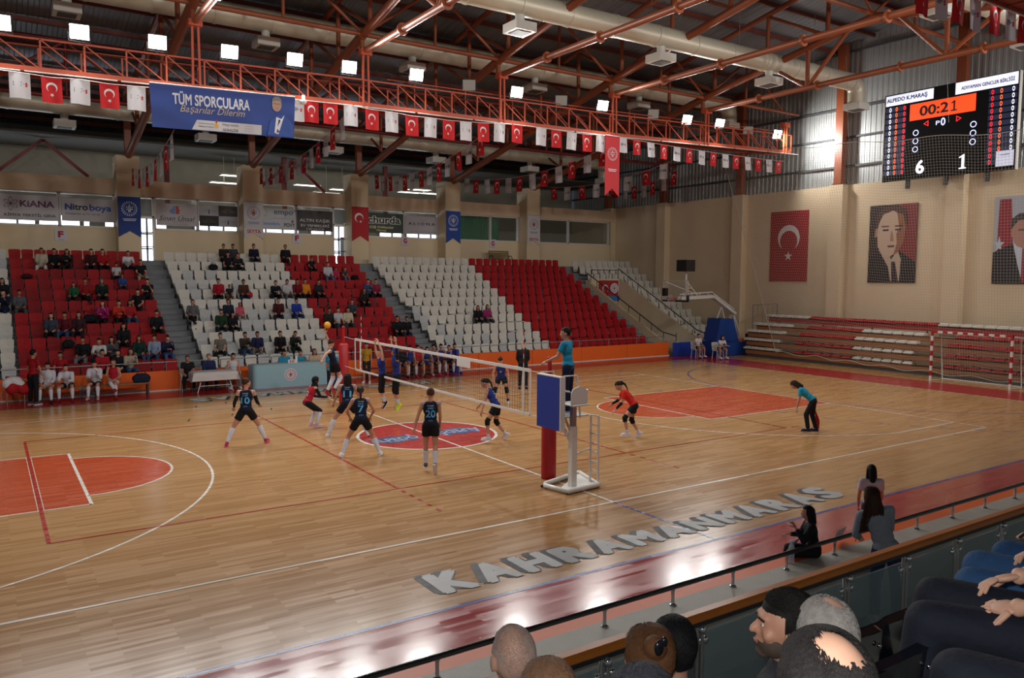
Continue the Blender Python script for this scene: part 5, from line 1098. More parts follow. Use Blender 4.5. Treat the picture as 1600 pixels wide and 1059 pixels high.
for (pa, pb, lab) in (((1044, 536, 1105, 552), None, 'low blue pad leaning between the orange wall and the basketball hoop'),):
    a = at(1044, 552, 'z', .02); c = at(1106, 556, 'z', .02); b = MB(); b.box((0, 0, .36), ((c-a).length, .08, .72), bev=.02)
    tag(b.build('blue_pad', mat('mat_blue', '1B3A9A', .5), loc=((a.x+c.x)/2, min((a.y+c.y)/2, 11.9), 0), rz=0), lab, 'pad')

def volley():
    e = empty('volleyball_net', (0, 0, 0), label='volleyball net with white tapes stretched across the court', cat='net'); ya, yb = -4.76, 4.92
    b = MB(); b.b2((-.012, ya, 2.17), (.012, yb, 2.24)); b.build('top_tape', WHT, e)
    b = MB(); b.b2((-.01, ya, 1.22), (.01, yb, 1.275)); b.build('bottom_tape', WHT, e)
    for y in (ya, yb): b = MB(); b.b2((-.01, y-.02, 1.22), (.01, y+.02, 2.24)); b.build('end_tape', WHT, e)
    for y in (-4.5, 4.5): b = MB(); b.b2((-.014, y-.025, 1.22), (.014, y+.025, 2.24)); b.build('side_band', WHT, e)
    gridnet(lambda u, v: Vector((0, ya+(yb-ya)*u, 1.26+.93*v)), 97, 9, .003, NETD, 'mesh', e, 3, 97)
    for y in (-4.47, 4.47):
        b = MB()
        for k in range(18): b.tube((.02, y, 1.24+.1*k), (.02, y, 1.34+.1*k), .009, n=6, mi=k % 2)
        b.build('antenna', [WHT, mat('antenna_red', 'B01A22', .4)], e)
    b = MB(); b.b2((-.02, -2.25, 2.0), (-.012, -1.6, 2.19)); b.build('net_label', WHT, e)
    for (y, z) in ((ya, 2.2), (ya, 1.25)): b = MB(); b.tube((0, y, z), (.0, -5.3, z+.0), .006, n=5); b.build('tension_cord', WHT, e)
    for (y, z) in ((yb, 2.2), (yb, 1.25)): b = MB(); b.tube((0, y, z), (.0, 5.8, z+.02), .006, n=5); b.build('tension_cord', WHT, e)
    PADR = mat('post_pad_red', 'A8141C', .45, var=.08)
    for y, hgt, lab in ((-5.42, 1.95, 'red padded net post behind the blue referee stand panel'), (5.95, 2.0, 'red padded net post on the far side beside the blue desk')):
        f = empty('net_post', (0.02, y, 0), label=lab, cat='post')
        b = MB(); b.lathe([(.001, 0), (.155, .0), (.16, .1), (.155, hgt-.05), (.12, hgt), (.001, hgt)], n=16); b.build('post_pad', PADR, f)
        b = MB(); b.tube((0, 0, hgt-.05), (0, 0, 2.5), .045); b.lathe([(.001, 2.5), (.05, 2.5), (.06, 2.54), (.001, 2.58)], n=10); b.build('pole', mat('post_red', 'B01A1E', .4), f)
        if y > 0:
            t = textmb('S', .22, .02); xf(t, plane_M((-.165, -.02, 1.15), (0, -1, 0), (0, 0, 1))); t.build('pad_lettering', WHT, f)
volley()
def refstand():
    e = empty('referee_stand', (.1, -6.0, 0), label='white referee stand with ladder and large blue pad', cat='referee stand'); O = Vector((.1, -6.0, 0)); Wm = mat('stand_white', 'DCDAD4', .35)
    P = [at(847, 757, 'z', .06), at(887, 768, 'z', .06), at(935, 757, 'z', .06), at(905, 738, 'z', .06)]
    b = MB(); b.path([P[2]-O, P[1]-O, (P[0]+(P[1]-P[0])*.12)-O, (P[0]+(P[3]-P[0])*.08)-O, (P[0]+(P[3]-P[0])*.5)-O, (P[3]-O)], .05, n=10); b.path([P[3]-O, P[2]-O], .05, n=8)
    m = (P[1]+P[2])/2; b.add([v-O for v in (P[1]+(P[0]-P[1])*.35, P[1], P[2], P[3])], [(0, 1, 2, 3)]); b.build('base_frame', Wm, e)
    for p in P: b = MB(); b.ell(p-O+Vector((0, 0, -.025)), (.035, .035, .03), n=8, m=6); b.build('castor', DARK, e)
    cx = at(900, 762, 'z', .05); cz = Vector((cx.x, cx.y+.12, 0))
    def q(px, py): p = at(px, py, 'y', cz.y); return p-O
    col0 = cz-O; zt = q(901, 632).z
    b = MB(); b.b2((col0.x-.065, col0.y-.06, .03), (col0.x+.065, col0.y+.06, q(900, 665).z)); b.build('column', Wm, e)
    b = MB(); b.b2((col0.x-.05, col0.y-.045, q(900, 668).z), (col0.x+.05, col0.y+.045, zt)); b.build('inner_column', GREYM, e)
    zs = q(900, 632).z; b = MB(); b.box((col0.x+.03, col0.y, zs+.02), (.42, .42, .05), bev=.02); b.build('seat', Wm, e)
    pan = MB(); vs = []
    for i in range(9):
        a = math.pi*i/8; vs.append((col0.x+.24-.0*math.sin(a), col0.y-.2*math.cos(a), zs+.05+.0))
    prof = [(-.2, 0), (-.2, .22), (-.15, .3), (0, .34), (.15, .3), (.2, .22), (.2, 0)]
    pan.prism([(col0.x+.0+yy, col0.y-.2, zs+.05+zz) for yy, zz in prof], (0, .03, 0)); pan.build('backrest', Wm, e)
    for s in (-1, 1): b = MB(); b.path([(col0.x+s*.23, col0.y-.18, zs+.3), (col0.x+s*.25, col0.y, zs+.3), (col0.x+s*.24, col0.y+.2, zs+.26), (col0.x+s*.24, col0.y+.2, zs+.04)], .018, n=8); b.build('armrest', Wm, e)
    # ladder
    b = MB(); l0 = at(922, 752, 'z', .06)-O; l1 = at(934, 755, 'z', .06)-O; ht = (at(927, 652, 'y', (l0+O).y)-O).z
    for l in (l0, l1): b.tube(l, l+Vector((0, 0, ht)), .022, n=8)
    for k in range(7): z = .25+(ht-.25)*k/6; b.tube(l0+Vector((0, 0, z)), l1+Vector((0, 0, z)), .016, n=6)
    b.tube(l0+Vector((0, 0, ht*.5)), (col0.x, col0.y, ht*.5), .018, n=6); b.build('ladder', Wm, e)
    # foot platform
    zp = at(888, 640, 'y', -5.75).z-.04; b = MB(); b.b2((-.36, -.25, zp-.02), (.30, .30, zp)); b.build('foot_platform', mat('platform_grey', 'A9A9A6', .5), e)
    b = MB(); b.bar((-.25, .1, zp-.02), (col0.x, col0.y, zp-.55), .05, .05); b.bar((.0, .2, zp-.02), (col0.x, col0.y, zp-.4), .04, .04); b.build('platform_brace', Wm, e)
    xp = -.42
    A = at(843, 584, 'x', xp); B = at(879, 589, 'x', xp); C = at(879, 676, 'x', xp); D = at(843, 664, 'x', xp)
    b = MB(); b.b2((xp-O.x-.06, B.y-O.y, D.z), (xp-O.x+.03, A.y-O.y, A.z)); b.build('blue_pad', mat('pad_royal', '173A9E', .5, var=.05), e)
    b = MB(); b.b2((xp-O.x-.065, B.y-O.y-.03, D.z-.01), (xp-O.x+.05, B.y-O.y, A.z+.02)); b.b2((xp-O.x-.065, B.y-O.y, A.z), (xp-O.x+.05, A.y-O.y, A.z+.02)); b.build('pad_frame', Wm, e)
    b = MB()
    for y in (A.y, B.y): b.path([(xp-O.x+.03, y-O.y, A.z+.03), (xp-O.x+.35, y-O.y, A.z+.03), (xp-O.x+.45, y-O.y, zp)], .018, n=6)
    b.build('guard_bar', Wm, e)
    return zp, A
REFZ, REFA = refstand()

# ---------------------------------------------------------------- officials' furniture
def desk():
    y0 = 10.75; A = at(396, 608, 'z', 0); B = at(512, 600, 'z', 0); x0, x1 = A.x, B.x; h = at(396, 572, 'y', A.y).z; y0 = (A.y+B.y)/2
    e = empty('scorer_desk', ((x0+x1)/2, y0, 0), label='long pale blue scorers desk with a round red emblem', cat='desk'); w = x1-x0; m = mat('desk_blue', '8FB4BE', .5, var=.05)
    b = MB(); n = 6; r = .16; pts = [(-w/2+r-r*math.cos(t*math.pi/2/n)+0, r-r*math.sin(t*math.pi/2/n)) for t in range(n+1)]; pts = [(-w/2, .72)]+pts+[(w/2, 0), (w/2, .72)]
    out = [(x, y, 0) for x, y in pts]; b.prism([Vector(p) for p in out][::-1], (0, 0, h)); b.build('body', m, e)
    b = MB(); b.b2((-w/2+.08, .12, h), (w/2-.02, .70, h+.02)); b.build('desk_top', mat('desk_top', 'A9BAC0', .5), e)
    g = emblem(.23, 1, 1); dd = disc(.24, 24, mi=0); dd.join(g); q = at(454, 585, 'y', y0); xf(dd, plane_M((q.x-(x0+x1)/2, -.008, q.z), (1, 0, 0), (0, 0, 1))); 
    dd.v = [(v[0], v[1]-(.004 if i >= 24 else 0), v[2]) for i, v in enumerate(dd.v)]; dd.build('emblem', [mat('emblem_white', 'CFCBD0', .5), mat('emblem_red', 'A83A52', .5)], e)
    b = MB(); b.b2((-.2, .25, h+.02), (.12, .3, h+.15)); b.b2((.08, .24, h+.02), (.16, .3, h+.3)); t = fit('10', .16, .09, .02); xf(t, plane_M((-.05, .235, h+.085), (1, 0, 0), (0, 0, 1)))
    f = empty('flip_scoreboard', ((x0+x1)/2+.15, y0+.15, h+.02), label='small white flip scoreboard on the blue desk', cat='scoreboard'); b.v = [(v[0], v[1]-.2, v[2]-h-.02) for v in b.v]; b.build('stand_board', WHT, f); t.v = [(v[0], v[1]-.2, v[2]-h-.02) for v in t.v]; t.build('digits', mat('digit_red', '9A2030', .5), f)
    return x0, x1, y0, h
DX0, DX1, DY, DH = desk()
def table():
    c = at(330, 611, 'z', 0); y = 11.1; x0 = at(300, 585, 'y', y).x; x1 = at(366, 583, 'y', y).x; h = .74
    e = empty('folding_table', ((x0+x1)/2, y, 0), label='white folding table under the draped cloth left of the blue desk', cat='table'); w = x1-x0
    b = MB(); b.box((0, 0, h-.02), (w, .7, .03)); b.build('tabletop', WHT, e)
    for sx in (-1, 1):
        for sy in (-1, 1): b = MB(); b.tube((sx*w*.42, sy*.28, 0), (sx*w*.28, sy*.28, h-.03), .016); b.build('leg', WHT, e)
    b = MB(); b.tube((-w*.36, -.28, .25), (w*.36, -.28, .25), .012); b.build('cross_bar', WHT, e)
    b = MB(); nx, ny = 28, 16; vs = []
    for j in range(ny+1):
        for i in range(nx+1):
            u = (i/nx-.5)*(w+.7); v = (j/ny-.5)*(.7+.64); ox = max(0, abs(u)-w/2-.01); oy = max(0, abs(v)-.36); drop = max(ox, oy)
            x = max(-w/2-.03, min(w/2+.03, u)); yy = max(-.38, min(.38, v)); wv = .02*math.sin(u*9+v*4)*min(1, drop*5)
            vs.append((x+math.copysign(wv+ox*.12, u) if ox else x, yy+(math.copysign(wv+oy*.1, v) if oy else 0), h+.012-drop))
    b.add(vs, [(j*(nx+1)+i, j*(nx+1)+i+1, (j+1)*(nx+1)+i+1, (j+1)*(nx+1)+i) for j in range(ny) for i in range(nx)], 0, True)
    tag(b.build('tablecloth', mat('tablecloth', 'C7C0BE', .8), loc=((x0+x1)/2, y, 0)), 'whitish cloth draped over the folding table left of the blue desk', 'tablecloth')
    return (x0+x1)/2, y
TBX, TBY = table()
def bench(x0, x1, y, h, lab, col='8A6A44'):
    e = empty('team_bench', ((x0+x1)/2, y, 0), label=lab, cat='bench'); w = x1-x0; m = mat('bench_wood_'+col, col, .5)
    b = MB(); b.box((0, 0, h-.02), (w, .32, .04), bev=.01); b.build('seat_board', m, e)
    b = MB(); b.box((0, -.1, h*.35), (w-.1, .03, .06)); b.build('cross_bar', mat('bench_metal', '3A2E2A', .5), e)
    for sx in (-1, 0, 1): b = MB(); b.b2((sx*(w/2-.06)-.03, -.14, 0), (sx*(w/2-.06)+.03, .14, h-.04)); b.build('leg', mat('bench_metal', '3A2E2A', .5), e)
q0 = at(60, 600, 'y', 11.5); q1 = at(233, 594, 'y', 11.5); bench(q0.x, q1.x, 11.5, .44, 'long wooden team bench before the left red block')
q0 = at(572, 585, 'y', 11.4); q1 = at(712, 580, 'y', 11.4); bench(q0.x, q1.x, 11.4, .44, 'dark red team bench behind the net on the far side', '6A2A24')
b = MB(); b.b2((-.06, -.35, 0), (.06, .35, 1.05)); tag(b.build('advertising_pad', mat('pad_purple', '2A2E86', .5), loc=at(709, 583, 'y', 11.4)*1), 'narrow blue standing panel at the right end of the dark red bench', 'panel'); bpy.data.objects['advertising_pad'].location.z = 0
def bottle(loc, lab, grp, s=1):
    e = empty('water_bottle', loc, label=lab, cat='bottle', group=grp)
    b = MB(); b.lathe([(.001, 0), (.034, .0), (.036, .03), (.033, .1), (.036, .17), (.03, .2), (.014, .225), (.014, .24), (.001, .24)], n=10); b.v = [tuple(q*s*1.15 for q in v) for v in b.v]; b.build('body', mat('bottle_clear', 'BFC9D2', .08, alpha=.45), e)
    b = MB(); b.tube((0, 0, .272*s), (0, 0, .3*s), .018*s, n=8); b.build('cap', mat('cap_blue', '9AB0C8', .4), e)
for k, px in enumerate((91, 126, 131, 135.5, 142, 146, 149)):
    bottle(at(px, 622 if k == 0 else 620, 'z', 0), 'clear water bottle on the red floor strip before the team bench, %s from the left' % OW[k], 'bottles before the left bench', 1.25)
for k, px in enumerate((713.5, 717, 720.5)): bottle(at(px, 582, 'z', 0), 'clear water bottle right of the dark red bench, %s from the left' % OW[k], 'bottles by the dark red bench', 1.3)
bottle(at(3, 628, 'z', 0), 'clear water bottle at the very left edge of the view', 'bottles before the left bench', 1.4)
def bag(c, size, col, lab, parent=None, name='sports_bag', seed=0):
    e = empty(name, c, label=lab, cat='bag'); m = MB(); sx, sy, sz = size
    m.ell((0, 0, sz*.5), (sx/2, sy/2, sz*.52)); m.ell((sx*.2, 0, sz*.45), (sx*.3, sy*.45, sz*.44)); m.ell((-sx*.2, 0, sz*.45), (sx*.3, sy*.45, sz*.44)); m.box((0, 0, sz*.25), (sx*.85, sy*.8, sz*.48))
    link('bag_body', remesh(m, .03, clo(col), 'bag_body', 3), e); b = MB(); b.path([(-sx*.25, 0, sz*.9), (-sx*.15, -.02, sz*1.2), (sx*.15, -.02, sz*1.2), (sx*.25, 0, sz*.9)], .014, n=6); b.build('handle', clo('1C1C22'), e)
q = at(221, 594, 'y', 11.5); bag((q.x, 11.5, .445), (.62, .28, .32), '1A2034', 'dark navy sports bag at the right end of the left team bench')
def seatpos(px, py):
    best = None
    for i in range(11):
        q = at(px, py, 'y', rowy(i)-.2); err = abs(q.z-(tread(i)+.6))
        if best is None or err < best[0]: best = (err, i, q.x)
    return (best[2], rowy(best[1])-.24, tread(best[1])+.455)
bag(seatpos(388, 463), (.4, .3, .28), 'B3202A', 'red and yellow bag on a white seat beside the brown jacket')
bag(seatpos(333, 421), (.45, .3, .26), '1A1B20', 'black bag with a white patch on a white seat high in the middle block')
bag(seatpos(141, 500), (.5, .35, .3), '151A28', 'dark navy coat bundle on a red seat in the left block', name='bundled_coat')
bag(seatpos(42, 421), (.45, .3, .16), '3A1A1A', 'dark bag lying on a red seat high at the left')
bag(seatpos(107, 542), (.42, .3, .3), '14201C', 'dark green backpack on a red seat behind the team bench', name='backpack')
bag(seatpos(296+0, 0) if False else seatpos(554, 432), (.4, .28, .2), '17181C', 'black bag on a red seat beside the small grey child')
# folded plastic chair heaped with jackets at the left edge
def heapchair():
    q = at(25, 632, 'z', 0); e = empty('metal_chair', (q.x, q.y, 0), label='metal chair heaped with jackets at the left edge of the bench', cat='chair')
    for sx in (-.24, .24):
        for sy in (-.2, .22): b = MB(); b.tube((sx, sy, 0), (sx, sy, .45), .014); b.build('leg', GREYM, e)
        b = MB(); b.tube((sx, .22, .45), (sx, .26, .9), .014); b.build('back_upright', GREYM, e)
    b = MB(); b.box((0, 0, .45), (.5, .46, .03), bev=.01); b.build('seat', clo('A01C22'), e); b = MB(); b.box((0, .25, .78), (.5, .03, .25), bev=.01); b.build('backrest', clo('A01C22'), e)
    for (nm, c, rad, col, lab) in (('red_jacket', (q.x+.08, q.y-.02, .62), (.32, .26, .18), 'A0161E', 'red jacket lying on the metal chair at the left edge'), ('white_jacket', (q.x-.04, q.y-.03, .78), (.27, .2, .15), 'C9C5C8', 'white jacket on top of the red one at the left edge')):
        m = MB(); m.ell((0, 0, 0), rad); m.ell((.15, -.1, -.12), (rad[0]*.7, rad[1]*.7, rad[2])); m.ell((-.2, -.12, -.08), (rad[0]*.5, rad[1]*.6, rad[2]*1.1))
        tag(link(nm, remesh(m, .035, clo(col), nm, 2), loc=c), lab, 'jacket')
heapchair()
def plastic_chair(x, y, rz, lab):
    e = empty('plastic_chair', (x, y, 0), rz, lab, 'chair'); m = mat('plastic_white', 'C8C8C6', .4)
    b = MB(); b.box((0, 0, .43), (.44, .42, .03), bev=.012); b.build('seat', m, e); b = panel(.40, .42, .42, .025); xf(b, Matrix.Translation((0, -.21, .44)) @ Matrix.Rotation(.14, 4, 'X')); b.build('backrest', m, e)
    for sx in (-1, 1):
        for sy in (-1, 1): b = MB(); b.tube((sx*.22, sy*.2, 0), (sx*.19, sy*.17, .43), .022, .02, n=6); b.build('leg', m, e)
        b = MB(); b.path([(sx*.22, .16, .43), (sx*.24, .16, .62), (sx*.24, -.1, .64), (sx*.21, -.22, .66)], .016, n=6); b.build('armrest', m, e)
# the ball in the air
q = at(511.5, 508, 'x', -.35)
def ball():
    e = empty('volleyball', q, label='yellow volleyball in the air left of the far net post', cat='ball')
    b = MB(); b.ell((0, 0, 0), (.115,)*3, n=20, m=14); b.build('shell', mat('ball_yellow', 'E0A020', .4, var=.05), e)
    b = MB()
    for k in range(3): b.path([Vector((.1155*math.cos(t), .1155*math.sin(t)*math.cos(k*1.05+.3), .1155*math.sin(t)*math.sin(k*1.05+.3))) for t in [i*2*math.pi/24 for i in range(24)]], .004, n=4, closed=True)
    b.build('seam', mat('ball_seam', '8A5A20', .5), e)
    b = MB(); b.ell((0, 0, 0), (.1165, .1165, .1165), n=20, m=14); b.f = [f for f in b.f if all(b.v[i][2] < -.055 for i in f)]; b.m = [0]*len(b.f); b.sm = [True]*len(b.f); b.build('blue_panel', mat('ball_orange', 'C8801C', .4), e)
ball()
# ================================================================ PEOPLE
SKIN = {0: mat('skin_light', 'C99A80', .55, var=.06, scale=9), 1: mat('skin_mid', 'B5836A', .55, var=.06, scale=9), 2: mat('skin_olive', 'A87558', .55, var=.06, scale=9)}
EYE = mat('eye_dark', '1E1512', .3); LIP = mat('lip', '8E4A42', .5); SCLERA = mat('eye_white', 'D8D0C8', .3)
def V(*a): return Vector(a)
def n_(v): return Vector(v).normalized()
def fk(p):
    """joints from a pose: x right, y forward, z up; hips at the origin before grounding"""
    lean = math.radians(p.get('lean', 5)); side = math.radians(p.get('side', 0)); tw = math.radians(p.get('twist', 0)); g = p.get('girth', 1)
    U = V(math.sin(side), math.sin(lean)*math.cos(side), math.cos(lean)*math.cos(side)); Rt = V(1, 0, 0); Rt = (Rt-U*Rt.dot(U)).normalized(); Fw = U.cross(Rt)
    Rs = (Rt*math.cos(tw)+Fw*math.sin(tw)).normalized(); Fs = U.cross(Rs)
    J = dict(U=U, R=Rt, F=Fw, Rs=Rs, Fs=Fs, g=g); sw = p.get('shoulder', .17)
    J['hip'] = V(0, 0, 0); J['waist'] = U*.13; J['chest'] = U*.33+Fs*.005; J['neck'] = U*.49
    hp = math.radians(p.get('hpitch', 0)); hy = math.radians(p.get('hyaw', 0)); h0 = V(-math.sin(hy), math.cos(hy), 0)
    base = V(0, 0, 1)*.55+U*.45; base.normalize(); hU = (base*math.cos(hp)-h0*math.sin(hp)).normalized(); hF = (h0-hU*h0.dot(hU)).normalized(); hR = hF.cross(hU)
    J['hU'], J['hF'], J['hR'] = hU, hF, hR; J['head'] = J['neck']+U*.035+hU*.125+hF*.02
    for i, s in ((0, -1), (1, 1)):
        sh = U*.445+Rs*s*sw; J['sh%d' % i] = sh
        ua = n_(p['ua'][i]); fa = n_(p['fa'][i]); J['el%d' % i] = sh+ua*.275; J['wr%d' % i] = J['el%d' % i]+fa*.235; J['hd%d' % i] = n_(p.get('hd', p['fa'])[i])
        hpnt = Rt*s*.085-U*.02; J['hj%d' % i] = hpnt
        th = n_(p['th'][i]); sk = n_(p['sh'][i]); J['kn%d' % i] = hpnt+th*.415; J['an%d' % i] = J['kn%d' % i]+sk*.40
        J['ft%d' % i] = n_(p.get('ft', [(-.12, 1, 0), (.12, 1, 0)])[i])
    return J
def limb_off(p0, p1, t): return p0.lerp(p1, t)
def torso_prims(m, J, o=0.0, low=True, g=1):
    U, R, F, Rs, Fs = J['U'], J['R'], J['F'], J['Rs'], J['Fs']
    m.ell(J['hip']+U*.02, (.150*g+o, .105*g+o, .11+o), (R, F, U)); m.ell(J['waist']+U*.02, (.122*g+o, .088*g+o, .14), (R, F, U))
    m.ell(J['chest'], (.148*g+o, .102*g+o, .165+o), (Rs, Fs, U)); m.ell(U*.42, (.15*g+o, .075+o, .07+o), (Rs, Fs, U))
def fingers(m, wr, d, pal, s, curl=.35, k=1.0):
    """palm and five separate fingers; d pointing direction, pal palm normal, s side (+1 right hand)"""
    d = n_(d); pal = n_(Vector(pal)-d*Vector(pal).dot(d)); lat = d.cross(pal)*s
    m.ell(wr+d*.045*k, (.036*k, .014*k, .05*k), (lat, pal, d), n=8, m=6)
    for i, (x, L, r) in enumerate(((-.028, .068, .0085), (-.010, .078, .009), (.010, .072, .0088), (.028, .056, .0078))):
        b = wr+d*.085*k+lat*x*k; c1 = curl*(1+.12*i); a = (d*math.cos(c1)+pal*math.sin(c1)); p1 = b+a*L*.5*k; c2 = c1*2.2; a2 = d*math.cos(c2)+pal*math.sin(c2)
        m.cap(b, p1, r*k, r*.95*k, n=6); m.cap(p1, p1+a2*L*.5*k, r*.95*k, r*.8*k, n=6)
    b = wr+d*.03*k-lat*.032*k; a = (d*.65-lat*.65+pal*.35).normalized(); p1 = b+a*.035*k; m.cap(b, p1, .011*k, .010*k, n=6); m.cap(p1, p1+(a+d*.6+pal*.3).normalized()*.03*k, .010*k, .008*k, n=6)
def head_prims(m, J, k=1.0):
    C, U, F, R = J['head'], J['hU'], J['hF'], J['hR']; A = (R, F, U)
    m.ell(C+U*.018*k-F*.008*k, (.077*k, .094*k, .098*k), A, n=20, m=14); m.ell(C+U*.01*k-F*.032*k, (.077*k, .074*k, .088*k), A, n=16, m=12); m.ell(C-U*.045*k+F*.022*k, (.058*k, .066*k, .066*k), A, n=16, m=12); m.ell(C-U*.092*k+F*.062*k, (.024*k, .022*k, .018*k), A)
    m.cap(C+U*.012*k+F*.082*k, C-U*.022*k+F*.104*k, .009*k, .014*k, n=8); m.ell(C+U*.03*k+F*.076*k, (.05*k, .016*k, .013*k), A)
    m.ell(C-U*.058*k+F*.083*k, (.024*k, .011*k, .010*k), A)
    for s in (-1, 1):
        m.ell(C+R*s*.080*k-U*.008*k-F*.012*k, (.011*k, .021*k, .034*k), A); m.ell(C+R*s*.044*k-U*.022*k+F*.06*k, (.022*k, .02*k, .02*k), A)
def body(J, voxel, k=1.0, hands=(.35, .35), pal=None, legs=True, arms=True):
    m = MB(); g = J['g']; torso_prims(m, J, 0, g=g)
    m.cap(J['neck']-J['U']*.05, J['head']-J['hU']*.04-J['hF']*.02, .056*k, .048*k, n=14)
    for i in (0, 1):
        m.cap(J['sh%d' % i]*1.0-J['Rs']*(-1 if i == 0 else 1)*.05, J['sh%d' % i], .055, .052)
        m.cap(J['sh%d' % i], J['el%d' % i], .048, .036); m.cap(J['el%d' % i], limb_off(J['el%d' % i], J['wr%d' % i], .35), .036, .037); m.cap(limb_off(J['el%d' % i], J['wr%d' % i], .35), J['wr%d' % i], .037, .024)
        m.ell(J['wr%d' % i]+J['hd%d' % i]*.02, (.026, .026, .03))
        if legs:
            a, b, c = J['hj%d' % i], J['kn%d' % i], J['an%d' % i]
            m.cap(a, limb_off(a, b, .35), .088*g, .08*g); m.cap(limb_off(a, b, .35), b, .08*g, .053); m.cap(b, limb_off(b, c, .32), .052, .054); m.cap(limb_off(b, c, .32), c, .054, .033)
            m.cap(c, c+J['ft%d' % i]*.12-V(0, 0, .035), .036, .028)
    head_prims(m, J, k)
    me = remesh(m, voxel, [], 'body', 2); b = mb_from(me, 0); bpy.data.meshes.remove(me)
    for i, s in ((0, -1), (1, 1)):
        d = J['hd%d' % i]; pn = pal[i] if pal else (n_(J['hip']+J['F']*.2-J['wr%d' % i])*.6+V(0, 0, -1)); 
        if abs(n_(pn).dot(d)) > .95: pn = J['R']*(-s)
        h = MB(); fingers(h, J['wr%d' % i]+d*.012, d, pn, s, hands[i]); b.join(h)
    C, U, F, R = J['head'], J['hU'], J['hF'], J['hR']
    e = MB()
    for s in (-1, 1):
        e.ell(C+R*s*.031*k+U*.008*k+F*.079*k, (.012*k, .0045*k, .0052*k), (R, F, U), n=8, m=6, mi=2); e.ell(C+R*s*.031*k+U*.008*k+F*.081*k, (.006*k, .0035*k, .0050*k), (R, F, U), n=8, m=6, mi=1)
        e.bar(C+R*s*.018*k+U*.027*k+F*.093*k, C+R*s*.05*k+U*.026*k+F*.08*k, .005*k, .005*k, 1)
    e.ell(C-U*.058*k+F*.0915*k, (.021*k, .004*k, .005*k), (R, F, U), n=8, m=6, mi=3); b.join(e)
    return b.mesh('body', [SKIN[0], EYE, SCLERA, LIP])
def top(J, kind, voxel, sleeve=None):
    m = MB(); g = J['g']; o = .014 if kind != 'jacket' else .03; torso_prims(m, J, o, g=g)
    U, R, F = J['U'], J['R'], J['F']
    for i in (0, 1):
        s = -1 if i == 0 else 1
        if kind == 'tank': m.ell(J['sh%d' % i]-J['Rs']*s*.045, (.035, .055, .05), (J['Rs'], J['Fs'], U)); continue
        m.cap(J['sh%d' % i]-J['Rs']*s*.05, J['sh%d' % i], .066+o*.3, .062+o*.3); a, b, c = J['sh%d' % i], J['el%d' % i], J['wr%d' % i]
        if kind == 'tee': m.tube(a, limb_off(a, b, .62), .062, .058, n=12)
        else: m.cap(a, b, .060+o*.5, .050+o*.4); m.tube(b, limb_off(b, c, .94), .048+o*.4, .037+o*.3, n=12); m.ell(b, (.049+o*.4,)*3)
    if kind == 'jacket': m.cap(J['neck']-U*.04, J['neck']+U*.005, .075, .07, n=12)
    return m
def legs_part(J, kind, voxel):
    m = MB(); g = J['g']; U = J['U']; m.ell(J['hip']+U*.01, (.162*g, .118*g, .105), (J['R'], J['F'], U))
    for i in (0, 1):
        a, b, c = J['hj%d' % i], J['kn%d' % i], J['an%d' % i]
        m.ell(a, (.096*g,)*3)
        if kind == 'shorts': m.tube(a, limb_off(a, b, .52), .098*g, .092*g, n=14)
        elif kind == 'tights': m.tube(a, b, .092*g, .060, n=14); m.ell(b, (.06,)*3)
        else: m.tube(a, b, .096*g, .072, n=14); m.ell(b, (.071,)*3); m.tube(b, limb_off(b, c, .97), .070, .058, n=14)
    return m
def shoe(J, i, voxel, o=0):
    c, f = J['an%d' % i], J['ft%d' % i]; sk = (J['an%d' % i]-J['kn%d' % i]).normalized(); up = (f.cross(J['R'])*-1); up = n_(-sk-f*(-sk).dot(f)); lat = f.cross(up)
    m = MB(); m.ell(c+f*.055-up*.038, (.043, .125, .045), (lat, f, up)); m.ell(c+f*.12-up*.052, (.044, .075, .03), (lat, f, up)); m.cap(c-up*.03-f*.01, c+up*.005, .045, .043); m.ell(c-f*.035-up*.04, (.036, .045, .038), (lat, f, up))
    s = MB(); pr = [(-.075, .028), (-.04, .036), (.03, .038), (.1, .047), (.16, .04), (.19, .018)]
    base = [c+f*y-up*.082+lat*x for y, x in pr]+[c+f*y-up*.082-lat*x for y, x in pr[::-1]]
    s.prism(base, up*.024); return m, s
def socks(J, i, t0, t1, r=1.0):
    a, b = J['kn%d' % i], J['an%d' % i]; m = MB(); n = 8; pts = []; rs = []
    for k in range(n+1):
        t = t0+(t1-t0)*k/n; pts.append(limb_off(a, b, t)); rs.append((.058+.006*math.sin(min(1, max(0, t/.6))*math.pi) if t < .35 else .062-(t-.35)/.65*.022)*r)
    m.path(pts, rs, n=12); return m
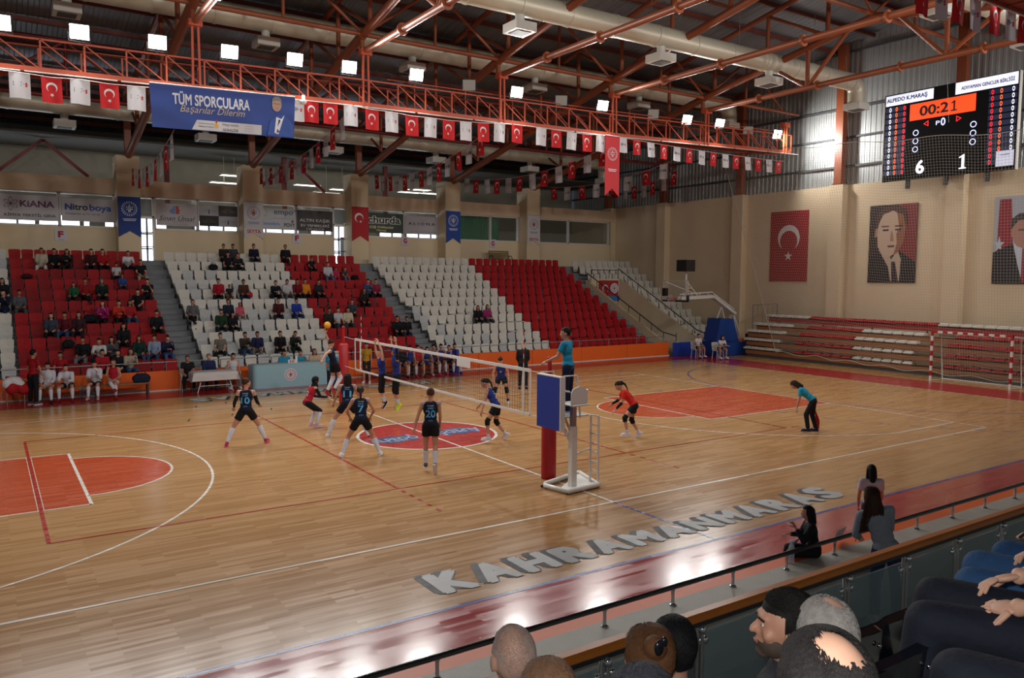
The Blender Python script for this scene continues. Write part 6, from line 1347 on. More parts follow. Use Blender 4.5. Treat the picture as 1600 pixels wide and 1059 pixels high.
def hair(J, style, voxel, k=1.0):
    C, U, F, R = J['head'], J['hU'], J['hF'], J['hR']; A = (R, F, U); m = MB()
    if style == 'hijab':
        m.ell(C+U*.02*k-F*.012*k, (.093*k, .112*k, .118*k), A, n=16, m=12); m.cap(C-U*.09*k, C-U*.17*k-F*.01, .085*k, .11*k, n=12)
    else:
        m.ell(C+U*.028*k-F*.017*k, (.085*k, .101*k, .100*k), A, n=20, m=14)
        if style in ('long', 'curly'):
            r = .02 if style == 'curly' else 0
            m.cap(C-F*.06*k+U*.02, C-F*.085*k-U*.17*k, .075*k+r, .06*k+r, n=12)
            for s in (-1, 1): m.cap(C+R*s*.062*k+U*.02*k-F*.015*k, C+R*s*.075*k-U*.15*k-F*.02*k, .035*k+r, .03*k+r, n=10)
        if style == 'pony': m.ell(C-F*.105*k+U*.05*k, (.03,)*3); m.cap(C-F*.12*k+U*.05*k, C-F*.16*k-U*.08*k, .034*k, .028*k); m.cap(C-F*.16*k-U*.08*k, C-F*.12*k-U*.26*k, .028*k, .012*k)
        if style == 'bun': m.ell(C-F*.085*k+U*.085*k, (.044*k,)*3, n=12)
        if style == 'short': m.ell(C-F*.05*k-U*.03*k, (.068*k, .05*k, .07*k), A)
    me = remesh(m, voxel, [], 'hair', 1)
    bm = bmesh.new(); bm.from_mesh(me); bpy.data.meshes.remove(me); dl = []
    for v in bm.verts:
        q = v.co-C; f, u, r = q.dot(F)/k, q.dot(U)/k, q.dot(R)/k
        if style == 'hijab': cut = f > .045 and -.085 < u < .058 and abs(r) < .068
        elif style in ('long', 'curly'): cut = f > .025 and u < .055 and abs(r) < .07
        else: cut = (f > .02 and u < .052) or (f > -.025 and u < .0 and abs(r) > .03 and style == 'short') or (u < -.055 and style == 'short') or (u < -.045 and f > -.1 and style in ('bun', 'pony'))
        if cut: dl.append(v)
    bmesh.ops.delete(bm, geom=dl, context='VERTS'); out = bpy.data.meshes.new('hair'); bm.to_mesh(out); bm.free()
    out.polygons.foreach_set('use_smooth', [True]*len(out.polygons)); return out
def setmat(me, *ms):
    me.materials.clear()
    for m in ms: me.materials.append(m)
    return me
def grounded(J, lift=0, k=1.0):
    z = min(J['an0'].z+(-.084), J['an1'].z-.084)
    for i in (0, 1): z = min(z, (J['an%d' % i]+J['ft%d' % i]*.16).z-.065)
    return -z+lift
def person(label, loc, heading, pose, skin=1, hcol='1C1410', hstyle='pony', topc=('tank', '14182E'), botc=('shorts', '141418'), sock=None, knee=None, arms=None, shoes='C8C8CC', sole='D8D8DA', h=1.7, vox=.017, number=None, name=None, numcol='5AA8D8', lift=0, group=None, hipz=None, hands=(.35, .35), pal=None, trim=None, extra=None):
    J = fk(pose); s = h/1.7
    z0 = hipz/s if hipz is not None else grounded(J, lift/s)
    e = empty('person', loc, heading, label, 'person', group); e.scale = (s, s, s)
    def put(nm, me): o = link(nm, me, e); o.location = (0, 0, z0); return o
    bme = body(J, vox, hands=hands, pal=pal); bme.materials[0] = SKIN[skin]; put('body', bme)
    hm = clo(hcol) if hstyle == 'hijab' else mat('hair_'+hcol, hcol, .7, var=.35, scale=40, bump=.25, bscale=90, spec=.2)
    put('headscarf' if hstyle == 'hijab' else 'hair', setmat(hair(J, hstyle, vox*.8), hm))
    if botc: put({'shorts': 'shorts', 'tights': 'leggings'}.get(botc[0], 'trousers'), remesh(legs_part(J, botc[0], vox), vox, clo(botc[1]), 'legwear', 2))
    tm = remesh(top(J, topc[0], vox), vox, clo(topc[1]), 'shirt', 2); put({'jacket': 'jacket', 'tank': 'jersey'}.get(topc[0], 'shirt'), tm)
    for i in (0, 1):
        a, b = shoe(J, i, vox)
        put('shoe', remesh(a, .013, clo(shoes), 'shoe', 2)); put('shoe_sole', b.mesh('shoe_sole', plain(sole)))
        if sock: put('sock', socks(J, i, sock[0], .93).mesh('sock', clo(sock[1])))
        if knee:
            K = J['kn%d' % i]; th = (J['kn%d' % i]-J['hj%d' % i]).normalized(); sk = (J['an%d' % i]-K).normalized(); mm = MB(); mm.path([K-th*.09, K-th*.04, K+(sk-th)*.004, K+sk*.05, K+sk*.10], [.066, .069, .071, .066, .062], n=12); put('knee_pad', mm.mesh('knee_pad', clo(knee)))
        if arms and arms[0][i]:
            t0, t1 = arms[0][i] if isinstance(arms[0][i], tuple) else (.35, 1.92); A, B, Cc = J['sh%d' % i], J['el%d' % i], J['wr%d' % i]; pts = []; rs = []
            for k in range(11):
                t = t0+(t1-t0)*k/10; pts.append(A.lerp(B, t) if t < 1 else B.lerp(Cc, t-1)); rs.append(.052-.012*t if t < 1 else .042-.014*(t-1))
            mm = MB(); mm.path(pts, rs, n=10); put('arm_sleeve', mm.mesh('arm_sleeve', clo(arms[1])))
    if number or trim:
        bm = bmesh.new(); bm.from_mesh(tm); bvh = BVHTree.FromBMesh(bm); U, R, F = J['U'], J['Rs'], J['Fs']
        def proj(mb, up0, front=False):
            sg = 1 if front else -1; out = []
            for v in mb.v:
                o = U*(up0+v[1])+R*(v[0]*(1 if not front else -1)); hit = bvh.ray_cast(o+F*sg*.5, -F*sg); 
                p = hit[0] if hit[0] else o+F*sg*.12
                out.append(tuple(p+F*sg*(.004+abs(v[2])))); 
            mb.v = out; return mb
        if number:
            put('jersey_number', proj(fit(number, .075*len(number)+.05, .155, .02), .24).mesh('jersey_number', clo(numcol)))
            if pose.get('frontnum'): put('jersey_number', proj(fit(number, .05*len(number)+.03, .09, .02), .30, True).mesh('jersey_number', clo(numcol)))
        if name:
            for txt, col, up0, w_, h_ in name: put('jersey_lettering', proj(fit(txt, w_, h_, .015), up0).mesh('jersey_lettering', clo(col)))
        bm.free()
        if trim:
            for i, s_ in ((0, -1), (1, 1)):
                mm = MB(); A = J['sh%d' % i]-J['Rs']*s_*.02; pts = [A+J['U']*(.05*math.cos(t))+J['Fs']*(.068*math.sin(t))-J['Rs']*s_*(.02*abs(math.sin(t))) for t in [k*math.pi/8*1.0 for k in range(16)]]
                mm.path([A+U*(.048*math.cos(t)-.012)+J['Fs']*.062*math.sin(t)+J['Rs']*s_*.006 for t in [k*2*math.pi/16 for k in range(16)]], .009, n=5, closed=True); put('jersey_trim', mm.mesh('jersey_trim', clo(trim)))
    return e, J, z0, s
STAND = dict(lean=3, ua=[(-.12, .03, -1), (.12, .03, -1)], fa=[(-.05, .2, -1), (.05, .2, -1)], th=[(-.06, .02, -1), (.06, .02, -1)], sh=[(-.02, -.05, -1), (.02, -.05, -1)])
def P(**k): d = dict(STAND); d.update(k); return d
NAV = '10142A'; LB = '5FAEDC'
TOPN = lambda nm: [('7ENERJİ', 'C8C0C0', .405, .13, .028), (nm, LB, .355, .12, .04), ('ALPEDO', '6A8AC0', .10, .10, .03)]
def gp(px, py): return tuple(at(px, py, 'z', 0))
def near(px, py, x=None, y=None):
    p = at(px, py, 'x', x) if x is not None else at(px, py, 'y', y); return p
def mid(a, b): return ((a[0]+b[0])/2, (a[1]+b[1])/2, 0)
HX = -math.pi/2       # heading so that the local forward (+y) points to world +x
def court():
    # number 10, walking towards the net at the left
    c = mid(gp(357, 693), gp(414, 696)); person('person in dark number 10 jersey, white knee socks and black arm sleeves, leftmost player', c, -.45, P(lean=8, ua=[(-.35, -.25, -1), (.3, .1, -1)], fa=[(-.2, .75, -.5), (.0, 1, -.35)], th=[(-.55, -.1, -1), (.5, .45, -1)], sh=[(-.35, -.45, -1), (.4, .1, -1)], hyaw=-45), 1, '3A2418', 'bun', ('tank', NAV), ('shorts', '101014'), (.08, 'C9C9D2'), None, ([1, 1], '131318'), 'A8304A', 'D0688A', number='10', name=TOPN('K. NUR'), trim='B9C4DA', h=1.78)
    c = mid(gp(478, 668), gp(484, 668)); person('person in red libero shirt and black headscarf crouching before the blue desk', c, HX+.1, P(lean=24, ua=[(-.1, .35, -1), (.1, .5, -1)], fa=[(0, 1, -.3), (0, 1, -.15)], th=[(-.15, .95, -.75), (.15, 1.0, -.7)], sh=[(-.05, -.42, -1), (.05, -.35, -1)]), 1, '101014', 'hijab', ('tank', 'A3182A'), ('tights', '101016'), (.08, 'C9C9D2'), None, ([(0.05, 1.92), (0.05, 1.92)], '141418'), 'C8A0A4', 'D8B8BA', number='2', numcol='C8C0C4', h=1.66)
    c = gp(515, 640); x = -.75; q = near(523, 640, y=4.9); person('person in a dark jersey jumping to spike beside the far net post', (q.x, 4.9, 0), HX+.25, P(lean=-14, side=-6, hpitch=-30, twist=-40, ua=[(-.55, .1, .9), (.45, -.75, -.2)], fa=[(-.2, -.25, 1), (.3, -.6, -.5)], th=[(-.08, .05, -1), (.08, .35, -1)], sh=[(-.03, -.55, -1), (.03, -.75, -1)], ft=[(-.1, .6, -.8), (.1, .5, -.85)]), 1, '2A1A14', 'bun', ('tank', NAV), ('shorts', '101014'), (-.0+.02, 'C9C9D2'), 'C0C0CA', None, '8A1A26', 'A83A44', number='4', numcol='B9C4DA', trim='9AB0D0', lift=.42, h=1.78)
    c = mid(gp(527, 680), gp(586, 684)); person('person in dark number 11 jersey with long dark hair, legs wide, behind number 7', (c[0]-.18, c[1]+.12, 0), -.45, P(lean=14, ua=[(-.45, .15, -1), (.4, .2, -1)], fa=[(-.3, .6, -.8), (.3, .6, -.8)], th=[(-.62, .1, -.9), (.6, .2, -.9)], sh=[(-.4, -.1, -1), (.45, -.25, -1)]), 1, '17100E', 'long', ('tank', NAV), ('shorts', '101014'), (.06, 'C9C9D2'), None, None, 'C0C0C6', 'D0D0D4', number='11', name=TOPN('ŞEVVAL'), trim=LB, h=1.80)
    c = mid(gp(535, 712), gp(594, 713)); person('person in dark number 7 jersey with fair ponytail, legs apart and hands on hips', (c[0], c[1], 0), -.34, P(lean=16, ua=[(-.55, .1, -1), (.55, .1, -1)], fa=[(.3, .55, -.7), (-.3, .55, -.7)], th=[(-.52, .34, -1), (.52, .34, -1)], sh=[(-.38, -.3, -1), (.38, -.3, -1)]), 1, '2E1E16', 'pony', ('tank', NAV), ('shorts', '101014'), (.2, 'C9C9D2'), None, None, 'D2D2D8', 'E0E0E4', number='7', name=TOPN('MELİS'), trim=LB, h=1.78)
    c = gp(673, 738); person('person in dark number 20 jersey seen from behind, walking over the centre circle', c, -.48, P(lean=2, ua=[(-.35, -.05, -1), (.1, .12, -1)], fa=[(-.28, .0, -1), (.0, .35, -1)], th=[(-.04, .12, -1), (.03, -.06, -1)], sh=[(0, .0, -1), (-.03, -.45, -1)], ft=[(-.1, 1, -.1), (.1, .45, -.85)]), 1, '4A2E20', 'bun', ('tank', NAV), ('shorts', '101014'), (.3, 'C9C9D2'), None, None, '4A4A54', 'D8D8DC', number='20', name=TOPN('AHSU'), trim=LB, h=1.76)
    q = near(598, 634, y=2.9); person('person in a blue jersey jumping at the net, left one of two blockers', (q.x, 2.9, 0), -HX-.1, P(lean=4, side=5, ua=[(-.15, .18, 1), (.35, .25, .9)], fa=[(.35, .3, 1), (-.4, .2, 1)], th=[(-.02, .12, -1), (.02, .1, -1)], sh=[(0, -.2, -1), (0, -.25, -1)], ft=[(-.1, .6, -.8), (.1, .5, -.8)]), 0, '2A1A14', 'bun', ('tank', '1A2A72'), ('tights', '101014'), (.55, 'BFC0C8'), '101014', None, '15151A', 'C8C8CC', number='5', numcol='B9BED2', trim='1A2A72', lift=.26, h=1.72)
    q = near(620, 632, y=2.3); person('person blocking in blue with neon yellow shoes and blue headscarf, right jumping blocker', (q.x, 2.3, 0), -HX-.15, P(lean=3, ua=[(-.12, .1, 1), (.12, .15, 1)], fa=[(.0, .12, 1), (.05, .1, 1)], th=[(-.02, .08, -1), (.02, .12, -1)], sh=[(0, -.12, -1), (0, -.2, -1)], ft=[(-.15, .7, -.7), (.1, .6, -.75)]), 1, '2A4AA8', 'hijab', ('tank', '1A2A72'), ('tights', '101014'), (.62, 'BFC0C8'), '101014', ([(.05, 1.6), (.05, 1.6)], '101014'), 'B4C832', 'C8E03A', number='8', numcol='B9BED2', lift=.30, h=1.74)
    c = mid(gp(772, 628), gp(793, 630)); c = gp(783, 630); person('person in blue jersey bending forward beyond the net, facing the camera', c, -HX+.9, P(lean=26, ua=[(-.3, .1, -1), (.3, .2, -1)], fa=[(-.1, .3, -1), (-.2, .35, -1)], th=[(-.3, .42, -1), (.28, .4, -1)], sh=[(-.1, -.2, -1), (.1, -.25, -1)], hpitch=-20, frontnum=True), 1, '221512', 'bun', ('tank', '1A2A72'), ('shorts', '101014'), (.75, '17171C'), '101014', None, 'B8B8C0', 'C8C8CC', number='6', numcol='B9BED2', h=1.72)
    c = mid(gp(760, 690), gp(790, 690)); person('person in blue number 7 jersey stepping left by the centre circle edge', c, .8, P(lean=28, side=6, ua=[(-.45, .1, -1), (.2, .5, -1)], fa=[(-.3, .25, -1), (.1, .6, -.6)], th=[(-.25, .55, -1), (.2, .12, -1)], sh=[(-.1, -.1, -1), (.25, -.75, -1)], ft=[(-.1, 1, 0), (.1, .7, -.6)], hpitch=-15), 1, '15100F', 'pony', ('tank', '1D2F7C'), ('shorts', '101014'), (.8, 'C0C0C8'), '101014', None, 'C8C8CE', 'D8D8DC', number='7', numcol='C8CAD8', name=[('NİL SU', 'C8CAD8', .36, .14, .04)], h=1.72)
    c = mid(gp(982, 682), gp(998, 690)); person('person in a bright red shirt leaning forward left of the orange key', c, .95, P(lean=38, ua=[(-.1, .25, -1), (.15, .4, -.9)], fa=[(-.05, .75, -.8), (.1, .85, -.6)], th=[(-.15, .75, -.85), (.12, .15, -1)], sh=[(-.05, -.2, -1), (.1, -.6, -1)], ft=[(-.1, 1, 0), (.1, .8, -.5)], hpitch=-25), 1, '1B1210', 'pony', ('tee', 'C8241E'), ('shorts', '101014'), (.78, 'C9C9D2'), '101014', ([(1.0, 1.9), (1.0, 1.9)], '101014'), 'C9C9D0', 'D8D8DC', number='1', numcol='D8B8B4', h=1.68)
    c = mid(gp(1263, 677), gp(1274, 673)); e, J, z0, s = person('person in turquoise polo and black trousers bending over, line judge with a red flag', c, .66, P(lean=48, ua=[(-.1, .15, -1), (.1, -.55, -.9)], fa=[(.05, .2, -1), (.15, -.75, -.8)], th=[(-.12, .5, -1), (.12, .05, -1)], sh=[(-.03, -.15, -1), (.05, -.3, -1)], hpitch=-42), 1, '2E1E16', 'long', ('tee', '2A93B4'), ('trousers', '17171C'), None, None, None, '1B2030', '3A4060', h=1.68)
    M = Matrix.Translation(Vector(c)) @ Matrix.Rotation(.66, 4, 'Z') @ Matrix.Scale(s, 4); w = M @ (J['wr1']+V(0, 0, z0)+J['hd1']*.08)
    b = MB(); b.tube((0, 0, .02), (.12, 0, -.5), .012, n=6); f = empty('line_flag', tuple(w), label='red line judge flag pointing down behind the bending line judge', cat='flag'); b.build('stick', WHT, f)
    b = MB(); vs = []
    for j in range(7):
        for i in range(5): t = j/6; vs.append((.04+.12*t+(i/4-.5)*(.05+.30*t), .05*math.sin(i*1.8+j)*t, -.02-.62*t-.05*math.sin(math.pi*i/4)*t))
    b.add(vs, [(j*5+i, j*5+i+1, (j+1)*5+i+1, (j+1)*5+i) for j in range(6) for i in range(4)], 0, True); b.build('flag_cloth', clo('A81016'), f)
    # referee on the stand
    person('person in turquoise polo and navy trousers standing on the white referee stand', (at(887, 640, 'y', -5.72).x, -5.72, REFZ), .55, P(lean=5, ua=[(-.3, .4, -1), (.12, .1, -1)], fa=[(-.1, 1, -.45), (.05, .3, -1)], hyaw=18), 1, '120E0D', 'short', ('tee', '1F86A8'), ('trousers', '161C36'), None, None, None, '17181D', 'A8A8D0', h=1.76, hands=(.5, .5))
    c = gp(520, 622); person('person in turquoise polo and dark trousers standing behind the jumping spiker, second referee', gp(519, 621), -.9, P(lean=2, ua=[(-.15, .0, -1), (.15, .05, -1)]), 1, '221815', 'short', ('tee', '1F7C9C'), ('trousers', '141A2E'), None, None, None, '131318', '17171C', h=1.74)
    person('person in yellow vest and dark leggings standing behind the far net post', (at(573, 592, 'y', 10.3).x, 10.3, 0), math.pi-.6, P(lean=3, frontnum=False), 1, '1B1210', 'bun', ('tee', 'B88A1E'), ('tights', '14161E'), None, None, None, 'C8C8CE', 'D8D8DC', h=1.62)
    person('person in black suit with hands behind the back standing before the orange wall', gp(817, 607), math.pi-.5, P(lean=0, ua=[(-.12, -.2, -1), (.12, -.2, -1)], fa=[(.5, -.6, -1), (-.5, -.6, -1)]), 0, '8A8480', 'short', ('jacket', '14151B'), ('trousers', '121318'), None, None, None, '0E0E12', '0E0E12', h=1.76)
    person('person in red team T-shirt and black trousers standing at the left bench, bearded coach', gp(53, 632), -.9, P(lean=4, ua=[(-.15, .05, -1), (.2, .1, -1)], fa=[(-.05, .2, -1), (.1, .35, -1)]), 2, '120E0D', 'short', ('tee', '8E1019'), ('trousers', '101014'), None, None, None, '4A3A3C', 'C8C8CC', h=1.80)
court()

# ---------------------------------------------------------------- seated people: a few poses shared by many
SP = {
 'lap': P(lean=4, ua=[(-.12, .2, -1), (.12, .2, -1)], fa=[(.25, .95, -.25), (-.25, .95, -.25)], th=[(-.18, 1, -.05), (.18, 1, -.05)], sh=[(-.02, .0, -1), (.02, .02, -1)]),
 'elbows': P(lean=30, hpitch=12, ua=[(-.15, .55, -.85), (.15, .55, -.85)], fa=[(.35, .9, .1), (-.35, .9, .1)], th=[(-.28, 1, -.05), (.28, 1, -.05)], sh=[(-.0, -.05, -1), (.0, -.05, -1)]),
 'chin': P(lean=12, ua=[(-.1, .5, -1), (.12, .45, -1)], fa=[(.35, .55, .9), (-.5, .75, .15)], th=[(-.12, 1, -.05), (.14, 1, -.03)], sh=[(-.02, .05, -1), (.02, .1, -1)]),
 'crossleg': P(lean=-6, ua=[(-.2, .15, -1), (.2, .15, -1)], fa=[(.4, .85, -.2), (-.4, .85, -.1)], th=[(-.1, 1, -.05), (-.12, 1, .12)], sh=[(-.05, .15, -1), (-.45, .7, -.55)]),
}
SEATZ = .455
CACHE = {}
def spart(kind, pose, arg=None, vox=.024):
    k = (kind, pose, arg)
    if k in CACHE: return CACHE[k]
    J = fk(SP[pose]); z = V(0, 0, .10)
    if kind == 'body': me = body(J, vox, hands=(.4, .4))
    elif kind == 'top': me = remesh(top(J, arg, vox), vox, [], 'shirt', 2)
    elif kind == 'leg': me = remesh(legs_part(J, arg, vox), vox, [], 'legwear', 2)
    elif kind == 'hair': me = hair(J, arg, vox*.8)
    elif kind == 'shoe': a, b = shoe(J, arg, vox); a.join(b); me = a.mesh('shoe', [])
    elif kind == 'sock': me = socks(J, arg, .1, .93).mesh('sock', [])
    CACHE[k] = me; return me
def seated(lab, loc, rz, pose, skin, hs, hc, tp, tc, lc, sc=1.0, shoes='2A2A30', lk='trousers', sock=None, group=None, hipz=None):
    e = empty('person', loc, rz, lab, 'person', group); e.scale = (sc, sc, sc); z0 = (hipz if hipz is not None else SEATZ+.10*sc)/sc
    def put(nm, me, *ms):
        if len(me.materials) < len(ms):
            while len(me.materials) < len(ms): me.materials.append(ms[len(me.materials)])
        o = link(nm, me, e); o.location = (0, 0, z0)
        for i, m in enumerate(ms): o.material_slots[i].link = 'OBJECT'; o.material_slots[i].material = m
    put('body', spart('body', pose), SKIN[skin]); hm = clo(hc) if hs == 'hijab' else mat('hair_'+hc, hc, .7, var=.35, scale=40, spec=.2)
    put('headscarf' if hs == 'hijab' else 'hair', spart('hair', pose, hs), hm); put({'long': 'sweater', 'jacket': 'jacket'}.get(tp, 'shirt'), spart('top', pose, tp), clo(tc)); put('trousers' if lk == 'trousers' else lk, spart('leg', pose, lk), clo(lc))
    for i in (0, 1):
        put('shoe', spart('shoe', pose, i), clo(shoes))
        if sock: put('sock', spart('sock', pose, i), clo(sock))
    return e
rp = random.Random(11)
for (a, kk, x, i, sc) in AUDP:
    lean = 0; rz = math.pi-.35+rp.uniform(-.25, .25)     # facing the court, towards the play
    sp = a[7]; hip_y = rowy(i)-.20
    if sc < .95: sp = 'lap'
    seated('person '+a[8], (x, hip_y, tread(i)), rz+.25, sp, rp.choice((0, 1, 1, 2)), a[5] if a[5] != 'curly' else 'curly', a[6], a[3], a[2], a[4], sc*rp.uniform(.97, 1.03) if sc == 1 else sc)
def benchp(px, y, h, lab, *r, **k):
    q = at(px, 580, 'y', y); return seated(lab, (q.x, y+.02, 0), k.pop('rz', math.pi-.3), *r, hipz=h+.10*k.get('sc', 1), **k)
BW = 'C4C2CC'
benchp(75, 11.42, .44, 'person in a white team jacket and white socks, leftmost on the team bench', 'lap', 1, 'bun', '1C1410', 'jacket', BW, 'B9988A', lk='shorts', sock='C9C9D2', shoes='17171C')
benchp(106, 11.42, .44, 'person in an open white jacket over a dark jersey, second on the team bench', 'elbows', 1, 'bun', '1C1410', 'jacket', BW, '101424', lk='shorts', sock='C9C9D2', shoes='6A1A24')
benchp(149, 11.42, .44, 'person in a white jacket over a dark jersey, third on the team bench', 'chin', 1, 'bun', '1C1410', 'jacket', BW, '101424', lk='shorts', sock='C9C9D2', shoes='B88A80')
benchp(177, 11.42, .44, 'person in a red jersey, last on the left team bench', 'crossleg', 1, 'bun', '3A2A20', 'tank', 'A0182A', 'B9B6C0', lk='shorts', sock='C9C9D2', shoes='8A1A26')
for px, lab, pose, tc, lc, hs, sock, sh_ in ((641, 'blue jersey, white knee socks, leftmost in view on the dark red bench', 'lap', '1E2E7E', '141418', 'bun', 'C4C4CC', 'B0203A'), (653, 'red libero jersey on the dark red bench', 'lap', 'B81E2A', '141418', 'bun', None, '17171C'), (665, 'blue jersey right of the red libero, long dark hair', 'elbows', '1E3276', '1E3A8A', 'long', None, 'B8B8C0'), (677, 'dark blue jersey with arms together, pink shoes', 'lap', '2A2A5A', '141418', 'bun', 'C4C4CC', 'C8284A'), (688, 'blue jersey leaning over, crossed leg, pink shoes', 'chin', '1E2E7E', '141418', 'bun', 'C4C4CC', 'B8305A'), (699, 'blue jersey talking to a neighbour near the right bench end', 'elbows', '1E2E7E', '141418', 'short', 'C4C4CC', '5A2A7A'), (710, 'blue jersey at the right end of the dark red bench', 'lap', '1E2E7E', '141418', 'bun', 'C4C4CC', '4A2A7A'), (627, 'black jacket seated at the left half of the dark red bench', 'lap', '17171C', '17171C', 'short', None, '17171C')):
    benchp(px, 11.35 if px not in (688, 699) else 11.6, .44, 'person in '+lab, pose, 1, hs, '1B1210', 'tank' if 'jersey' in lab else 'jacket', tc, lc, lk='shorts', sock=sock, shoes=sh_, rz=math.pi-.2)
# officials at the tables
q = at(292, 590, 'y', 11.75); plastic_chair(q.x, 11.64, math.pi, 'white plastic chair under the person in black beside the cloth-covered table'); seated('person in black polo and trousers seated left of the cloth-covered table', (q.x, 11.60, 0), math.pi-.1, 'lap', 2, 'short', '4A4440', 'tee', '141418', '101014', hipz=.55)
q = at(325, 590, 'y', 11.9); plastic_chair(q.x, 11.80, math.pi, 'white plastic chair hidden behind the cloth-covered table'); seated('person in a blue suit and tie seated behind the cloth-covered table', (q.x, 11.76, 0), math.pi, 'lap', 0, 'short', '6E6A68', 'jacket', '1E2A4E', '1A2236', hipz=.55)
q = at(361, 590, 'y', 11.75); plastic_chair(q.x+.05, 11.64, math.pi, 'white plastic chair under the person in white between table and desk'); seated('person in a white sleeveless top seated between the table and the blue desk', (q.x+.05, 11.60, 0), math.pi-.1, 'lap', 1, 'bun', '1B1210', 'tank', 'C4C4CC', '6E6A6C', hipz=.55, shoes='C8C8CE')
for px, lab, tc, hs, hc in ((441, 'person in a turquoise polo behind the blue desk, left of the flip board', '1F86A8', 'short', '1B1210'), (465, 'person in a turquoise polo behind the blue desk, hand at the ear', '1F86A8', 'short', '2A1A14'), (488, 'person with chin-length hair and a cream top behind the blue desk', 'B8A088', 'long', '4A3024')):
    q = at(px, 560, 'y', DY+1.1); plastic_chair(q.x, DY+.93, math.pi, 'white plastic chair behind the blue desk, under the '+{441: 'left', 465: 'middle', 488: 'right'}[px]+' official'); seated(lab, (q.x, DY+.88, 0), math.pi, 'chin' if px == 465 else 'lap', 1, hs, hc, 'tee', tc, '1B1B22', hipz=.56)
for px, py, lab, hs, sc in ((1089, 560, 'person in white T-shirt and black shorts on a chair before the blue pad', 'short', .93), (1122, 562, 'person with long dark hair and white T-shirt on a chair by the hoop', 'long', .98)):
    q = at(px, py, 'z', 0); y = q.y+.35; q = at(px, 545, 'y', y); plastic_chair(q.x, y, math.pi-.15, 'white plastic chair under the '+('left' if px < 1100 else 'right')+' ball kid before the basketball hoop'); seated(lab, (q.x, y-.05, 0), math.pi-.15, 'elbows' if px > 1100 else 'lap', 1, hs, '1E1512', 'tee', 'C9C8CC', '17171C', sc, lk='shorts', shoes='C8C8CE', sock=None, hipz=.56)
# ================================================================ THE NEAR STAND
def nearstand():
    b = MB(); b.b2((-30, -14.35, -.3), (WX, -12.66, .12)); b.b2((-30, -15.2, -.3), (WX, -14.35, .42))
    for y0, y1, z in ((-15.9, -15.2, .95), (-16.6, -15.9, 1.4), (-17.25, -16.6, 1.82), (-18.0, -17.25, 2.25), (-20, -18.0, 2.6)): b.b2((-30, y0, -.3), (WX, y1, z))
    struct(b.build('floor_near_terraces', mat('near_floor', 'A0A6A2', .6, var=.15, scale=2)))
    b = MB(); b.b2((-30, -12.66, 0), (WX, -12.46, .75)); struct(b.build('wall_low_near', ORANGE))
    b = MB(); b.b2((-30, -13.2, 0), (WX, -12.66, .755)); struct(b.build('trim_4', LEDGE))
    e = empty('ledge_handrail', (0, -12.76, .755), label='dark low handrail on short chrome posts along the near stone ledge', cat='handrail')
    b = MB(); b.tube((-12, 0, .19), (WX-.5, 0, .22), .028, n=10); b.build('rail', mat('rail_dark_metal', '5A5658', .2, .9), e)
    x = -7.5
    while x < 22:
        b = MB(); b.tube((x, 0, 0), (x, 0, .19), .018, n=10); b.lathe([(.001, .0), (.04, .0), (.036, .012), (.018, .02)], (x, 0, 0), n=12); b.lathe([(.018, .15), (.026, .165), (.018, .18)], (x, 0, 0), n=10); b.build('post', CHROME, e); x += .94
    e = empty('glass_balustrade', (0, -14.25, .42), label='tinted glass balustrade with wooden handrail and chrome posts before the near seats', cat='balustrade')
    W_ = mat('handrail_wood', 'B0651F', .32, var=.15, scale=4)
    b = MB(); b.b2((-12, -.05, 1.02), (WX-.5, .06, 1.10), bev=.02); b.build('handrail', W_, e); b = MB(); b.b2((-12, -.03, .985), (WX-.5, .035, 1.02)); b.build('handrail_profile', DARK, e)
    G = mat('glass_tinted', '74868A', .06, alpha=.5, spec=.5); x = -6.95; n = 0; STP = 1.0
    while x < 20:
        b = MB(); b.tube((x-.028, 0, -.0), (x-.028, 0, .98), .021, n=10); b.tube((x+.028, 0, 0), (x+.028, 0, .98), .021, n=10); b.lathe([(.001, 1.0), (.03, .98), (.034, .955), (.03, .93), (.001, .92)], (x, -.03, 0), n=12); b.build('post', CHROME, e)
        for z in (.2, .84):
            b = MB()
            for s in (-1, 1): b.ell((x+s*.075, 0, z), (.035, .022, .035), n=10, m=6)
            b.b2((x-.07, -.012, z-.014), (x+.07, .012, z+.014)); b.build('glass_clamp', CHROME, e)
        if x+STP < 21: b = MB(); b.b2((x+.07, -.005, .06), (x+STP-.07, .005, .92)); b.build('glass_panel', G, e)
        x += STP
nearstand()

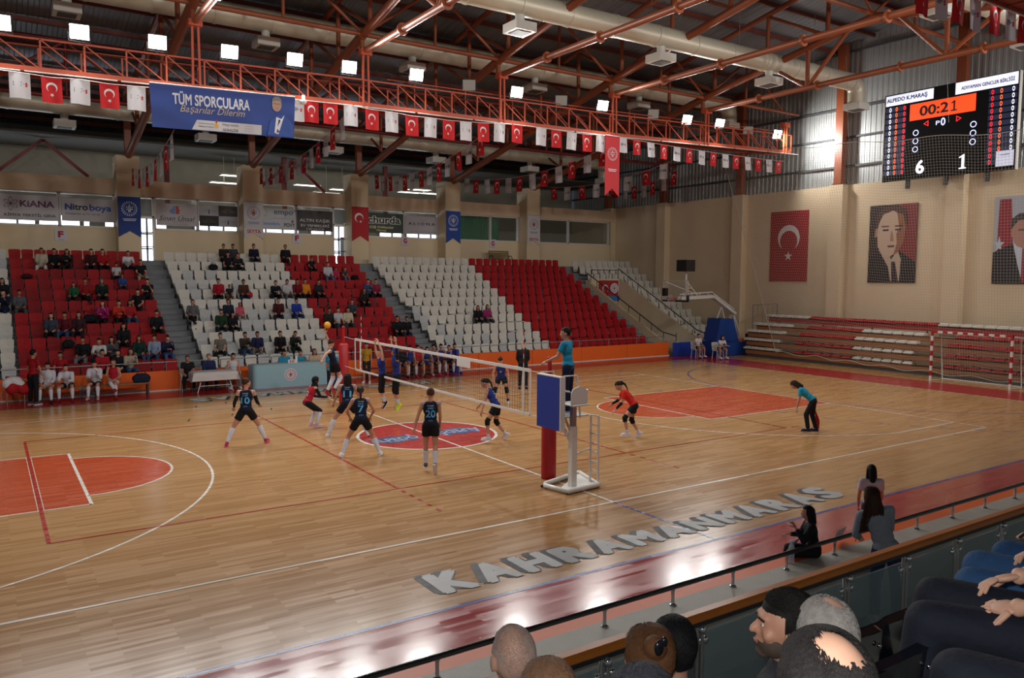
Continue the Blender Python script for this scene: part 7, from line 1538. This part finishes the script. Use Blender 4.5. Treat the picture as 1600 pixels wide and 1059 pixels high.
def strands(J, n, ln, k=1.0, style='short', r=.0011, seed=1, bald=None, wob=.3, lift=.2):
    rr = random.Random(seed); C, U, F, R = J['head'], J['hU'], J['hF'], J['hR']; b = MB(); made = 0; tries = 0
    while made < n and tries < n*5:
        tries += 1
        th = rr.uniform(0, 2*math.pi); z = rr.uniform(-.75, 1); q = math.sqrt(max(0, 1-z*z)); dx, dy, dz = q*math.cos(th), q*math.sin(th), z
        f, u, rt = dy, dz, dx
        if (f > .25 and u < .55) or (abs(rt) > .55 and u < .05 and f > -.35) or (style == 'short' and u < -.62): continue
        if bald and rr.random() < bald(rt, f, u): continue
        p = C+U*(.02+u*.103)*k+F*(-.012+f*.100)*k+R*rt*.080*k; nrm = (R*rt+F*f+U*u).normalized()
        down = (-F*.6+R*rt*.3-U*.25) if u > .3 else (-U*1.0-F*.25); t = down-nrm*down.dot(nrm); t = t.normalized() if t.length > .01 else -F
        side = nrm.cross(t); w = rr.uniform(-wob, wob); d1 = (t+side*w+nrm*lift).normalized(); L = ln*rr.uniform(.6, 1.2)
        p1 = p+d1*L*.5; p2 = p1+(d1-nrm*.3+side*w*.5).normalized()*L*.5
        a = nrm.cross(d1).normalized()*r*k
        c_ = len(b.v); b.v += [tuple(p-a-nrm*.003), tuple(p+a-nrm*.003), tuple(p1-a*.9), tuple(p1+a*.9), tuple(p2), tuple(p+nrm*r*2), tuple(p1+nrm*r*2)]
        b.f += [(c_, c_+1, c_+6, c_+5)[:0] or (c_, c_+5, c_+6, c_+2), (c_+5, c_+1, c_+3, c_+6), (c_+2, c_+6, c_+4), (c_+6, c_+3, c_+4)]; b.m += [0]*4; b.sm += [True]*4; made += 1
    return b
def viewer(lab, px, py, dist, heading, skin, hcol, style, topk, topc, legc, pose='lap', hyaw=0, hpitch=0, bald=None, nstr=3500, ln=.035, s=1.03, shell=True, collar=None, beard=None, srad=.0011, lift=.2, vox=.0085, ptweak=None, nk=1.0):
    Pz = dict(SP[pose]); Pz.update(hyaw=hyaw, hpitch=hpitch, shoulder=.19, girth=1.0); Pz.update(ptweak or {}); J = fk(Pz); tgt = atd(px, py, dist); M = Matrix.Rotation(heading, 3, 'Z'); hd = M @ (J['head']*s)
    loc = Vector((tgt.x-hd.x, tgt.y-hd.y, 0)); hz = tgt.z-hd.z; floor = hz-.53; e = empty('person', (loc.x, loc.y, floor), heading, lab, 'person'); e.scale = (s, s, s); z0 = .53/s
    def put(nm, me): o = link(nm, me, e); o.location = (0, 0, z0); return o
    bme = body(J, vox, hands=(.5, .5)); bme.materials[0] = SKIN[skin]; put('body', bme)
    hm = mat('hair_'+hcol, hcol, .7, var=.4, scale=55, bump=.25, bscale=120, spec=.2)
    hb = MB()
    if shell:
        h = hair(J, style, .007); bm = bmesh.new(); bm.from_mesh(h); C, U, F, R = J['head'], J['hU'], J['hF'], J['hR']
        if bald:
            dl = [v for v in bm.verts if bald((v.co-C).dot(R)/.083, ((v.co-C).dot(F)+.012)/.1, ((v.co-C).dot(U)-.02)/.103) > .12]; bmesh.ops.delete(bm, geom=dl, context='VERTS')
        bm.to_mesh(h); bm.free(); hb = mb_from(h); bpy.data.meshes.remove(h)
    if nstr: hb.join(strands(J, nstr, ln, style=style, bald=bald, seed=int(px), r=srad, lift=lift))
    put('hair', hb.mesh('hair', [hm]))
    put({'jacket': 'jacket'}.get(topk, 'shirt'), remesh(top(J, topk, .012), .012, clo(topc), 'shirt', 2)); put('trousers', remesh(legs_part(J, 'trousers', .014), .014, clo(legc), 'trousers', 2))
    if beard:
        C, U, F, R = J['head'], J['hU'], J['hF'], J['hR']; m = MB(); m.ell(C-U*.05+F*.022, (.0615, .069, .062), (R, F, U), n=16, m=12); m.ell(C-U*.094+F*.062, (.028, .026, .021), (R, F, U)); bb = remesh(m, .007, [], 'beard', 1)
        bm = bmesh.new(); bm.from_mesh(bb); bmesh.ops.delete(bm, geom=[v for v in bm.verts if (v.co-C).dot(U) > -.028-.35*max(0, (v.co-C).dot(F)-.03) or (v.co-C).dot(F) < -.01], context='VERTS'); bm.to_mesh(bb); bm.free(); put('beard', setmat(bb, mat('beard_'+beard, beard, .8, var=.3, scale=60)))
    if collar: m = MB(); m.path([J['neck']-J['U']*.005+J['R']*.075*math.cos(t)+J['F']*(.07*math.sin(t)-.005)-J['U']*.03*math.sin(t) for t in [k*math.pi/10 for k in range(20)]], .018, n=8, closed=True); put('collar', m.mesh('collar', clo(collar)))
    for i in (0, 1):
        a, b_ = shoe(J, i, .013); a.join(b_, 0); put('shoe', remesh(a, .013, clo('1B1B1F'), 'shoe', 1))
    return e, J, z0, s
def spot(cr, cf, rr_, rf, u0=.2, soft=.5):
    def g(r, f, u):
        if u < u0: return 0
        d = math.sqrt(((r-cr)/rr_)**2+((f-cf)/rf)**2)+.05*math.sin(r*17+f*13); return max(0, min(1, (1+soft*.5-d)/soft))
    return g
viewer('person with a fully shaved head and a dark green collar, bottom centre left', 801, 1026, 3.25, -.25, 0, '9A8880', 'short', 'tee', '1E4236', '17181D', nstr=9000, ln=.004, srad=.0006, shell=False, collar='26523F', hpitch=2)
viewer('person with light brown hair, only the crown visible at the bottom edge', 856, 1090, 2.75, -.45, 0, '7A5A44', 'short', 'long', '2A2C34', '17181D', nstr=6000, ln=.05, lift=.06)
viewer('person with streaked brown hair pinned by a dark clip, bottom centre', 1014, 1028, 3.2, -.55, 0, '5A3A22', 'bun', 'long', '2E2A30', '17181D', nstr=8000, ln=.06, lift=.04, hpitch=4)
viewer('person with short black hair and a bright blue collar behind the pinned hair', 1052, 1010, 3.5, -.45, 1, '121113', 'short', 'jacket', '1E2E9A', '17181D', nstr=5000, ln=.035, collar='2236B0')
viewer('person with short dark grey hair at the very bottom, below the pinned hair', 1003, 1122, 2.05, -.5, 1, '2A2A30', 'short', 'long', '22242A', '17181D', nstr=4500, ln=.03)
viewer('bearded person in a dark grey jacket seen in profile facing left, bottom right', 1226, 978, 3.05, .55, 1, '15130F', 'short', 'jacket', '2E2E33', '2A4468', hyaw=18, hpitch=6, bald=spot(.25, -.1, .22, .3, .5), beard='4A3A30', nstr=5500, ln=.04)
viewer('person with cropped grey hair and a bald crown, right of the bearded profile', 1290, 996, 2.65, -.55, 0, '88827C', 'short', 'tee', '2A2C33', '17181D', bald=spot(.15, .0, .6, .7, .2, .8), nstr=34000, ln=.012, srad=.0009, shell=False, s=1.03)
viewer('person nearest the camera with thinning dark hair, cut off by the bottom edge', 1288, 1090, 1.62, -.62, 0, '1E1B1A', 'short', 'tee', '1B1D24', '17181D', bald=spot(.12, -.3, .85, .62, -.1, .9), nstr=36000, ln=.02, srad=.0009, shell=False, s=1.02)
# clip in the pinned hair
q = atd(1030, 1012, 3.04); b = MB(); b.ell((0, 0, 0), (.022, .012, .03), n=10, m=8); b.ell((.03, .005, .012), (.014, .01, .02), n=8, m=6); tag(b.build('hair_clip', mat('clip_dark', '15171C', .2), loc=q), 'dark shiny clip holding the streaked brown hair', 'hair clip')

def sitter(lab, kx, ky, kd, heading, pose, skin, legc, topk, topc, style='short', hcol='1B1512', watch=False, s=1.04, side=0):
    Pz = dict(pose); Pz.setdefault('shoulder', .19); Pz.setdefault('girth', .9); J = fk(Pz); K = atd(kx, ky, kd); M = Matrix.Rotation(heading, 3, 'Z'); kn = M @ (J['kn%d' % side]*s)
    hz = K.z-kn.z; fl = hz-.53; e = empty('person', (K.x-kn.x, K.y-kn.y, fl), heading, lab, 'person'); e.scale = (s, s, s); z0 = .53/s
    def put(nm, me): o = link(nm, me, e); o.location = (0, 0, z0); return o
    bme = body(J, .009, hands=(.3, .3)); bme.materials[0] = SKIN[skin]; put('body', bme); put('hair', setmat(hair(J, style, .01), mat('hair_'+hcol, hcol, .5, var=.3, scale=30, bump=.4, bscale=60)))
    put('shirt', remesh(top(J, topk, .012), .012, topc, 'shirt', 2)); put('trousers', remesh(legs_part(J, 'trousers', .012), .012, clo(legc), 'trousers', 2))
    for i in (0, 1): a, b_ = shoe(J, i, .013); a.join(b_, 0); put('shoe', remesh(a, .012, clo('15161A'), 'shoe', 1))
    if watch:
        w = J['wr0']-(J['wr0']-J['el0']).normalized()*.02; d = (J['wr0']-J['el0']).normalized(); a, f, u = frame(d); m = MB(); m.path([w+a*.031*math.cos(t)+u*.028*math.sin(t) for t in [k*math.pi/8 for k in range(16)]], .006, n=6, closed=True); c = MB(); up = n_(V(-.5, 0, 1)); c.tube(w+up*.026, w+up*.038, .02, n=14); o = put('watch', m.mesh('watch', mat('watch_metal', '2A2C32', .25, .8))); x = link('watch_face', c.mesh('watch_face', mat('watch_face', '3A3E48', .15)), o)
    return e, Matrix.Translation((K.x-kn.x, K.y-kn.y, fl)) @ Matrix.Rotation(heading, 4, 'Z') @ Matrix.Scale(s, 4) @ Matrix.Translation((0, 0, z0)) @ (J['wr0']+J['hd0']*.11+V(0, 0, .02))
flower = mat('shirt_pattern', '2A3550', .8, var=.9, scale=22)
LEGP = P(lean=-10, ua=[(-.12, .1, -1), (.12, .1, -1)], fa=[(.35, .9, -.3), (-.35, .9, -.25)], th=[(-.14, 1, .02), (.10, 1, .0)], sh=[(-.02, .12, -1), (.02, .1, -1)])
sitter('person in dark trousers with a wristwatch and patterned shirt, seated at the right edge', 1450, 972, 3.05, .40, LEGP, 0, '1A1D28', 'tee', flower, watch=True, s=1.02)
sitter('person in blue jeans with folded hands, second seat at the right edge', 1520, 912, 4.0, .35, LEGP, 0, '2E5078', 'long', clo('2A1C2A'), s=1.04)
_, HP = sitter('person in blue jeans and dark top farther along the row at the right edge', 1566, 892, 4.6, .35, P(lean=-10, ua=[(-.2, .15, -1), (.15, .2, -1)], fa=[(.1, .9, .1), (-.3, 1, -.1)], th=[(-.14, 1, .02), (.12, 1, .02)], sh=[(-.02, .05, -1), (.02, .1, -1)]), 1, '2A4A72', 'long', clo('1B1B22'), s=1.04)
sitter('person in dark clothes with a patterned sleeve in the lower right corner', 1478, 1128, 2.35, .35, P(lean=-6, ua=[(-.2, -.5, -1), (.2, -.5, -1)], fa=[(.1, .3, -1), (-.1, .3, -1)], th=[(-.14, 1, .0), (.08, 1, .0)], sh=[(-.02, .12, -1), (.02, .1, -1)]), 1, '1B1E28', 'long', flower, s=1.04)
q = HP; b = MB(); b.box((0, 0, 0), (.075, .012, .15), bev=.005); o = b.build('mobile_phone', mat('phone_black', '0E0E12', .15), loc=q); o.rotation_euler = (.7, .3, .3); tag(o, 'black mobile phone held up at the right edge', 'phone')

def blackseat(x, y, zf, lab):
    e = empty('arena_seat', (x, y, zf), math.pi, lab, 'seat', 'black seats of the near stand'); m = mat('seat_black', '0B0E16', .2, coat=.4)
    for nm, src in (('backrest', _b), ('seat_pan', _pf)):
        me = src.mesh(nm, m); o = link(nm, me, e); o.scale = (1.12, 1.1, 1.1)
    b = MB()
    for sx in (-.19, .19):
        for z in (.5, .78): b.ell((sx, .03, z*1.08), (.011, .008, .011), n=8, m=6)
    b.build('bolt', CHROME, e); link('bracket', SBR, e)
for k, (px, py, d) in enumerate(((1318, 1040, 3.55), (1372, 1010, 3.95), (1420, 985, 4.3))):
    q = atd(px, py, d); blackseat(q.x, q.y, q.z-.80, 'glossy black seat back in the lower right, %s one of the farther row' % ['left', 'middle', 'right'][k])
for k, (px, py, d) in enumerate(((1385, 1062, 2.9), (1345, 1085, 2.8))):
    q = atd(px, py, d); blackseat(q.x, q.y, q.z-.84, 'glossy navy black seat back at the bottom edge, %s one before the dark trousers' % ['right', 'left'][k])

# ---------------------------------------------------------------- people at the near ledge
def ledge_people():
    e, J, z0, s = person('person with long brown hair in a grey sweatshirt and jeans leaning on the ledge rail', (at(1385, 958, 'z', .12).x-.28, -13.42, .12), -.85, P(lean=9, side=-17, hpitch=10, ua=[(-.12, .3, -1), (.12, .35, -1)], fa=[(.25, .8, -.35), (-.25, .8, -.3)], th=[(-.06, .12, -1), (.1, .02, -1)], sh=[(-.0, -.12, -1), (.02, -.15, -1)]), 1, '3A251C', 'long', ('long', '7E858E'), ('trousers', '1E3452'), None, None, None, 'BDBDBD', 'D8D8DA', h=1.64, vox=.012)
    C, U, F = J['head'], J['hU'], J['hF']; b = strands(J, 3000, .06, style='long', seed=5)
    rr = random.Random(8)
    for k in range(160):
        a = rr.uniform(-.085, .085); p = C+J['hR']*a-F*(.05+.04*rr.random())+U*(.04-abs(a)*.5); pts = [p]
        for j in range(7): pts.append(pts[-1]+V(0, 0, -1)*.062+J['hR']*(a*.12+.012*math.sin(k+j*1.6))-J['F']*.012*(1 if j < 2 else -.3))
        b.path(pts, [.007, .007, .0065, .006, .005, .004, .003, .0015], n=4)
    o = link('hair_locks', b.mesh('hair_locks', [mat('hair_3A251C', '3A251C', .55)]), e); o.location = (0, 0, z0)
    q = at(1376, 760, 'y', -11.85); person('person with black bobbed hair and white T-shirt standing beyond the near ledge', (q.x+.02, -11.7, 0), -.7, P(lean=6, ua=[(-.15, .1, -1), (.15, .1, -1)], fa=[(.1, .4, -1), (-.1, .4, -1)]), 1, '100D0C', 'long', ('tee', 'B9B9C0'), ('trousers', '23252C'), None, None, None, 'B8B8BC', 'D8D8DA', h=1.37, vox=.013)
    seated('person with long black hair in black and pink sitting on the near ledge', (at(1268, 870, 'y', -12.62).x, -12.66, .32-.02), .8, 'chin', 1, 'long', '120E0D', 'long', '14131A', '15161C', .74, hipz=.54)
ledge_people()
for (px, py, y, rz, tilt, lab) in ((1311, 838, -12.55, .3, .35, 'white open notebook standing on the near ledge behind the seated child'), (1237, 873, -12.5, .4, .5, 'white sheet of cardboard standing on the near ledge before the seated child')):
    q = at(px, py, 'y', y); b = MB(); b.box((0, 0, .0), (.34, .008, .2)); o = b.build('notebook', mat('paper_white', 'C9C9CC', .7), loc=(q.x, y, .88)); o.rotation_euler = (tilt, .12, rz); tag(o, lab, 'notebook')
q = at(1243, 872, 'y', -12.72); bottle((q.x, -12.66, .755), 'clear water bottle with a blue cap on the near ledge beside the seated child', 'bottle on the near ledge', .95)
